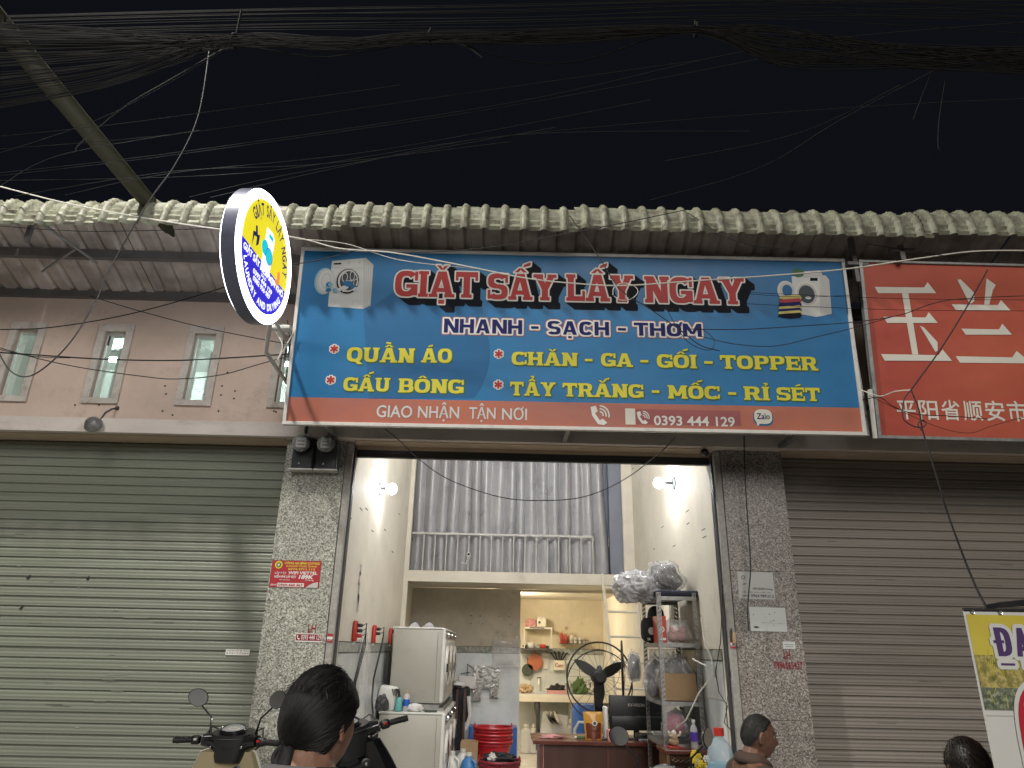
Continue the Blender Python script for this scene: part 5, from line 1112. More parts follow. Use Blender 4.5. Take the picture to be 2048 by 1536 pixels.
for i, px in enumerate((1314, 1326)):
    p = at(px, 1470, 7.86); solo('drinking_glass', MB().lathe([(.026, 0), (.034, .09), (.031, .09), (.024, .01)], (p.x, 7.86+.06*i, ZT), n=20, cap=False).disc((p.x, 7.86+.06*i, ZT+.004), .026), 'clear_glass', '%s drinking glass at the right end of the desk' % ('left' if i == 0 else 'right'), 'glass', 'drinking glasses', smooth=True)
p = at(1290, 1470, 7.9); t = thing('card_terminal', 'low dark printer tray under the monitor', 'printer', (p.x, 7.9, ZT)); part('body', MB().rbox((p.x, 7.93, ZT+.035), (.17, .12, .07), .012), 'black_plastic', t, smooth=True); part('tray', MB().rbox((p.x+.02, 7.86, ZT+.012), (.19, .06, .02), .006), 'clear_plastic', t)

# ------------------------------------------------------------------ slotted-angle shelf rack by the right wall
rk = thing('storage_rack', 'tall grey slotted angle rack loaded with laundry bags by the right wall', 'rack', (1.62, 7.2, .04))
RX0, RX1, RY0, RY1, RT = 1.455, 1.825, 6.8, 7.55, 2.135
def angle_post(x, y, sx, sy):
    """L profile with punched slots: two perforated flanges"""
    mb = MB(); wd = .038; t_ = .002; z = .04; pitch = .04
    def flange(ax):
        def bx(a0, a1, z0, z1):
            if ax == 0: mb.box(min(x, x+sx*a0) if 0 else x+min(sx*a0, sx*a1), y+min(0, sy*t_), z0, x+max(sx*a0, sx*a1), y+max(0, sy*t_), z1)
            else: mb.box(x+min(0, sx*t_), y+min(sy*a0, sy*a1), z0, x+max(0, sx*t_), y+max(sy*a0, sy*a1), z1)
        for a0, a1 in ((0.0021, .009), (.017, .023), (.031, wd)): bx(a0, a1, z, RT)
        n = int((RT-z)/pitch)
        for k in range(n+1):
            z0 = z+pitch*k
            bx(.009, .017, z0, min(RT, z0+.022)); bx(.023, .031, z0+.01 if z0+.01 < RT else z0, min(RT, z0+.032))
    flange(0); flange(1); return mb
for (x, y, sx, sy) in ((RX0, RY0, 1, 1), (RX1, RY0, -1, 1), (RX0, RY1, 1, -1), (RX1, RY1, -1, -1)): part('post', angle_post(x, y, sx, sy), 'galv_steel', rk)
SZ = [.45, .86, 1.20, 1.69, 2.10]
for z in SZ:
    part('shelf_board', MB().box(RX0+.003, RY0+.003, z-.004, RX1-.003, RY1-.003, z).box(RX0+.003, RY0+.003, z-.035, RX1-.003, RY0+.006, z-.004).box(RX0+.003, RY1-.006, z-.035, RX1-.003, RY1-.003, z-.004).box(RX0+.003, RY0+.006, z-.035, RX0+.006, RY1-.006, z-.004), 'galv_steel', rk)
def puff(nm, lab, c, d, core, seed, cat='bag', film='clear_bag', amp=.22):
    t = thing(nm, lab, cat, c); s0 = MB().ball((0, 0, 0), 1, 84, 48)
    def shp(mb, k, ms):
        for v in mb.v:
            q = 1+amp*noise.noise(v*1.8+Vector((seed, 0, 0)))+ms*abs(noise.noise(Vector((v.x*4.5+v.z*2, v.y*4.5+seed, v.z*1.6))))+ms*.4*abs(noise.noise(Vector((v.x*11+v.z*3, v.y*11+seed, v.z*3)))); v.x *= q*d[0]*k; v.y *= q*d[1]*k; v.z = max(v.z, -.75)*q*d[2]*k; v += Vector(c)+Vector((0, 0, .75*d[2]))
        return mb
    if core: part('contents', shp(MB().ball((0, 0, 0), 1, 30, 16), .88, .12), core, t, smooth=True)
    part('film', shp(s0, 1.0, .28), film, t, smooth=True); return t
puff('laundry_bag', 'large bag of grey washing in clear plastic hanging over the left of the rack top', (1.33, 7.15, 2.08), (.21, .28, .15), 'grey_cloth', 1, film='frosted_bag')
puff('laundry_bag', 'rolled quilt in clear plastic on top of the rack', (1.60, 7.1, 2.15), (.175, .24, .165), 'grey_cloth', 2)
solo('folded_mat', MB().rbox((1.66, 7.02, 2.13), (.40, .42, .055), .022).jitter(.008, 9), 'navy_cloth', 'flat folded dark navy mat under the quilt on the rack top', 'mat', smooth=True)
t = thing('backpack', 'black backpack slumped on the upper shelf of the rack', 'backpack', (1.5, 7.25, 1.692)); part('bag', MB().rbox((1.50, 7.3, 1.81), (.2, .24, .24), .08).rbox((1.54, 7.3, 1.95), (.14, .2, .18), .06).jitter(.02, 8), 'black_cloth', t, smooth=True)
part('emblem', MB().disc((1.47, 7.165, 1.80), .035, R90, 20), 'print_white', t); part('letters', ftext(MB(), 'SA', 1.425, 1.715, 1.455, .022, 0, .02, M=Matrix.Translation((0, 7.168, 0)) @ R90), 'print_white', t)
t = thing('red_box', 'bright red carton with a round white face mark on the rack', 'box', (1.51, 7.0, 1.692)); part('carton', MB().box(1.475, 6.93, 1.692, 1.56, 7.12, 1.93), 'socket_red', t, bevel=.002); part('round_mark', MB().disc((1.515, 6.928, 1.81), .026, R90, 20), 'print_white', t); part('round_mark', MB().disc((1.515, 6.9265, 1.81), .016, R90, 16, r2=.008), 'print_red', t); part('printed_line', MB().box(1.485, 6.9275, 1.715, 1.55, 6.9295, 1.735), 'print_white', t)
t = thing('toy_bag', 'clear bag holding two soft pink toys on the rack', 'bag', (1.68, 6.98, 1.692))
for k, (x, y) in enumerate(((1.625, 6.98), (1.71, 6.99))):
    q = part('soft_toy', MB().ball((x, y, 1.755), (.052, .05, .058)).ball((x+.005, y-.01, 1.80), (.04, .04, .035)).ball((x-.02, y-.01, 1.83), .013, 8, 6).ball((x+.03, y-.01, 1.83), .013, 8, 6).ball((x+.0, y-.045, 1.79), (.016, .012, .012), 8, 6), 'soft_pink', t, smooth=True)
part('film', MB().rbox((1.67, 6.99, 1.80), (.24, .17, .21), .05).jitter(.025, 9), 'clear_bag', t, smooth=True)
puff('laundry_bag', 'bag of black and blue clothes on the left of the middle shelf', (1.53, 7.3, 1.205), (.12, .15, .2), 'navy_cloth', 6)
puff('laundry_bag', 'bag of grey clothes leaning behind the carton on the middle shelf', (1.66, 7.1, 1.205), (.15, .15, .21), 'grey_cloth', 7)
puff('laundry_bag', 'bag of white cloth hanging left of the rack near the small fan', (1.39, 7.75, 1.34), (.065, .08, .15), 'grey_cloth', 9)
solo('carton', MB().box(1.50, 6.86, 1.205, 1.79, 7.1, 1.43), 'cardboard', 'plain brown cardboard carton on the middle shelf of the rack', 'carton', bevel=.003)
puff('laundry_bag', 'small bag of magenta clothes on the lower shelf of the rack', (1.60, 6.98, .93), (.095, .1, .095), 'magenta_cloth', 12)
puff('laundry_bag', 'dark bag behind the magenta one on the lower shelf', (1.68, 7.2, .865), (.13, .14, .13), 'black_cloth', 13)
p = at(1398, 1228, 6.9)
solo('white_board', MB().lathe([(.0, -.008), (.175, -.008), (.175, .008), (.0, .008)], (1.79, 7.85, 2.0), Matrix.Rotation(PI/2, 4, 'Y') @ Matrix.Diagonal((1.5, .6, 1, 1)), 30, cap=False), 'white_plastic', 'pale oval ironing board leaning against the right wall behind the rack', 'ironing board', smooth=True)
mb = MB().tube([at(1402, 1235, 6.6), at(1410, 1290, 6.5), at(1422, 1312, 6.45), at(1425, 1330, 6.4)], .008, 6).rbox(at(1428, 1343, 6.4), (.035, .03, .09), .008)
mb.tube([at(1425, 1352, 6.4), at(1398, 1385, 6.5), at(1372, 1440, 6.6), at(1330, 1475, 7.0)], .006, 6).tube([at(1412, 1332, 6.4), at(1385, 1318, 6.5)], .008, 6)
solo('extension_lead', mb, 'wire_white', 'white extension lead with a socket block on the right wall', 'cable', smooth=True)
solo('right_wall_wire', MB().tube([atx(1446, 1170, XR-.02), atx(1441, 1285, XR-.02), atx(1431, 1345, XR-.02), atx(1438, 1385, XR-.02), atx(1455, 1412, XR-.02), atx(1448, 1445, XR-.02), atx(1462, 1460, XR-.02)], .004, 5), 'wire_black', 'thin dark wire running down the tiles of the right wall', 'wire')
solo('shutter_pull_cord', MB().tube([at(1462, 1235, 6.05), at(1459, 1300, 6.05), at(1459, 1345, 6.05), at(1457, 1380, 6.05), at(1452, 1420, 6.05), at(1456, 1455, 6.05)], .003, 5).cbox(at(1459, 1344, 6.05), (.018, .018, .03)), 'wire_black', 'thin dark cord hanging along the right guide rail', 'cord')
p = at(1465, 1276, 6.0); t = thing('padlock', 'small brass lock on the right guide rail', 'lock', (p.x, 5.99, p.z-.05)); part('body', MB().rbox((p.x+.01, 5.99, p.z), (.028, .03, .09), .006), 'tan', t, smooth=True); part('shackle', MB().tube([(p.x-.005, 5.985, p.z+.04), (p.x-.005, 5.985, p.z+.075), (p.x-.02, 5.99, p.z-.03)], .006), 'dark_steel', t)
# altar cabinet, figurine, bottle, flowers
c0 = at(1330, 1497, 6.85); c1 = at(1416, 1500, 6.6)
ZA = at(1370, 1499, 6.6).z
ac = thing('altar_cabinet', 'small carved wooden altar cabinet on the floor right of the desk', 'cabinet', (1.55, 6.75, .04))
X0, X1 = at(1328, 1500, 6.6).x, at(1418, 1500, 6.6).x
part('roof', MB().rbox(((X0+X1)/2, 6.75, ZA-.018), (X1-X0, .36, .036), .008), 'wood_red', ac, smooth=True); part('side', MB().box(X0+.02, 6.6, .04, X0+.045, 6.9, ZA-.037), 'wood_carved', ac); part('side', MB().box(X1-.045, 6.6, .04, X1-.02, 6.9, ZA-.037), 'wood_carved', ac); part('back', MB().box(X0+.046, 6.88, .04, X1-.046, 6.9, ZA-.037), 'wood_carved', ac); part('bottom', MB().box(X0+.046, 6.6, .3, X1-.046, 6.88, .32), 'wood_red', ac)
mb = MB()
for k in range(14): mb.torus((X0+.07+.022*k, 6.605, ZA-.07-.012*(k % 2)), .014, .004, R90, 12, 5)
part('carving', mb, 'wood_carved', ac, smooth=True)
p = at(1348, 1488, 6.72); t = thing('figurine', 'small white and gold seated figurine on a red base on the altar cabinet', 'figurine', (p.x, 6.72, ZA)); k_ = .001
part('base', MB().rbox((p.x+.003, 6.72, ZA+.006), (.11, .09, .012), .004), 'socket_red', t); part('body', MB().ball((p.x, 6.72, ZA+.045), (.045, .04, .034)).ball((p.x, 6.71, ZA+.082), (.032, .03, .03)), 'tan', t, smooth=True); part('head', MB().ball((p.x, 6.705, ZA+.115), .022), 'cream_paint', t, smooth=True)
for s_ in (-1, 1): part('arm', MB().tube([(p.x+s_*.02, 6.71, ZA+.09), (p.x+s_*.045, 6.69, ZA+.10), (p.x+s_*.05, 6.68, ZA+.12)], .009).ball((p.x+s_*.05, 6.68, ZA+.122), .010, 8, 6), 'cream_paint', t, smooth=True)
p = at(1391, 1497, 6.64); bottle('water_bottle', 'clear water bottle with a violet label on the altar cabinet', (p.x, 6.66, ZA), .031, .225, 'clear_plastic', 'white_plastic', .45, 'violet_label', sh=.68)
p = at(1398, 1523, 6.4); t = thing('flower_vase', 'vase of yellow and white flowers in front of the altar cabinet', 'flowers', (p.x, 6.45, .04)); part('vase', MB().lathe([(.04, 0), (.06, .15), (.03, .4), (.035, p.z-.12)], (p.x, 6.45, .04), n=18), 'white_plastic', t, smooth=True)
for k in range(12):
    q = Vector((p.x+random.uniform(-.06, .07), 6.42+random.uniform(-.04, .04), p.z+random.uniform(-.07, .06))); m_ = 'yellow_petal' if k % 4 else 'white_cloth'; mb = MB()
    for j in range(6): a = 2*PI*j/6; mb.ball(q+Vector((.018*math.cos(a), -.004, .018*math.sin(a))), (.011, .005, .011), 6, 4)
    mb.ball(q+Vector((0, -.008, 0)), .009, 6, 4); part('flower', mb, m_, t, smooth=True)
for k in range(6): q = Vector((p.x+random.uniform(-.07, .07), 6.45, p.z+random.uniform(-.1, 0))); part('leaf', MB().ball(q, (.012, .006, .035), 6, 4, Matrix.Rotation(random.uniform(-1, 1), 4, 'Y')), 'green_leaf', t)
# water jug
jx = 1.735; jt = thing('water_dispenser_jug', 'large blue tinted water jug with a red cap standing beside the right guide rail', 'jug', (jx, 6.3, .5)); zt = at(1455, 1456, 6.08).z; flat('jug_plastic', (.55, .68, .75), .08, alpha=.35); flat('jug_water', (.10, .36, .50), .1, alpha=.8)
jx = 1.735
prof = [(.095, 0), (.104, .02), (.104, .10), (.098, .11), (.104, .12), (.104, .25), (.10, .27), (.085, .33), (.045, .375), (.035, .39), (.035, .43)]; zb = zt-.455
part('bottle', MB().lathe(prof, (jx, 6.08, zb), n=32), 'jug_plastic', jt, smooth=True); part('water', MB().lathe([(.09, .01), (.099, .05), (.099, .21), (.0, .21)], (jx, 6.08, zb), n=28), 'jug_water', jt, smooth=True); part('cap', MB().lathe([(.040, .40), (.040, .455)], (jx, 6.08, zb), n=20), 'socket_red', jt, smooth=True)
mb = MB(); txt = 'WASE'
for i, ch in enumerate(txt):
    a = -PI/2 - .62 + .42*i; M_ = Matrix.Translation((jx, 6.08, zb)) @ Matrix.Rotation(a+PI/2, 4, 'Z') @ Matrix.Translation((0, -.1065, .12)) @ R90; ftext(mb, ch, -.020, 0, .020, .05, 0, .02, M=M_)
part('letters', mb, 'print_red', jt); solo('jug_stand', MB().box(jx-.10, 5.97, .04, jx+.10, 6.19, zb-.002), 'white_alu', 'white stand under the large water jug', 'stand', bevel=.01)

# ------------------------------------------------------------------ people
pm('hair_brown', (.022, .014, .011), .45, var=.3, scale=40)
def sstep(a, b, x): t = max(0, min(1, (x-a)/(b-a))); return t*t*(3-2*t)
def g2(x, s): return math.exp(-(x/s)**2)
def head_point(d):
    x, y, z = d; px, py, pz = .076*x, .096*y, .116*z
    t = sstep(0, -1, z); px *= 1-.16*t*(1 if y > 0 else .6)
    if y < 0: py *= 1-.42*t
    else: py += .012*t*y
    f = sstep(.15, .6, y)
    py += f*(.026*g2(px, .012)*(g2(pz+.022, .016) + .55*g2(pz-.002, .018)) + .006*g2(pz-.034, .014)*g2(px, .05) - .011*(g2(px-.031, .016)+g2(px+.031, .016))*g2(pz-.014, .011)
             + .004*(g2(px-.046, .02)+g2(px+.046, .02))*g2(pz+.02, .02) + .009*g2(px, .022)*g2(pz+.058, .012) - .006*g2(px, .024)*g2(pz+.058, .003) + .008*g2(px, .022)*g2(pz+.096, .014) - .004*g2(px, .03)*g2(pz+.076, .008))
    return Vector((px, py, pz))
def head_mesh(mb, M, nu=110, nv=84):
    k = len(mb.v)
    dirs = []
    for i in range(nv+1):
        th = -PI/2 + PI*i/nv
        for j in range(nu):
            ph = 2*PI*j/nu; dirs.append(Vector((math.cos(th)*math.cos(ph), math.cos(th)*math.sin(ph), math.sin(th))))
    for d in dirs: mb.v.append(M @ head_point(d))
    for i in range(nv):
        for j in range(nu): mb.f.append([k+i*nu+j, k+i*nu+(j+1) % nu, k+(i+1)*nu+(j+1) % nu, k+(i+1)*nu+j])
    for s in (-1, 1):
        E_ = M @ Matrix.Translation((s*.078, -.012, -.004)) @ Matrix.Rotation(s*.35, 4, 'Z') @ Matrix.Rotation(-.15, 4, 'X')
        mb.ball((0, 0, 0), (.009, .017, .030), 16, 12, E_); mb.torus((s*.004, 0, 0), .022, .0055, E_ @ Matrix.Rotation(PI/2, 4, 'Y') @ Matrix.Diagonal((1.25, .72, 1, 1)), 24, 8)
def hair_cap(M, thr, thick, rough=.002, tilt=.9, low=-.9, nu=120, nv=90, soft=.10):
    mb = MB()
    for i in range(nv+1):
        th = -PI/2 + PI*i/nv
        for j in range(nu):
            ph = 2*PI*j/nu; d = Vector((math.cos(th)*math.cos(ph), math.cos(th)*math.sin(ph), math.sin(th)))
            h = d.z - d.y*tilt - .10*abs(d.x) + .05*noise.noise(d*5)
            m = sstep(thr-soft, thr+soft, h)*sstep(low-.08, low+.08, d.z)
            p = head_point(d); n = Vector((p.x/.076**2, p.y/.096**2, p.z/.116**2)).normalized()
            tk = (thick*(1+.35*d.z) + rough*noise.noise(Vector((d.x*22, d.y*22, d.z*7))))*m - .007*(1-m)
            mb.v.append(M @ (p + n*tk))
    for i in range(nv):
        for j in range(nu): mb.f.append([i*nu+j, i*nu+(j+1) % nu, (i+1)*nu+(j+1) % nu, (i+1)*nu+j])
    return mb
def skin_mesh(verts, edges, root=0, sub=2):
    """verts: list of (pos, radius)"""
    me = bpy.data.meshes.new('skel'); me.from_pydata([tuple(v[0]) for v in verts], edges, []); me.update()
    ob = bpy.data.objects.new('skel', me); col.objects.link(ob)
    ob.modifiers.new('s', 'SKIN'); sd = ob.modifiers.new('u', 'SUBSURF'); sd.levels = sub; sd.render_levels = sub
    for i, v in enumerate(me.skin_vertices[0].data):
        r = verts[i][1]; v.radius = r if isinstance(r, tuple) else (r, r); v.use_root = (i == root)
    dg = bpy.context.evaluated_depsgraph_get(); dg.update(); m2 = bpy.data.meshes.new_from_object(ob.evaluated_get(dg))
    mb = MB(); mb.add([v.co.copy() for v in m2.vertices], [list(p.vertices) for p in m2.polygons])
    bpy.data.objects.remove(ob); bpy.data.meshes.remove(m2); return mb
def remesh(mb, vox):
    me = bpy.data.meshes.new('rm'); me.from_pydata([tuple(v) for v in mb.v], [], mb.f); me.update(); ob = bpy.data.objects.new('rm', me); col.objects.link(ob)
    r = ob.modifiers.new('r', 'REMESH'); r.mode = 'VOXEL'; r.voxel_size = vox; s = ob.modifiers.new('sm', 'SMOOTH'); s.iterations = 2; s.factor = .5
    dg = bpy.context.evaluated_depsgraph_get(); dg.update(); m2 = bpy.data.meshes.new_from_object(ob.evaluated_get(dg)); out = MB(); out.add([v.co.copy() for v in m2.vertices], [list(p.vertices) for p in m2.polygons])
    bpy.data.objects.remove(ob); bpy.data.meshes.remove(m2); return out
def person(lab, loc, rz, pose, skin, hair, shirt, trousers, head_turn=0, head_tilt=0, hthr=.12, hthick=.006, cat='person', long_hair=False, k=1., head_side=0.):
    """local frame: +y is the way the body faces, origin on the ground under the pelvis"""
    t = thing('person', lab, cat, loc, (0, 0, rz)); TM = mw(t)
    zp = pose['pelvis']; sit = pose['sit']; J = {}
    J['pelvis'] = ((0, 0, zp), (.15, .11)); J['waist'] = ((0, .0, zp+.16), (.125, .095)); J['chest'] = ((0, -.01, zp+.34), (.15, .105)); J['upper'] = ((0, -.015, zp+.45), (.11, .085)); J['neck'] = ((0, .0, zp+.545), (.055, .055)); J['skull'] = ((0, .02, zp+.62), (.05, .055))
    for s, n_ in ((-1, 'l'), (1, 'r')):
        J['sh'+n_] = ((s*.165, -.015, zp+.455), .058); J['el'+n_] = ((s*.215, .02 if not sit else .08, zp+.19), .043); J['wr'+n_] = ((s*.20, .10 if not sit else .27, zp-.04 if not sit else zp+.10), .028); w_ = Vector(J['wr'+n_][0])
        d = Vector((0, .35, -1)).normalized() if not sit else Vector((-s*.2, .95, -.25)).normalized()
        J['pa'+n_] = (w_+d*.06, (.036, .018)); e = Vector((1, 0, 0)); q = d.cross(e).normalized()
        for i, (o, l) in enumerate(((-.027, .062), (-.009, .075), (.009, .07), (.026, .055))):
            b_ = w_+d*.095+e*o*s; J['f%d%s' % (i, n_)] = (b_, .0095); J['g%d%s' % (i, n_)] = (b_+d*l*.55+q*.006, .0085); J['h%d%s' % (i, n_)] = (b_+d*l*.9+q*.024, .0075)
        J['t0'+n_] = (w_+d*.04-e*.035*s, .011); J['t1'+n_] = (w_+d*.075-e*.052*s+q*.01, .0095); J['t2'+n_] = (w_+d*.105-e*.055*s+q*.018, .008)
        J['hp'+n_] = ((s*.09, .0, zp-.04), .085)
        if sit: J['kn'+n_] = ((s*.15, .42, zp+.02), .062); J['an'+n_] = ((s*.15, .40, .09), .04); J['to'+n_] = ((s*.16, .56, .035), .035)
        else: J['kn'+n_] = ((s*.10, .02, zp*.53), .062); J['an'+n_] = ((s*.10, -.02, .09), .042); J['to'+n_] = ((s*.11, .14, .035), .035)
    names = list(J); ix = {n_: i for i, n_ in enumerate(names)}
    ed = [('pelvis', 'waist'), ('waist', 'chest'), ('chest', 'upper'), ('upper', 'neck'), ('neck', 'skull')]
    for n_ in 'lr':
        ed += [('upper', 'sh'+n_), ('sh'+n_, 'el'+n_), ('el'+n_, 'wr'+n_), ('wr'+n_, 'pa'+n_), ('pelvis', 'hp'+n_), ('hp'+n_, 'kn'+n_), ('kn'+n_, 'an'+n_), ('an'+n_, 'to'+n_), ('pa'+n_, 't0'+n_), ('t0'+n_, 't1'+n_), ('t1'+n_, 't2'+n_)]
        for i in range(4): ed += [('pa'+n_, 'f%d%s' % (i, n_)), ('f%d%s' % (i, n_), 'g%d%s' % (i, n_)), ('g%d%s' % (i, n_), 'h%d%s' % (i, n_))]
    body = skin_mesh([J[n_] for n_ in names], [(ix[a], ix[b]) for a, b in ed], 0, 1)
    HM = Matrix.Translation((head_side, .045, zp+.632)) @ Matrix.Rotation(head_turn, 4, 'Z') @ Matrix.Rotation(head_tilt, 4, 'X') @ Matrix.Scale(k, 4)
    head_mesh(body, HM); body = remesh(body, .0062)
    bo = part('body', body, skin, t, smooth=True, local=True, sharp=0)
    part('hair', hair_cap(HM, hthr, hthick), hair, t, smooth=True, local=True, sharp=0)
    for s in (-1, 1):
        e = part('eye', MB().ball((s*.030, .079, .013), .0115, 16, 10, HM), 'print_cream', t, smooth=True, local=True) if 0 else part('eye', MB().ball(HM @ Vector((s*.030, .0725, .012)), .0105, 16, 10), 'print_grey', t, smooth=True, local=True)
        part('iris', MB().ball(HM @ Vector((s*.030, .0785, .012)), .0065, 12, 8), 'gloss_black', e, smooth=True, local=True)
        part('eyebrow', MB().tube([HM @ Vector((s*.014, .097, .033)), HM @ Vector((s*.03, .094, .037)), HM @ Vector((s*.047, .08, .032))], [.0025, .0035, .002], 6), hair, t, smooth=True, local=True)
    # clothes grown from the same skeleton, a little wider
    def cloth(nm, keys, edges, add, m, trim=None):
        vs = []
        for n_ in keys:
            p, r = J[n_]; r = r if isinstance(r, tuple) else (r, r)
            if trim and n_ in trim: p = Vector(p)*(1-trim[n_][1]) + Vector(J[trim[n_][0]][0])*trim[n_][1]
            vs.append((p, (r[0]+add, r[1]+add)))
        kk = {n_: i for i, n_ in enumerate(keys)}; mb = skin_mesh(vs, [(kk[a], kk[b]) for a, b in edges], 0, 2)
        for v in mb.v: v += noise.noise_vector(v*9)*.006
        part(nm, mb, m, t, smooth=True, local=True, sharp=0)
    cloth('shirt', ['pelvis', 'waist', 'chest', 'upper', 'shl', 'ell', 'shr', 'elr'], [('pelvis', 'waist'), ('waist', 'chest'), ('chest', 'upper'), ('upper', 'shl'), ('shl', 'ell'), ('upper', 'shr'), ('shr', 'elr')], .016, shirt, {'ell': ('shl', .15), 'elr': ('shr', .15)})
    cloth('trousers', ['pelvis', 'hpl', 'knl', 'anl', 'hpr', 'knr', 'anr'], [('pelvis', 'hpl'), ('hpl', 'knl'), ('knl', 'anl'), ('pelvis', 'hpr'), ('hpr', 'knr'), ('knr', 'anr')], .014, trousers, {'anl': ('knl', .08), 'anr': ('knr', .08)})
    z0 = zp+.50
    col_ = MB()
    def cf(u, v):
        a = PI/2 + .28 + u*(2*PI-.56); r_ = .074+.03*(1-v)+.016*math.sin(v*PI); return (r_*math.cos(a)*1.08, r_*math.sin(a)*.95, z0+.055*v - .035*(math.sin(a) if math.sin(a) > 0 else .2*math.sin(a)))
    col_.grid(cf, 40, 8); o = part('collar', col_, shirt, t, smooth=True, local=True, sharp=0); o.modifiers.new('s', 'SOLIDIFY').thickness = .004
    for s_, n_ in ((-1, 'l'), (1, 'r')):
        a_ = Vector(J['an'+n_][0]); b_ = Vector(J['to'+n_][0]); part('sandal', MB().rbox((a_+b_)*.5+Vector((0, .01, -.045)), (.095, .26, .022), .01), 'black_rubber', t, smooth=True, local=True)
    return t, HM, TM

# woman in the foreground, seen from behind
hc = at(645, 1452, 1.78)
zp = hc.z-.632+.004; wo_t, HM, TM = person('woman with black tied back hair seen from behind in the foreground', (hc.x-.02, 1.74, 0), math.radians(-18), {'pelvis': zp, 'sit': False}, 'skin_light', 'hair_black', 'shirt_grey', 'denim', k=.91, head_turn=math.radians(-8), head_tilt=-.06, hthr=-.20, hthick=.014)
def dirp(d, off):
    d = Vector(d).normalized(); p = head_point(d); n = Vector((p.x/.076**2, p.y/.096**2, p.z/.116**2)).normalized(); return HM @ (p+n*off)
st = MB(); gd = Vector((-.20, -.86, -.42)).normalized(); rnd = random.Random(4)
for k in range(2600):
    a = rnd.uniform(0, 2*PI); zz = rnd.uniform(-.5, 1); d = Vector((math.cos(a)*math.sqrt(1-zz*zz), math.sin(a)*math.sqrt(1-zz*zz), zz))
    if d.z - .9*d.y - .10*abs(d.x) < -.05: continue
    if d.angle(gd) > 2.3: continue
    pts = []; w_ = rnd.gauss(0, .07); off = rnd.uniform(.0125, .0185)
    for i in range(9):
        u = i/8*.97; q = d.lerp(gd, u).normalized(); q = (q + Vector((w_, 0, w_))*math.sin(PI*u)*.6).normalized(); pts.append(dirp(q, off*(1+.3*q.z)))
    st.tube(pts, .0009, 3, cap=False)
for k in range(230):
    a = rnd.uniform(0, 2*PI); d = Vector((math.cos(a)*.7, math.sin(a)*.5-.2, .8)).normalized(); q = (d+Vector((rnd.uniform(-.4, .4), -.3, -.2))).normalized()
    st.tube([dirp(d, .015), dirp((d+q).normalized(), rnd.uniform(.019, .026)), dirp(q, rnd.uniform(.016, .036))], .0004, 3, cap=False)
part('hair_strands', st, 'hair_black', wo_t, smooth=True, local=True, kind='stuff')
tail = [dirp(gd, .008), dirp(gd, .026)+Vector((.008, -.0, -.03)), dirp(gd, .026)+Vector((.020, .02, -.10)), dirp(gd, .015)+Vector((.03, .03, -.19)), dirp(gd, .015)+Vector((.03, .03, -.26))]
part('ponytail', MB().tube(tail, [.022, .03, .032, .024, .008], 16).jitter(.004, 30), 'hair_black', wo_t, smooth=True, local=True); part('hair_tie', MB().torus(dirp(gd, .022)+Vector((-.001, -.002, -.008)), .023, .006, Matrix.Rotation(.9, 4, 'X')), 'black_cloth', wo_t, smooth=True, local=True)
st = MB()
for k in range(260):
    a = rnd.uniform(0, 2*PI); pts = []
    for i, p_ in enumerate(tail): r_ = [.020, .029, .031, .024, .012][i]; pts.append(p_+Vector((math.cos(a)*r_, math.sin(a)*r_, 0))*1.03)
    st.tube(pts, .0009, 3, cap=False)
part('hair_strands', st, 'hair_black', wo_t, smooth=True, local=True, kind='stuff')

# seated man in front of the right pillar
hc = at(1512, 1474, 4.45); k_ = 1.0
zp = hc.z-.632; mn_t, HMm, _t = person('man with short greying hair and brown collared shirt sitting before the right pillar', (hc.x-.03, 4.45, 0), math.radians(-82), {'pelvis': zp, 'sit': True}, 'skin_tan', 'hair_grey', 'shirt_brown', 'denim', head_turn=math.radians(-4), head_tilt=-.12, hthr=.17, hthick=.0035)
# figure at the right edge behind the poster
hc = at(1948, 1545, 3.0)
p3_t, HMp, _t = person('person with dark brown hair partly hidden by the yellow poster at the right edge', (hc.x, 3.0, 0), math.radians(-15), {'pelvis': hc.z-.632, 'sit': True}, 'skin_light', 'hair_brown', 'shirt_grey', 'denim', k=.9, head_tilt=-.2, hthr=-.12, hthick=.014)
def fuzz(t, M, thr, L_, n_, m, seed, tilt=.9, width=.0009, sweepdir=(0, -.5, -.5)):
    rnd = random.Random(seed); mb = MB(); sw = Vector(sweepdir)
    for k in range(n_):
        a = rnd.uniform(0, 2*PI); zz = rnd.uniform(-.8, 1); d = Vector((math.cos(a)*math.sqrt(1-zz*zz), math.sin(a)*math.sqrt(1-zz*zz), zz))
        if d.z-d.y*tilt-.1*abs(d.x)+.05*noise.noise(d*5) < thr+rnd.gauss(0, .07): continue
        p = head_point(d); nn = Vector((p.x/.076**2, p.y/.096**2, p.z/.116**2)).normalized(); tg = (sw - nn*sw.dot(nn)); l = L_*rnd.uniform(.6, 1.3)
        q0, q1, q2 = p+nn*.001, p+nn*l*.45+tg*l*.5, p+nn*l*.6+tg*l*1.1+Vector((rnd.uniform(-1, 1), rnd.uniform(-1, 1), rnd.uniform(-1, 1)))*l*.2
        s_ = nn.cross(tg); s_ = s_.normalized()*width if s_.length > 1e-5 else Vector((width, 0, 0))
        k_ = len(mb.v); mb.v += [M @ x for x in (q0-s_, q0+s_, q1+s_, q1-s_, q2)]; mb.f += [[k_, k_+1, k_+2, k_+3], [k_+3, k_+2, k_+4]]
    part('hair_strands', mb, m, t, local=True, kind='stuff')
fuzz(mn_t, HMm, .14, .010, 14000, 'hair_grey', 5)
fuzz(p3_t, HMp, -.12, .03, 6000, 'hair_brown', 6, width=.0011)
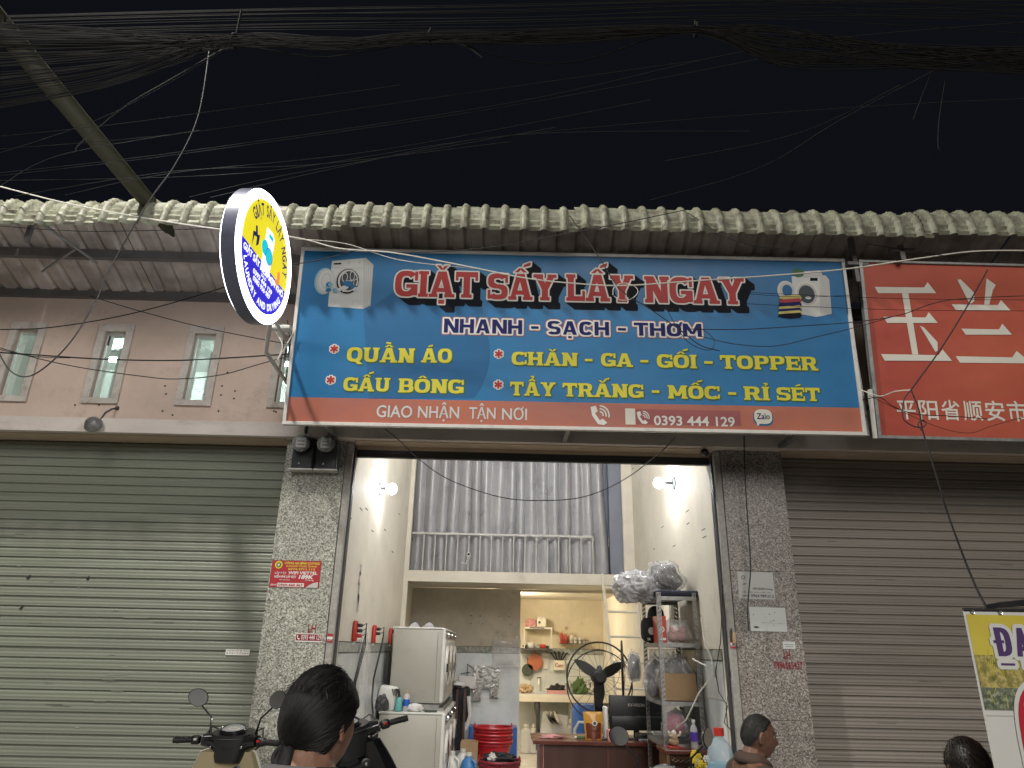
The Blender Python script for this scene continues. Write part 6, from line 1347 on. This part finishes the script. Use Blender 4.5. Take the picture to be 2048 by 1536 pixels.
def stool(x, y, h, lab, m):
    t = thing('plastic_stool', lab, 'stool', (x, y, 0), group='plastic stools'); part('seat', MB().rbox((x, y, h-.02), (.30, .30, .035), .012), m, t, smooth=True)
    for a in (-1, 1):
        for b in (-1, 1): part('leg', MB().tube([(x+a*.12, y+b*.12, h-.03), (x+a*.16, y+b*.16, 0)], [.022, .018], 6), m, t, smooth=True)
STOOLS = [(at(1512, 1474, 4.45), 'blue plastic stool under the seated man', 'blue_plastic', 4.45, -.03), (at(1948, 1530, 3.0), 'red plastic stool under the person at the right edge', 'red_plastic', 3.0, 0)]
for c, lab, m, y, dx in STOOLS: stool(c.x+dx, y, max(.2, c.z-.632-.10), lab, m)

# ------------------------------------------------------------------ scooters
flat('scooter_beige', (.42, .36, .22), .3, coat=.5); flat('scooter_black', (.014, .014, .016), .25, coat=.6); flat('scooter_plum', (.075, .012, .03), .25, coat=.6); flat('lens_clear', (.7, .7, .68), .1); flat('lens_red', (.5, .02, .02), .2); flat('lens_orange', (.6, .2, .02), .2)
pm('dial_face', (.10, .09, .08), .3)
def scooter(lab, loc, rz, body, lean=0., mirrors=(1, 1), turn=0., group='parked scooters', mir_rot=(0, 0)):
    t = thing('scooter', lab, 'scooter', M=Matrix.Translation(loc) @ Matrix.Rotation(rz, 4, 'Z') @ Matrix.Rotation(lean, 4, 'Y'), group=group)
    def pt(n_, mb, m, par=None, **k): return part(n_, mb, m, par or t, smooth=True, local=True, **k)
    X90 = Matrix.Rotation(PI/2, 4, 'Y')
    for n_, y in (('front_wheel', .62), ('rear_wheel', -.62)):
        w_ = pt(n_, MB().torus((0, y, .235), .19, .045, X90, 40, 10), 'black_rubber'); pt('rim', MB().lathe([(.15, -.03), (.06, -.02), (.04, -.04), (.04, .04), (.06, .02), (.15, .03)], (0, y, .235), X90, 28), 'white_alu', w_)
    pt('front_fender', MB().grid(lambda u, v: (.07*math.sin((u-.5)*2.2), .62+.265*math.cos(.35+v*2.2), .235+.265*math.sin(.35+v*2.2)), 8, 16), body)
    pt('fork', MB().tube([(.05, .62, .235), (.05, .50, .55), (0.0, .42, .80)], .018).tube([(-.05, .62, .235), (-.05, .50, .55), (0.0, .42, .80)], .018), 'dark_steel')
    # leg shield: a curved shell, outer colour in front, the same on the rider side
    def shield(u, v, o=0.):
        a = (u-.5)*2; z = .32+.64*v; w_ = .13+.13*math.sin(PI*min(1, .18+v*.72)); return (a*w_, .44-.10*v+.07*(1-a*a)-o+.10*(1-v)*(1-v), z+.03*(1-abs(a)**2.5)*v)
    pt('leg_shield', MB().grid(lambda u, v: shield(u, v), 20, 20).grid(lambda u, v: shield(1-u, v, .035), 20, 20).grid(lambda u, v: shield(0 if v < .5 else 1, u, .035*(abs(v-.5)*2 if 0 else (0 if int(v*7) % 2 else 1))), 20, 1), body)
    pt('shield_edge', MB().tube([Vector(shield(0, i/12, .017)) for i in range(13)] + [Vector(shield(i/12, 1, .017)) for i in range(1, 13)] + [Vector(shield(1, 1-i/12, .017)) for i in range(1, 13)], .008, 6), body if body != 'scooter_beige' else 'print_cream')
    pt('inner_column', MB().tube([(0, .38, .40), (0, .31, .62), (0, .28, .86)], [.075, .07, .06], 16), body if body == 'scooter_beige' else 'black_plastic')
    k_ = pt('key_switch', MB().lathe([(.028, 0), (.028, .01), (.020, .012), (.018, .006)], (.075, .300, .86), Matrix.Rotation(PI/2, 4, 'X'), 20), 'black_plastic'); pt('key_slot', MB().box(.070, .285, .852, .08, .290, .868), 'chrome', k_)
    pt('front_nose', MB().rbox((0, .50, .72), (.16, .10, .34), .045), body); pt('headlight', MB().ball((0, .535, .96), (.075, .035, .05)), 'lens_clear')
    for s in (-1, 1): pt('turn_signal', MB().ball((s*.12, .50, .82), (.045, .03, .03)), 'lens_orange')
    # handlebar group
    HB = Matrix.Translation((0, .36, 0)) @ Matrix.Rotation(turn, 4, 'Z')
    def hp(*q): return HB @ Vector(q)
    cov = MB()
    def bucket(u, v):
        a = 2*PI*u; w_ = .078+.055*v**.8; d_ = .05+.035*v; z = .90+.17*v; return hp(w_*math.copysign(abs(math.cos(a))**.75, math.cos(a)), d_*math.copysign(abs(math.sin(a))**.75, math.sin(a))+.01-.03*(1-v), z-.02*math.sin(a)*v*-1)
    cov.grid(bucket, 32, 10)
    cov.add([bucket(i/32, 1) for i in range(32)], [list(range(32))]); pt('headset_cover', cov, 'black_plastic')
    g = pt('dial_housing', MB().lathe([(.088, 0), (.090, .018), (.078, .03), (.072, .024)], hp(0, .0, 1.068), HB.to_3x3().to_4x4() @ Matrix.Rotation(.30, 4, 'X') @ Matrix.Diagonal((1.0, .78, 1, 1)), 32, cap=False), 'gloss_black')
    pt('dial', MB().disc(hp(0, 0, 1.086), .075, HB.to_3x3().to_4x4() @ Matrix.Rotation(.30, 4, 'X') @ Matrix.Diagonal((1.0, .78, 1, 1)), 32), 'dial_face', g); pt('dial_glass', MB().lathe([(.076, 0), (.05, .014), (0, .02)], hp(0, 0, 1.090), HB.to_3x3().to_4x4() @ Matrix.Rotation(.30, 4, 'X') @ Matrix.Diagonal((1.0, .78, 1, 1)), 28, cap=False), 'clear_glass', g)
    pt('dial_mark', MB().disc(hp(0, .005, 1.0885), .03, HB.to_3x3().to_4x4() @ Matrix.Rotation(.30, 4, 'X') @ Matrix.Diagonal((1.3, .6, 1, 1)), 20, r2=.022), 'tan', g)
    for s in (-1, 1):
        pt('bar_cover', MB().tube([hp(s*.07, .0, 1.00), hp(s*.13, -.01, 1.02), hp(s*.185, -.035, 1.025)], [.055, .047, .034], 14), 'gloss_black')
        pt('switch_box', MB().rbox(hp(s*.215, -.05, 1.024), (.055, .05, .052), .014), 'black_plastic'); pt('switch', MB().cbox(hp(s*.205, -.08, 1.03), (.018, .012, .012)), 'lens_red' if s > 0 else 'white_alu')
        gr = pt('grip', MB().tube([hp(s*.24, -.06, 1.024), hp(s*.345, -.085, 1.02)], [.0165, .0165], 14), 'black_rubber')
        for q in range(8): pt('grip_ring', MB().torus(hp(s*(.25+.0125*q), -.0625-.003*q, 1.0237), .0175, .0022, X90, 14, 5), 'black_rubber', gr)
        pt('brake_lever', MB().tube([hp(s*.20, .01, 1.02), hp(s*.26, .005, 1.015), hp(s*.33, -.035, 1.005), hp(s*.345, -.04, 1.004)], [.011, .009, .008, .010], 8), 'chrome')
        if mirrors[(s+1)//2]:
            pt('mirror_stem', MB().tube([hp(s*.15, .0, 1.04), hp(s*.155, .0, 1.09), hp(s*.165, .01, 1.15), hp(s*.235, .0, 1.215)], [.014, .007, .006, .006], 8), 'gloss_black')
            mc = hp(s*.268, -.005, 1.265); MR = HB.to_3x3().to_4x4() @ Matrix.Rotation(mir_rot[(s+1)//2] + s*-.22, 4, 'Z') @ Matrix.Rotation(PI/2, 4, 'X') @ Matrix.Rotation(s*.35, 4, 'Z')
            mi = pt('mirror', MB().lathe([(.0, -.032), (.035, -.028), (.058, -.010), (.062, .0), (.058, .004)], mc, MR @ Matrix.Diagonal((1.06, .86, 1, 1)), 32, cap=False), 'gloss_black')
            pt('mirror_glass', MB().disc(mc + MR.to_3x3() @ Vector((0, 0, .0045)), .0575, MR @ Matrix.Diagonal((1.06, .86, 1, 1)), 32), 'mirror_glass', mi)
    for s in (-1, 1):
        pt('control_cable', MB().tube([hp(s*.20, .0, 1.03), hp(s*.17, .06, 1.09), hp(s*.09, .09, 1.06), hp(s*.05, .07, .96)], .005, 6).tube([hp(s*.21, .01, 1.01), hp(s*.18, .07, 1.00), hp(s*.08, .08, .93)], .005, 6), 'black_rubber')
        pt('mount_clamp', MB().rbox(hp(s*.15, -.01, 1.045), (.035, .04, .03), .006), 'dark_steel'); pt('bolt', MB().ball(hp(s*.10, -.075, .99), .008, 8, 6), 'chrome')
    pt('cover_seam', MB().torus(hp(0, -.01, 1.035), .118, .0025, Matrix.Diagonal((1, .70, 1, 1)), 40, 5), 'dark_steel')
    pt('floor_board', MB().rbox((0, .12, .30), (.34, .40, .06), .025), 'black_plastic'); pt('rear_body', MB().rbox((0, -.36, .56), (.27, .72, .30), .10), body); pt('tail', MB().rbox((0, -.70, .62), (.18, .22, .16), .06), body)
    pt('seat', MB().rbox((0, -.33, .755), (.27, .70, .10), .045), 'black_rubber'); pt('tail_light', MB().rbox((0, -.815, .63), (.13, .03, .07), .012), 'lens_red'); pt('engine', MB().rbox((.0, -.42, .27), (.18, .44, .18), .05), 'dark_steel'); pt('exhaust', MB().tube([(.13, -.3, .26), (.14, -.85, .30)], [.03, .05], 12), 'dark_steel')
    pt('stand', MB().tube([(-.08, -.1, .26), (-.22, -.12, .0 if not lean else .0)], .012), 'dark_steel'); pt('number_plate', MB().box(-.09, -.835, .44, .09, -.83, .57), 'print_cream')
    return t
p = at(467, 1462, 5.0); S = 1.0
scooter('beige scooter with black handlebar cover parked before the green shutter', (p.x, 5.0-.36, p.z-1.075), math.radians(0), 'scooter_beige', lean=math.radians(0), turn=math.radians(-6))
p = at(826, 1436, 4.6)
scooter('black scooter mostly hidden behind the woman in the foreground', (p.x-.02, 4.6-.36, p.z-1.08), math.radians(14), 'scooter_black', lean=math.radians(-15), mirrors=(0, 0), turn=math.radians(16))
p = at(1338, 1530, 4.6)
scooter('dark plum scooter with two round mirrors below the desk', (p.x, 4.6-.36, p.z-1.115), math.radians(4), 'scooter_plum', turn=0, mir_rot=(0, 1.0))

# ------------------------------------------------------------------ hanging poster at the right edge
PMx = frameM(at(1997, 1536, 2.6), at(2048, 1538, 2.6)-at(1997, 1536, 2.6), at(1945, 1222, 2.55)-at(1997, 1536, 2.6))
o_ = at(1997, 1536, 2.6); ex_ = Vector((1, 0, 0)); PMx = frameM((at(1945, 1222, 2.55).x+.0, 2.6, 1.02), (1, 0, 0), (0, 0, 1))
tp = onp(1945, 1222, PMx); PH = tp[1]
ps_ = thing('hanging_poster', 'yellow rice field poster with purple letters hung at the right edge', 'poster', M=PMx)
flat('poster_yellow', (.70, .60, .10), .3, c2=(.60, .46, .06)); flat('poster_field', (.42, .33, .10), .3, var=.3, scale=30, c2=(.16, .17, .06), stain=(.62, .52, .2), sscale=40, slo=.45, shi=.6); flat('poster_grass', (.20, .24, .16), .3, var=.3, scale=40, stain=(.4, .42, .3), sscale=50, slo=.5, shi=.6); flat('poster_purple', (.10, .055, .17), .3); flat('poster_red', (.55, .03, .05), .28, coat=.3)
flat('poster_white', (.72, .72, .68), .3)
PWd = 1.0
def PR(x0, y0, x1, y1, z, m, nm='print'): part(nm, MB().poly(R_(x0, y0, x1, y1), z), m, ps_, local=True)
def pv(py, px=1975): return onp(px, py, PMx)[1]
part('sheet', MB().box(0, 0, -.004, PWd, PH, 0), 'poster_white', ps_, local=True)
PR(.006, pv(1345), PWd, PH-.012, .001, 'poster_yellow'); PR(.006, pv(1375), PWd, pv(1310), .002, 'poster_field'); PR(.006, pv(1420), PWd, pv(1375), .0022, 'poster_grass'); PR(.006, pv(1432), PWd, pv(1430), .002, 'print_grey')
mb = MB()
for k in range(110):
    x = random.uniform(.01, PWd-.02); y = random.uniform(pv(1418), pv(1330)); h = random.uniform(.02, .06); a = random.uniform(-.4, .5); mb.poly([(x, y), (x+.002, y), (x+.002+h*a, y+h), (x+h*a, y+h)], .003)
part('straw', mb, 'print_yellow', ps_, local=True, kind='stuff')
x0 = onp(1996, 1312, PMx)[0]; y0 = onp(1996, 1312, PMx)[1]; y1 = onp(1996, 1255, PMx)[1]; xw = onp(2030, 1300, PMx)[0]-x0
for mrg, z, m in ((.014, .004, 'poster_white'), (0, .006, 'poster_purple')):
    g = MB()
    def pz(ps): union(g, [inflate(q, mrg) for q in ps] if mrg else ps, z)
    ca = y1-y0; W1 = xw*.82; s_ = W1*.38
    D_ = [R_(x0, y0, x0+s_, y0+ca)] + ring(x0-W1*.6, y0, x0+W1, y0+ca, s_, ca*.14, -90, 90, ex=.6) + [R_(x0, y0, x0+W1*.5, y0+ca*.14), R_(x0, y0+ca*.86, x0+W1*.5, y0+ca), R_(x0-.008, y0+ca*.45, x0+s_*1.4, y0+ca*.55)]
    D_ = [q for q in D_ if min(p[0] for p in q) > x0-.02]
    xa = x0+xw*1.02; A_ = [[(xa, y0), (xa+s_*.9, y0), (xa+W1*.62, y0+ca), (xa+W1*.32, y0+ca)], [(xa+W1*.95-s_*.9, y0), (xa+W1*.95, y0), (xa+W1*.65, y0+ca), (xa+W1*.35, y0+ca)], R_(xa+W1*.25, y0+ca*.2, xa+W1*.7, y0+ca*.34), R_(xa+W1*.36, y0-.035, xa+W1*.60, y0-.018)]
    U_ = [R_(x0+.002, y0-.030, x0+W1*.95, y0-.023)]
    pz(D_+A_+U_); part('letters', g, m, ps_, local=True)
rx0, ry1 = onp(2006, 1347, PMx); 
g = MB(); union(g, ring(rx0, -.25, rx0+.7, ry1, .34, .34, 0, 360, ex=.35, n=48)+[R_(rx0+.2, -.0, rx0+.6, ry1-.2)], .004); 
def clipy(mb): 
    for v in mb.v: v.y = max(v.y, .004)
    return mb
part('badge', clipy(g), 'poster_white', ps_, local=True); g = MB(); union(g, ring(rx0+.012, -.25, rx0+.7, ry1-.012, .34, .34, 0, 360, ex=.35, n=48)+[R_(rx0+.2, -.0, rx0+.6, ry1-.2)], .006); part('badge', clipy(g), 'poster_red', ps_, local=True)
g = MB(); bx, by = onp(2040, 1393, PMx); union(g, ring(bx, by-.12, bx+.16, by+.004, .03, .03, 0, 360, ex=.5), .008); part('badge', g, 'poster_white', ps_, local=True)
part('top_bar', MB().cyl((0, PH+.004, 0), (PWd, PH+.01, 0), .006), 'black_plastic', ps_, local=True)
for x in (.03, .13, .5, .9): part('eyelet', MB().torus((x, PH-.004, .004), .006, .002, n=14, m=5), 'chrome', ps_, local=True)
mb = MB()
for k in range(4): mb.tube([(.10, PH+.012+.003*k, -.02), (.16, PH+.02+.004*k, -.03), (.3, PH+.03+.006*k, -.04), (.6, PH+.035, -.04)], .004, 6)
part('strap', mb, 'black_plastic', ps_, local=True)

# ------------------------------------------------------------------ overhead beam, street lamp, cables
BX = -3.02; q0 = atx(18, 70, BX); q1 = atx(292, 388, BX)
solo('overhead_pipe', MB().tube([(BX, 1.2, q0.z+(q0.z-q1.z)*.3), q0, (BX, 5.6, q1.z-.02)], .065, 14), flat('olive_steel', (.04, .038, .022), .6, stain=(.025, .023, .018), sscale=8), 'olive steel pipe running overhead from the street to the canopy', 'pipe', smooth=True)
LP = Vector((-4.2, 2.35, 9.3))
emat('street_lens', (1, .93, .80), 30, (.8, .8, .8))
sl_ = thing('street_lamp', 'street lamp on a tall pole standing behind the viewer to the left', 'street lamp', (-7.1, .2, 0))
part('pole', MB().tube([(-7.1, .2, 0), (-7.1, .2, 8.6), (-6.9, .35, 9.2), (-4.5, 2.1, 9.5)], [.11, .075, .06, .045], 14), 'galv_steel', sl_, smooth=True); part('lamp_head', MB().rbox((-4.25, 2.3, 9.46), (.62, .26, .12), .05, Matrix.Rotation(math.radians(38), 4, 'Z')), 'galv_steel', sl_, smooth=True)
part('lens', MB().rbox((-4.2, 2.33, 9.385), (.34, .18, .04), .02, Matrix.Rotation(math.radians(38), 4, 'Z')), 'street_lens', sl_, smooth=True)
ld_ = bpy.data.lights.new('street_lamp_light', 'POINT'); ld_.energy = 2600; ld_.color = (1, .96, .88); ld_.shadow_soft_size = .16
lo = bpy.data.objects.new('street_lamp_light', ld_); col.objects.link(lo); lo.parent = sl_; lo.location = LP - Vector((-7.1, .2, 0)) + Vector((0, 0, -.04))

pm('wire_grey', (.034, .034, .032), .7, spec=.15)
def catmull(P_, n=8):
    out = []; m = len(P_)
    for i in range(m-1):
        a, b, c, d = P_[max(0, i-1)], P_[i], P_[i+1], P_[min(m-1, i+2)]
        for k in range(n):
            t = k/n; out.append(.5*((2*b)+(c-a)*t+(2*a-5*b+4*c-d)*t*t+(3*b-a-3*c+d)*t**3))
    return out+[P_[-1]]
def wire(pts, Y, r, m, lab, cat='cable', nm='cable', straight=False, group=None):
    Ys = Y if isinstance(Y, (list, tuple)) else [Y, Y]; n = len(pts); P_ = [at(px, py, Ys[0]+(Ys[1]-Ys[0])*i/(n-1)) for i, (px, py) in enumerate(pts)]
    return solo(nm, MB().tube(P_ if straight else catmull(P_), r, 6), m, lab, cat, group, smooth=True)
wire([(-60, 356), (0, 373), (140, 408), (290, 436), (430, 457), (590, 475), (680, 497), (790, 506), (950, 536), (1050, 556), (1150, 567), (1250, 571), (1400, 561), (1560, 550), (1700, 537), (1850, 515), (1960, 502), (2110, 502)], 4.82, .0055, 'wire_white', 'thick white cable sagging across the whole front of the blue billboard')
wire([(590, 478), (690, 487), (800, 520), (960, 538)], 4.83, .003, 'wire_white', 'thin white cable running just above the thick one beside the round sign')
wire([(420, 90), (397, 230), (350, 330), (300, 400), (215, 545), (195, 595), (150, 672), (105, 722), (60, 752), (25, 745), (0, 710), (-25, 650)], 4.6, .005, 'wire_black', 'black cable hanging down in a big curve over the left windows')
wire([(-40, 660), (0, 659), (90, 656), (200, 640), (300, 618), (440, 577), (600, 520)], 5.6, .0045, 'wire_dim', 'grey cable rising from the left edge to the round sign')
wire([(180, 592), (290, 625), (420, 658), (585, 690)], 5.7, .004, 'wire_black', 'dark cable sloping down from the canopy to the billboard edge')
wire([(-30, 703), (60, 709), (200, 718), (330, 721), (420, 718), (580, 708)], 5.65, .006, 'wire_black', 'thick black cable running level across the three left windows')
wire([(-20, 690), (50, 710), (110, 725), (185, 739), (280, 752), (350, 758), (440, 750), (520, 728), (580, 712)], 5.6, .004, 'wire_black', 'thin black cable sagging below the thick one across the windows')
wire([(-20, 694), (60, 712), (140, 716)], 5.5, .003, 'wire_dim', 'short thin cable end at the left edge by the first window')
wire([(575, 530), (640, 520), (720, 500), (800, 505), (900, 502), (1000, 492), (1130, 468), (1250, 445), (1370, 420)], 4.84, .004, 'wire_black', 'black cable crossing the canopy edge above the billboard')
wire([(1140, 432), (1195, 510), (1240, 578), (1300, 618), (1360, 660), (1400, 690), (1440, 702)], 4.86, .004, 'wire_black', 'black cable hanging from the canopy over the headline letters')
wire([(1330, 612), (1360, 665), (1385, 690), (1420, 700), (1428, 680), (1410, 662), (1395, 655)], 4.9, .003, 'wire_black', 'small loop of black cable below the headline letters')
wire([(1400, 672), (1470, 688), (1550, 692), (1640, 672), (1710, 655), (1790, 632)], 4.9, .003, 'wire_black', 'thin cable sagging at the right side of the blue billboard')
wire([(1380, 658), (1480, 659), (1600, 652), (1710, 644), (1800, 630), (1900, 600), (2100, 590)], 4.92, .0035, 'wire_black', 'thin cable rising from the billboard towards the red sign')
wire([(1100, 480), (1122, 505), (1170, 560), (1225, 596), (1240, 560), (1272, 568), (1276, 585), (1255, 602), (1230, 596)], 4.88, .003, 'wire_white', 'thin pale loop of cable over the headline letters') if 0 else wire([(1226, 590), (1228, 575), (1246, 566), (1268, 572), (1276, 584), (1262, 598), (1240, 600), (1228, 592)], 4.88, .003, 'wire_white', 'small pale ring of cable over the headline letters')
for k, (a, b) in enumerate((((1480, 584), (2100, 600)), ((1480, 607), (2100, 622)), ((1500, 588), (1705, 590)))): wire([a, ((a[0]+b[0])/2, (a[1]+b[1])/2+5), b], 4.92+.01*k, .002, 'wire_dim', '%s faint thin wire level over the printed washer with laundry' % ('upper', 'lower', 'shortest')[k])
wire([(770, 858), (800, 882), (840, 920), (900, 960), (1000, 994), (1085, 1001), (1170, 993), (1250, 958), (1320, 905), (1350, 875)], 5.35, .0038, 'wire_black', 'thin black cable sagging in front of the curtain opening')
wire([(1488, 872), (1490, 950), (1494, 1020), (1499, 1090), (1501, 1140), (1497, 1190), (1495, 1230), (1498, 1262)], 5.9, .0055, 'wire_black', 'black cable running down the right pillar over the notices')
wire([(1975, 540), (1930, 620), (1880, 700), (1822, 780)], [4.6, 4.5], .005, 'wire_black', 'black cable slanting down across the red sign to the knot')
wire([(1822, 780), (1838, 820), (1845, 860), (1862, 915), (1890, 1010), (1920, 1095), (1950, 1170), (1978, 1224)], [4.5, 2.62], .005, 'wire_black', 'black cable dropping from the knot to the yellow poster')
wire([(1822, 780), (1808, 800), (1806, 835), (1822, 850), (1842, 855), (1852, 848), (1845, 840), (1836, 848), (1844, 862)], 4.49, .004, 'wire_black', 'small loop of black cable below the knot on the red sign')
wire([(1722, 780), (1750, 790), (1765, 792), (1790, 783), (1822, 780)], [5.1, 4.5], .004, 'wire_white', 'pale cable end tied from the post to the knot')
wire([(1724, 800), (1760, 795), (1785, 812), (1830, 828), (1900, 832), (1975, 838)], [5.1, 5.1], .003, 'wire_dim', 'thin cable hanging over the small Chinese characters')
wire([(1740, 792), (1860, 848), (1935, 866), (1990, 850), (2100, 820)], [5.1, 5.0], .002, 'wire_dim', 'faint wire sagging below the small Chinese characters')
wire([(1735, 488), (1800, 498), (1900, 512), (1960, 505), (2100, 508)], 4.8, .003, 'wire_dim', 'thin dark cable under the canopy above the red sign')
wire([(1375, 425), (1420, 455), (1440, 470), (1500, 490), (1560, 497), (1590, 500)], 4.88, .003, 'wire_black', 'thin dark cable drooping from the canopy edge above NGAY'[:60].replace(' above NGAY', ' over the headline'))
wire([(545, 655), (565, 690), (555, 720), (590, 660)], 5.2, .005, 'wire_white', 'white cable dangling below the arm of the round sign')
wire([(575, 640), (580, 700), (572, 760), (578, 700), (585, 660)], 5.4, .004, 'wire_black', 'dark cables bunched beside the left edge of the billboard')
wire([(0, 452), (150, 462), (300, 461), (450, 455)], 4.85, .003, 'wire_dim', 'thin wire strung under the canopy edge at the left')
# thin service wires against the sky
SKY = [([(-60, 352), (350, 305), (1024, 205), (1560, 90), (2100, 40)], 3.6), ([(-60, 358), (360, 308), (1000, 215), (1560, 110)], 3.62), ([(-60, 362), (500, 345), (1024, 270), (1700, 215), (2100, 195)], 3.8), ([(30, 392), (350, 342), (640, 328), (1024, 283)], 3.9),
       ([(130, 390), (350, 345), (760, 300), (1300, 200)], 3.7), ([(378, 394), (560, 352), (800, 310), (1110, 255)], 4.4), ([(-30, 275), (200, 252), (470, 216), (800, 170)], 3.4), ([(-40, 318), (180, 245), (330, 170), (470, 86)], 3.2), ([(0, 372), (120, 310), (400, 260)], 3.5),
       ([(0, 298), (350, 268), (800, 205), (1400, 120)], 3.3), ([(420, 395), (700, 330), (1030, 270), (1500, 262)], 4.1), ([(1300, 400), (1520, 335), (1680, 240), (1870, 140)], 3.6), ([(1860, 150), (1835, 215), (1826, 240)], 3.0), ([(1890, 160), (1878, 240), (1876, 290), (1880, 300)], 3.0), ([(1330, 322), (1600, 265), (1800, 170)], 3.3)]
for k, (pts, Y) in enumerate(SKY): wire(pts, Y, .0019, 'wire_grey', 'thin service wire crossing the night sky above the canopy', 'wire', 'sky_wire', group='thin service wires against the night sky')
wire([(152, 303), (162, 285), (250, 212), (330, 165), (470, 84)], 3.1, .0028, 'wire_grey', 'pale slack wire falling from the cable bundle to the upper left', 'wire')
wire([(858, 74), (880, 80), (930, 92), (965, 116)], 2.9, .004, 'wire_grey', 'short pale wire end dangling from the bundle at top centre', 'wire'); wire([(860, 76), (920, 88), (1020, 118), (1110, 127), (1200, 112), (1300, 78), (1390, 62)], 2.9, .004, 'wire_dim', 'dark slack cable swagged below the top bundle at centre', 'wire')
wire([(580, 92), (700, 106), (800, 90), (860, 76)], 2.9, .004, 'wire_dim', 'dark slack cable swagged below the top bundle left of centre', 'wire')
mb = MB(); rnd = random.Random(12)
K0, K1, K2, K3 = (470, 82), (860, 76), (1392, 60), (1750, 130)
for k in range(85):
    ya = rnd.uniform(40, 235) if k % 4 else rnd.uniform(40, 100); j = lambda s: rnd.uniform(-s, s); Y = 2.9+j(.18)
    pts = [(-80, ya), (200, ya*.62+32+j(5)), (K0[0]+j(12), K0[1]+j(14))]
    if k % 5 != 4: pts += [(660, 86+j(14)+ (rnd.random() < .2)*14), (K1[0]+j(8), K1[1]+j(12)), (1120, 72+j(16)), (K2[0]+j(8), K2[1]+j(8))]
    if k % 5 < 4: pts += [(1560, 92+j(42)), (1800, 112+j(26)), (2120, 120+j(34))]
    mb.tube(catmull([at(px, py, Y) for px, py in pts], 5), rnd.choice([.0014, .002, .003]), 4, cap=False)
for k in range(14):
    ya = rnd.uniform(18, 60); mb.tube(catmull([at(-80, ya+15, 3.1), at(470, ya, 3.1), at(1024, ya-6+rnd.uniform(-6, 6), 3.1), at(1500, ya-20, 3.1), at(2100, ya-25+rnd.uniform(-20, 40), 3.1)], 4), .0022, 4, cap=False)
solo('cable_bundle', mb, 'wire_dim', 'dense bundle of telephone and power cables strung across the top of the view', 'cables', kind='stuff', smooth=True)
for k, (px, py) in enumerate((K0, K1, K2)):
    p = at(px, py, 2.9); solo('cable_clamp', MB().torus(p, .035, .008, Matrix.Rotation(PI/2, 4, 'Y')).tube([p+Vector((0, 0, .03)), p+Vector((0, 0, .22 if k == 0 else .07))], .006), 'wire_dim', 'clamp tying the cable bundle, %s of the three' % ('leftmost', 'middle', 'rightmost')[k], 'clamp', 'cable clamps', smooth=True)
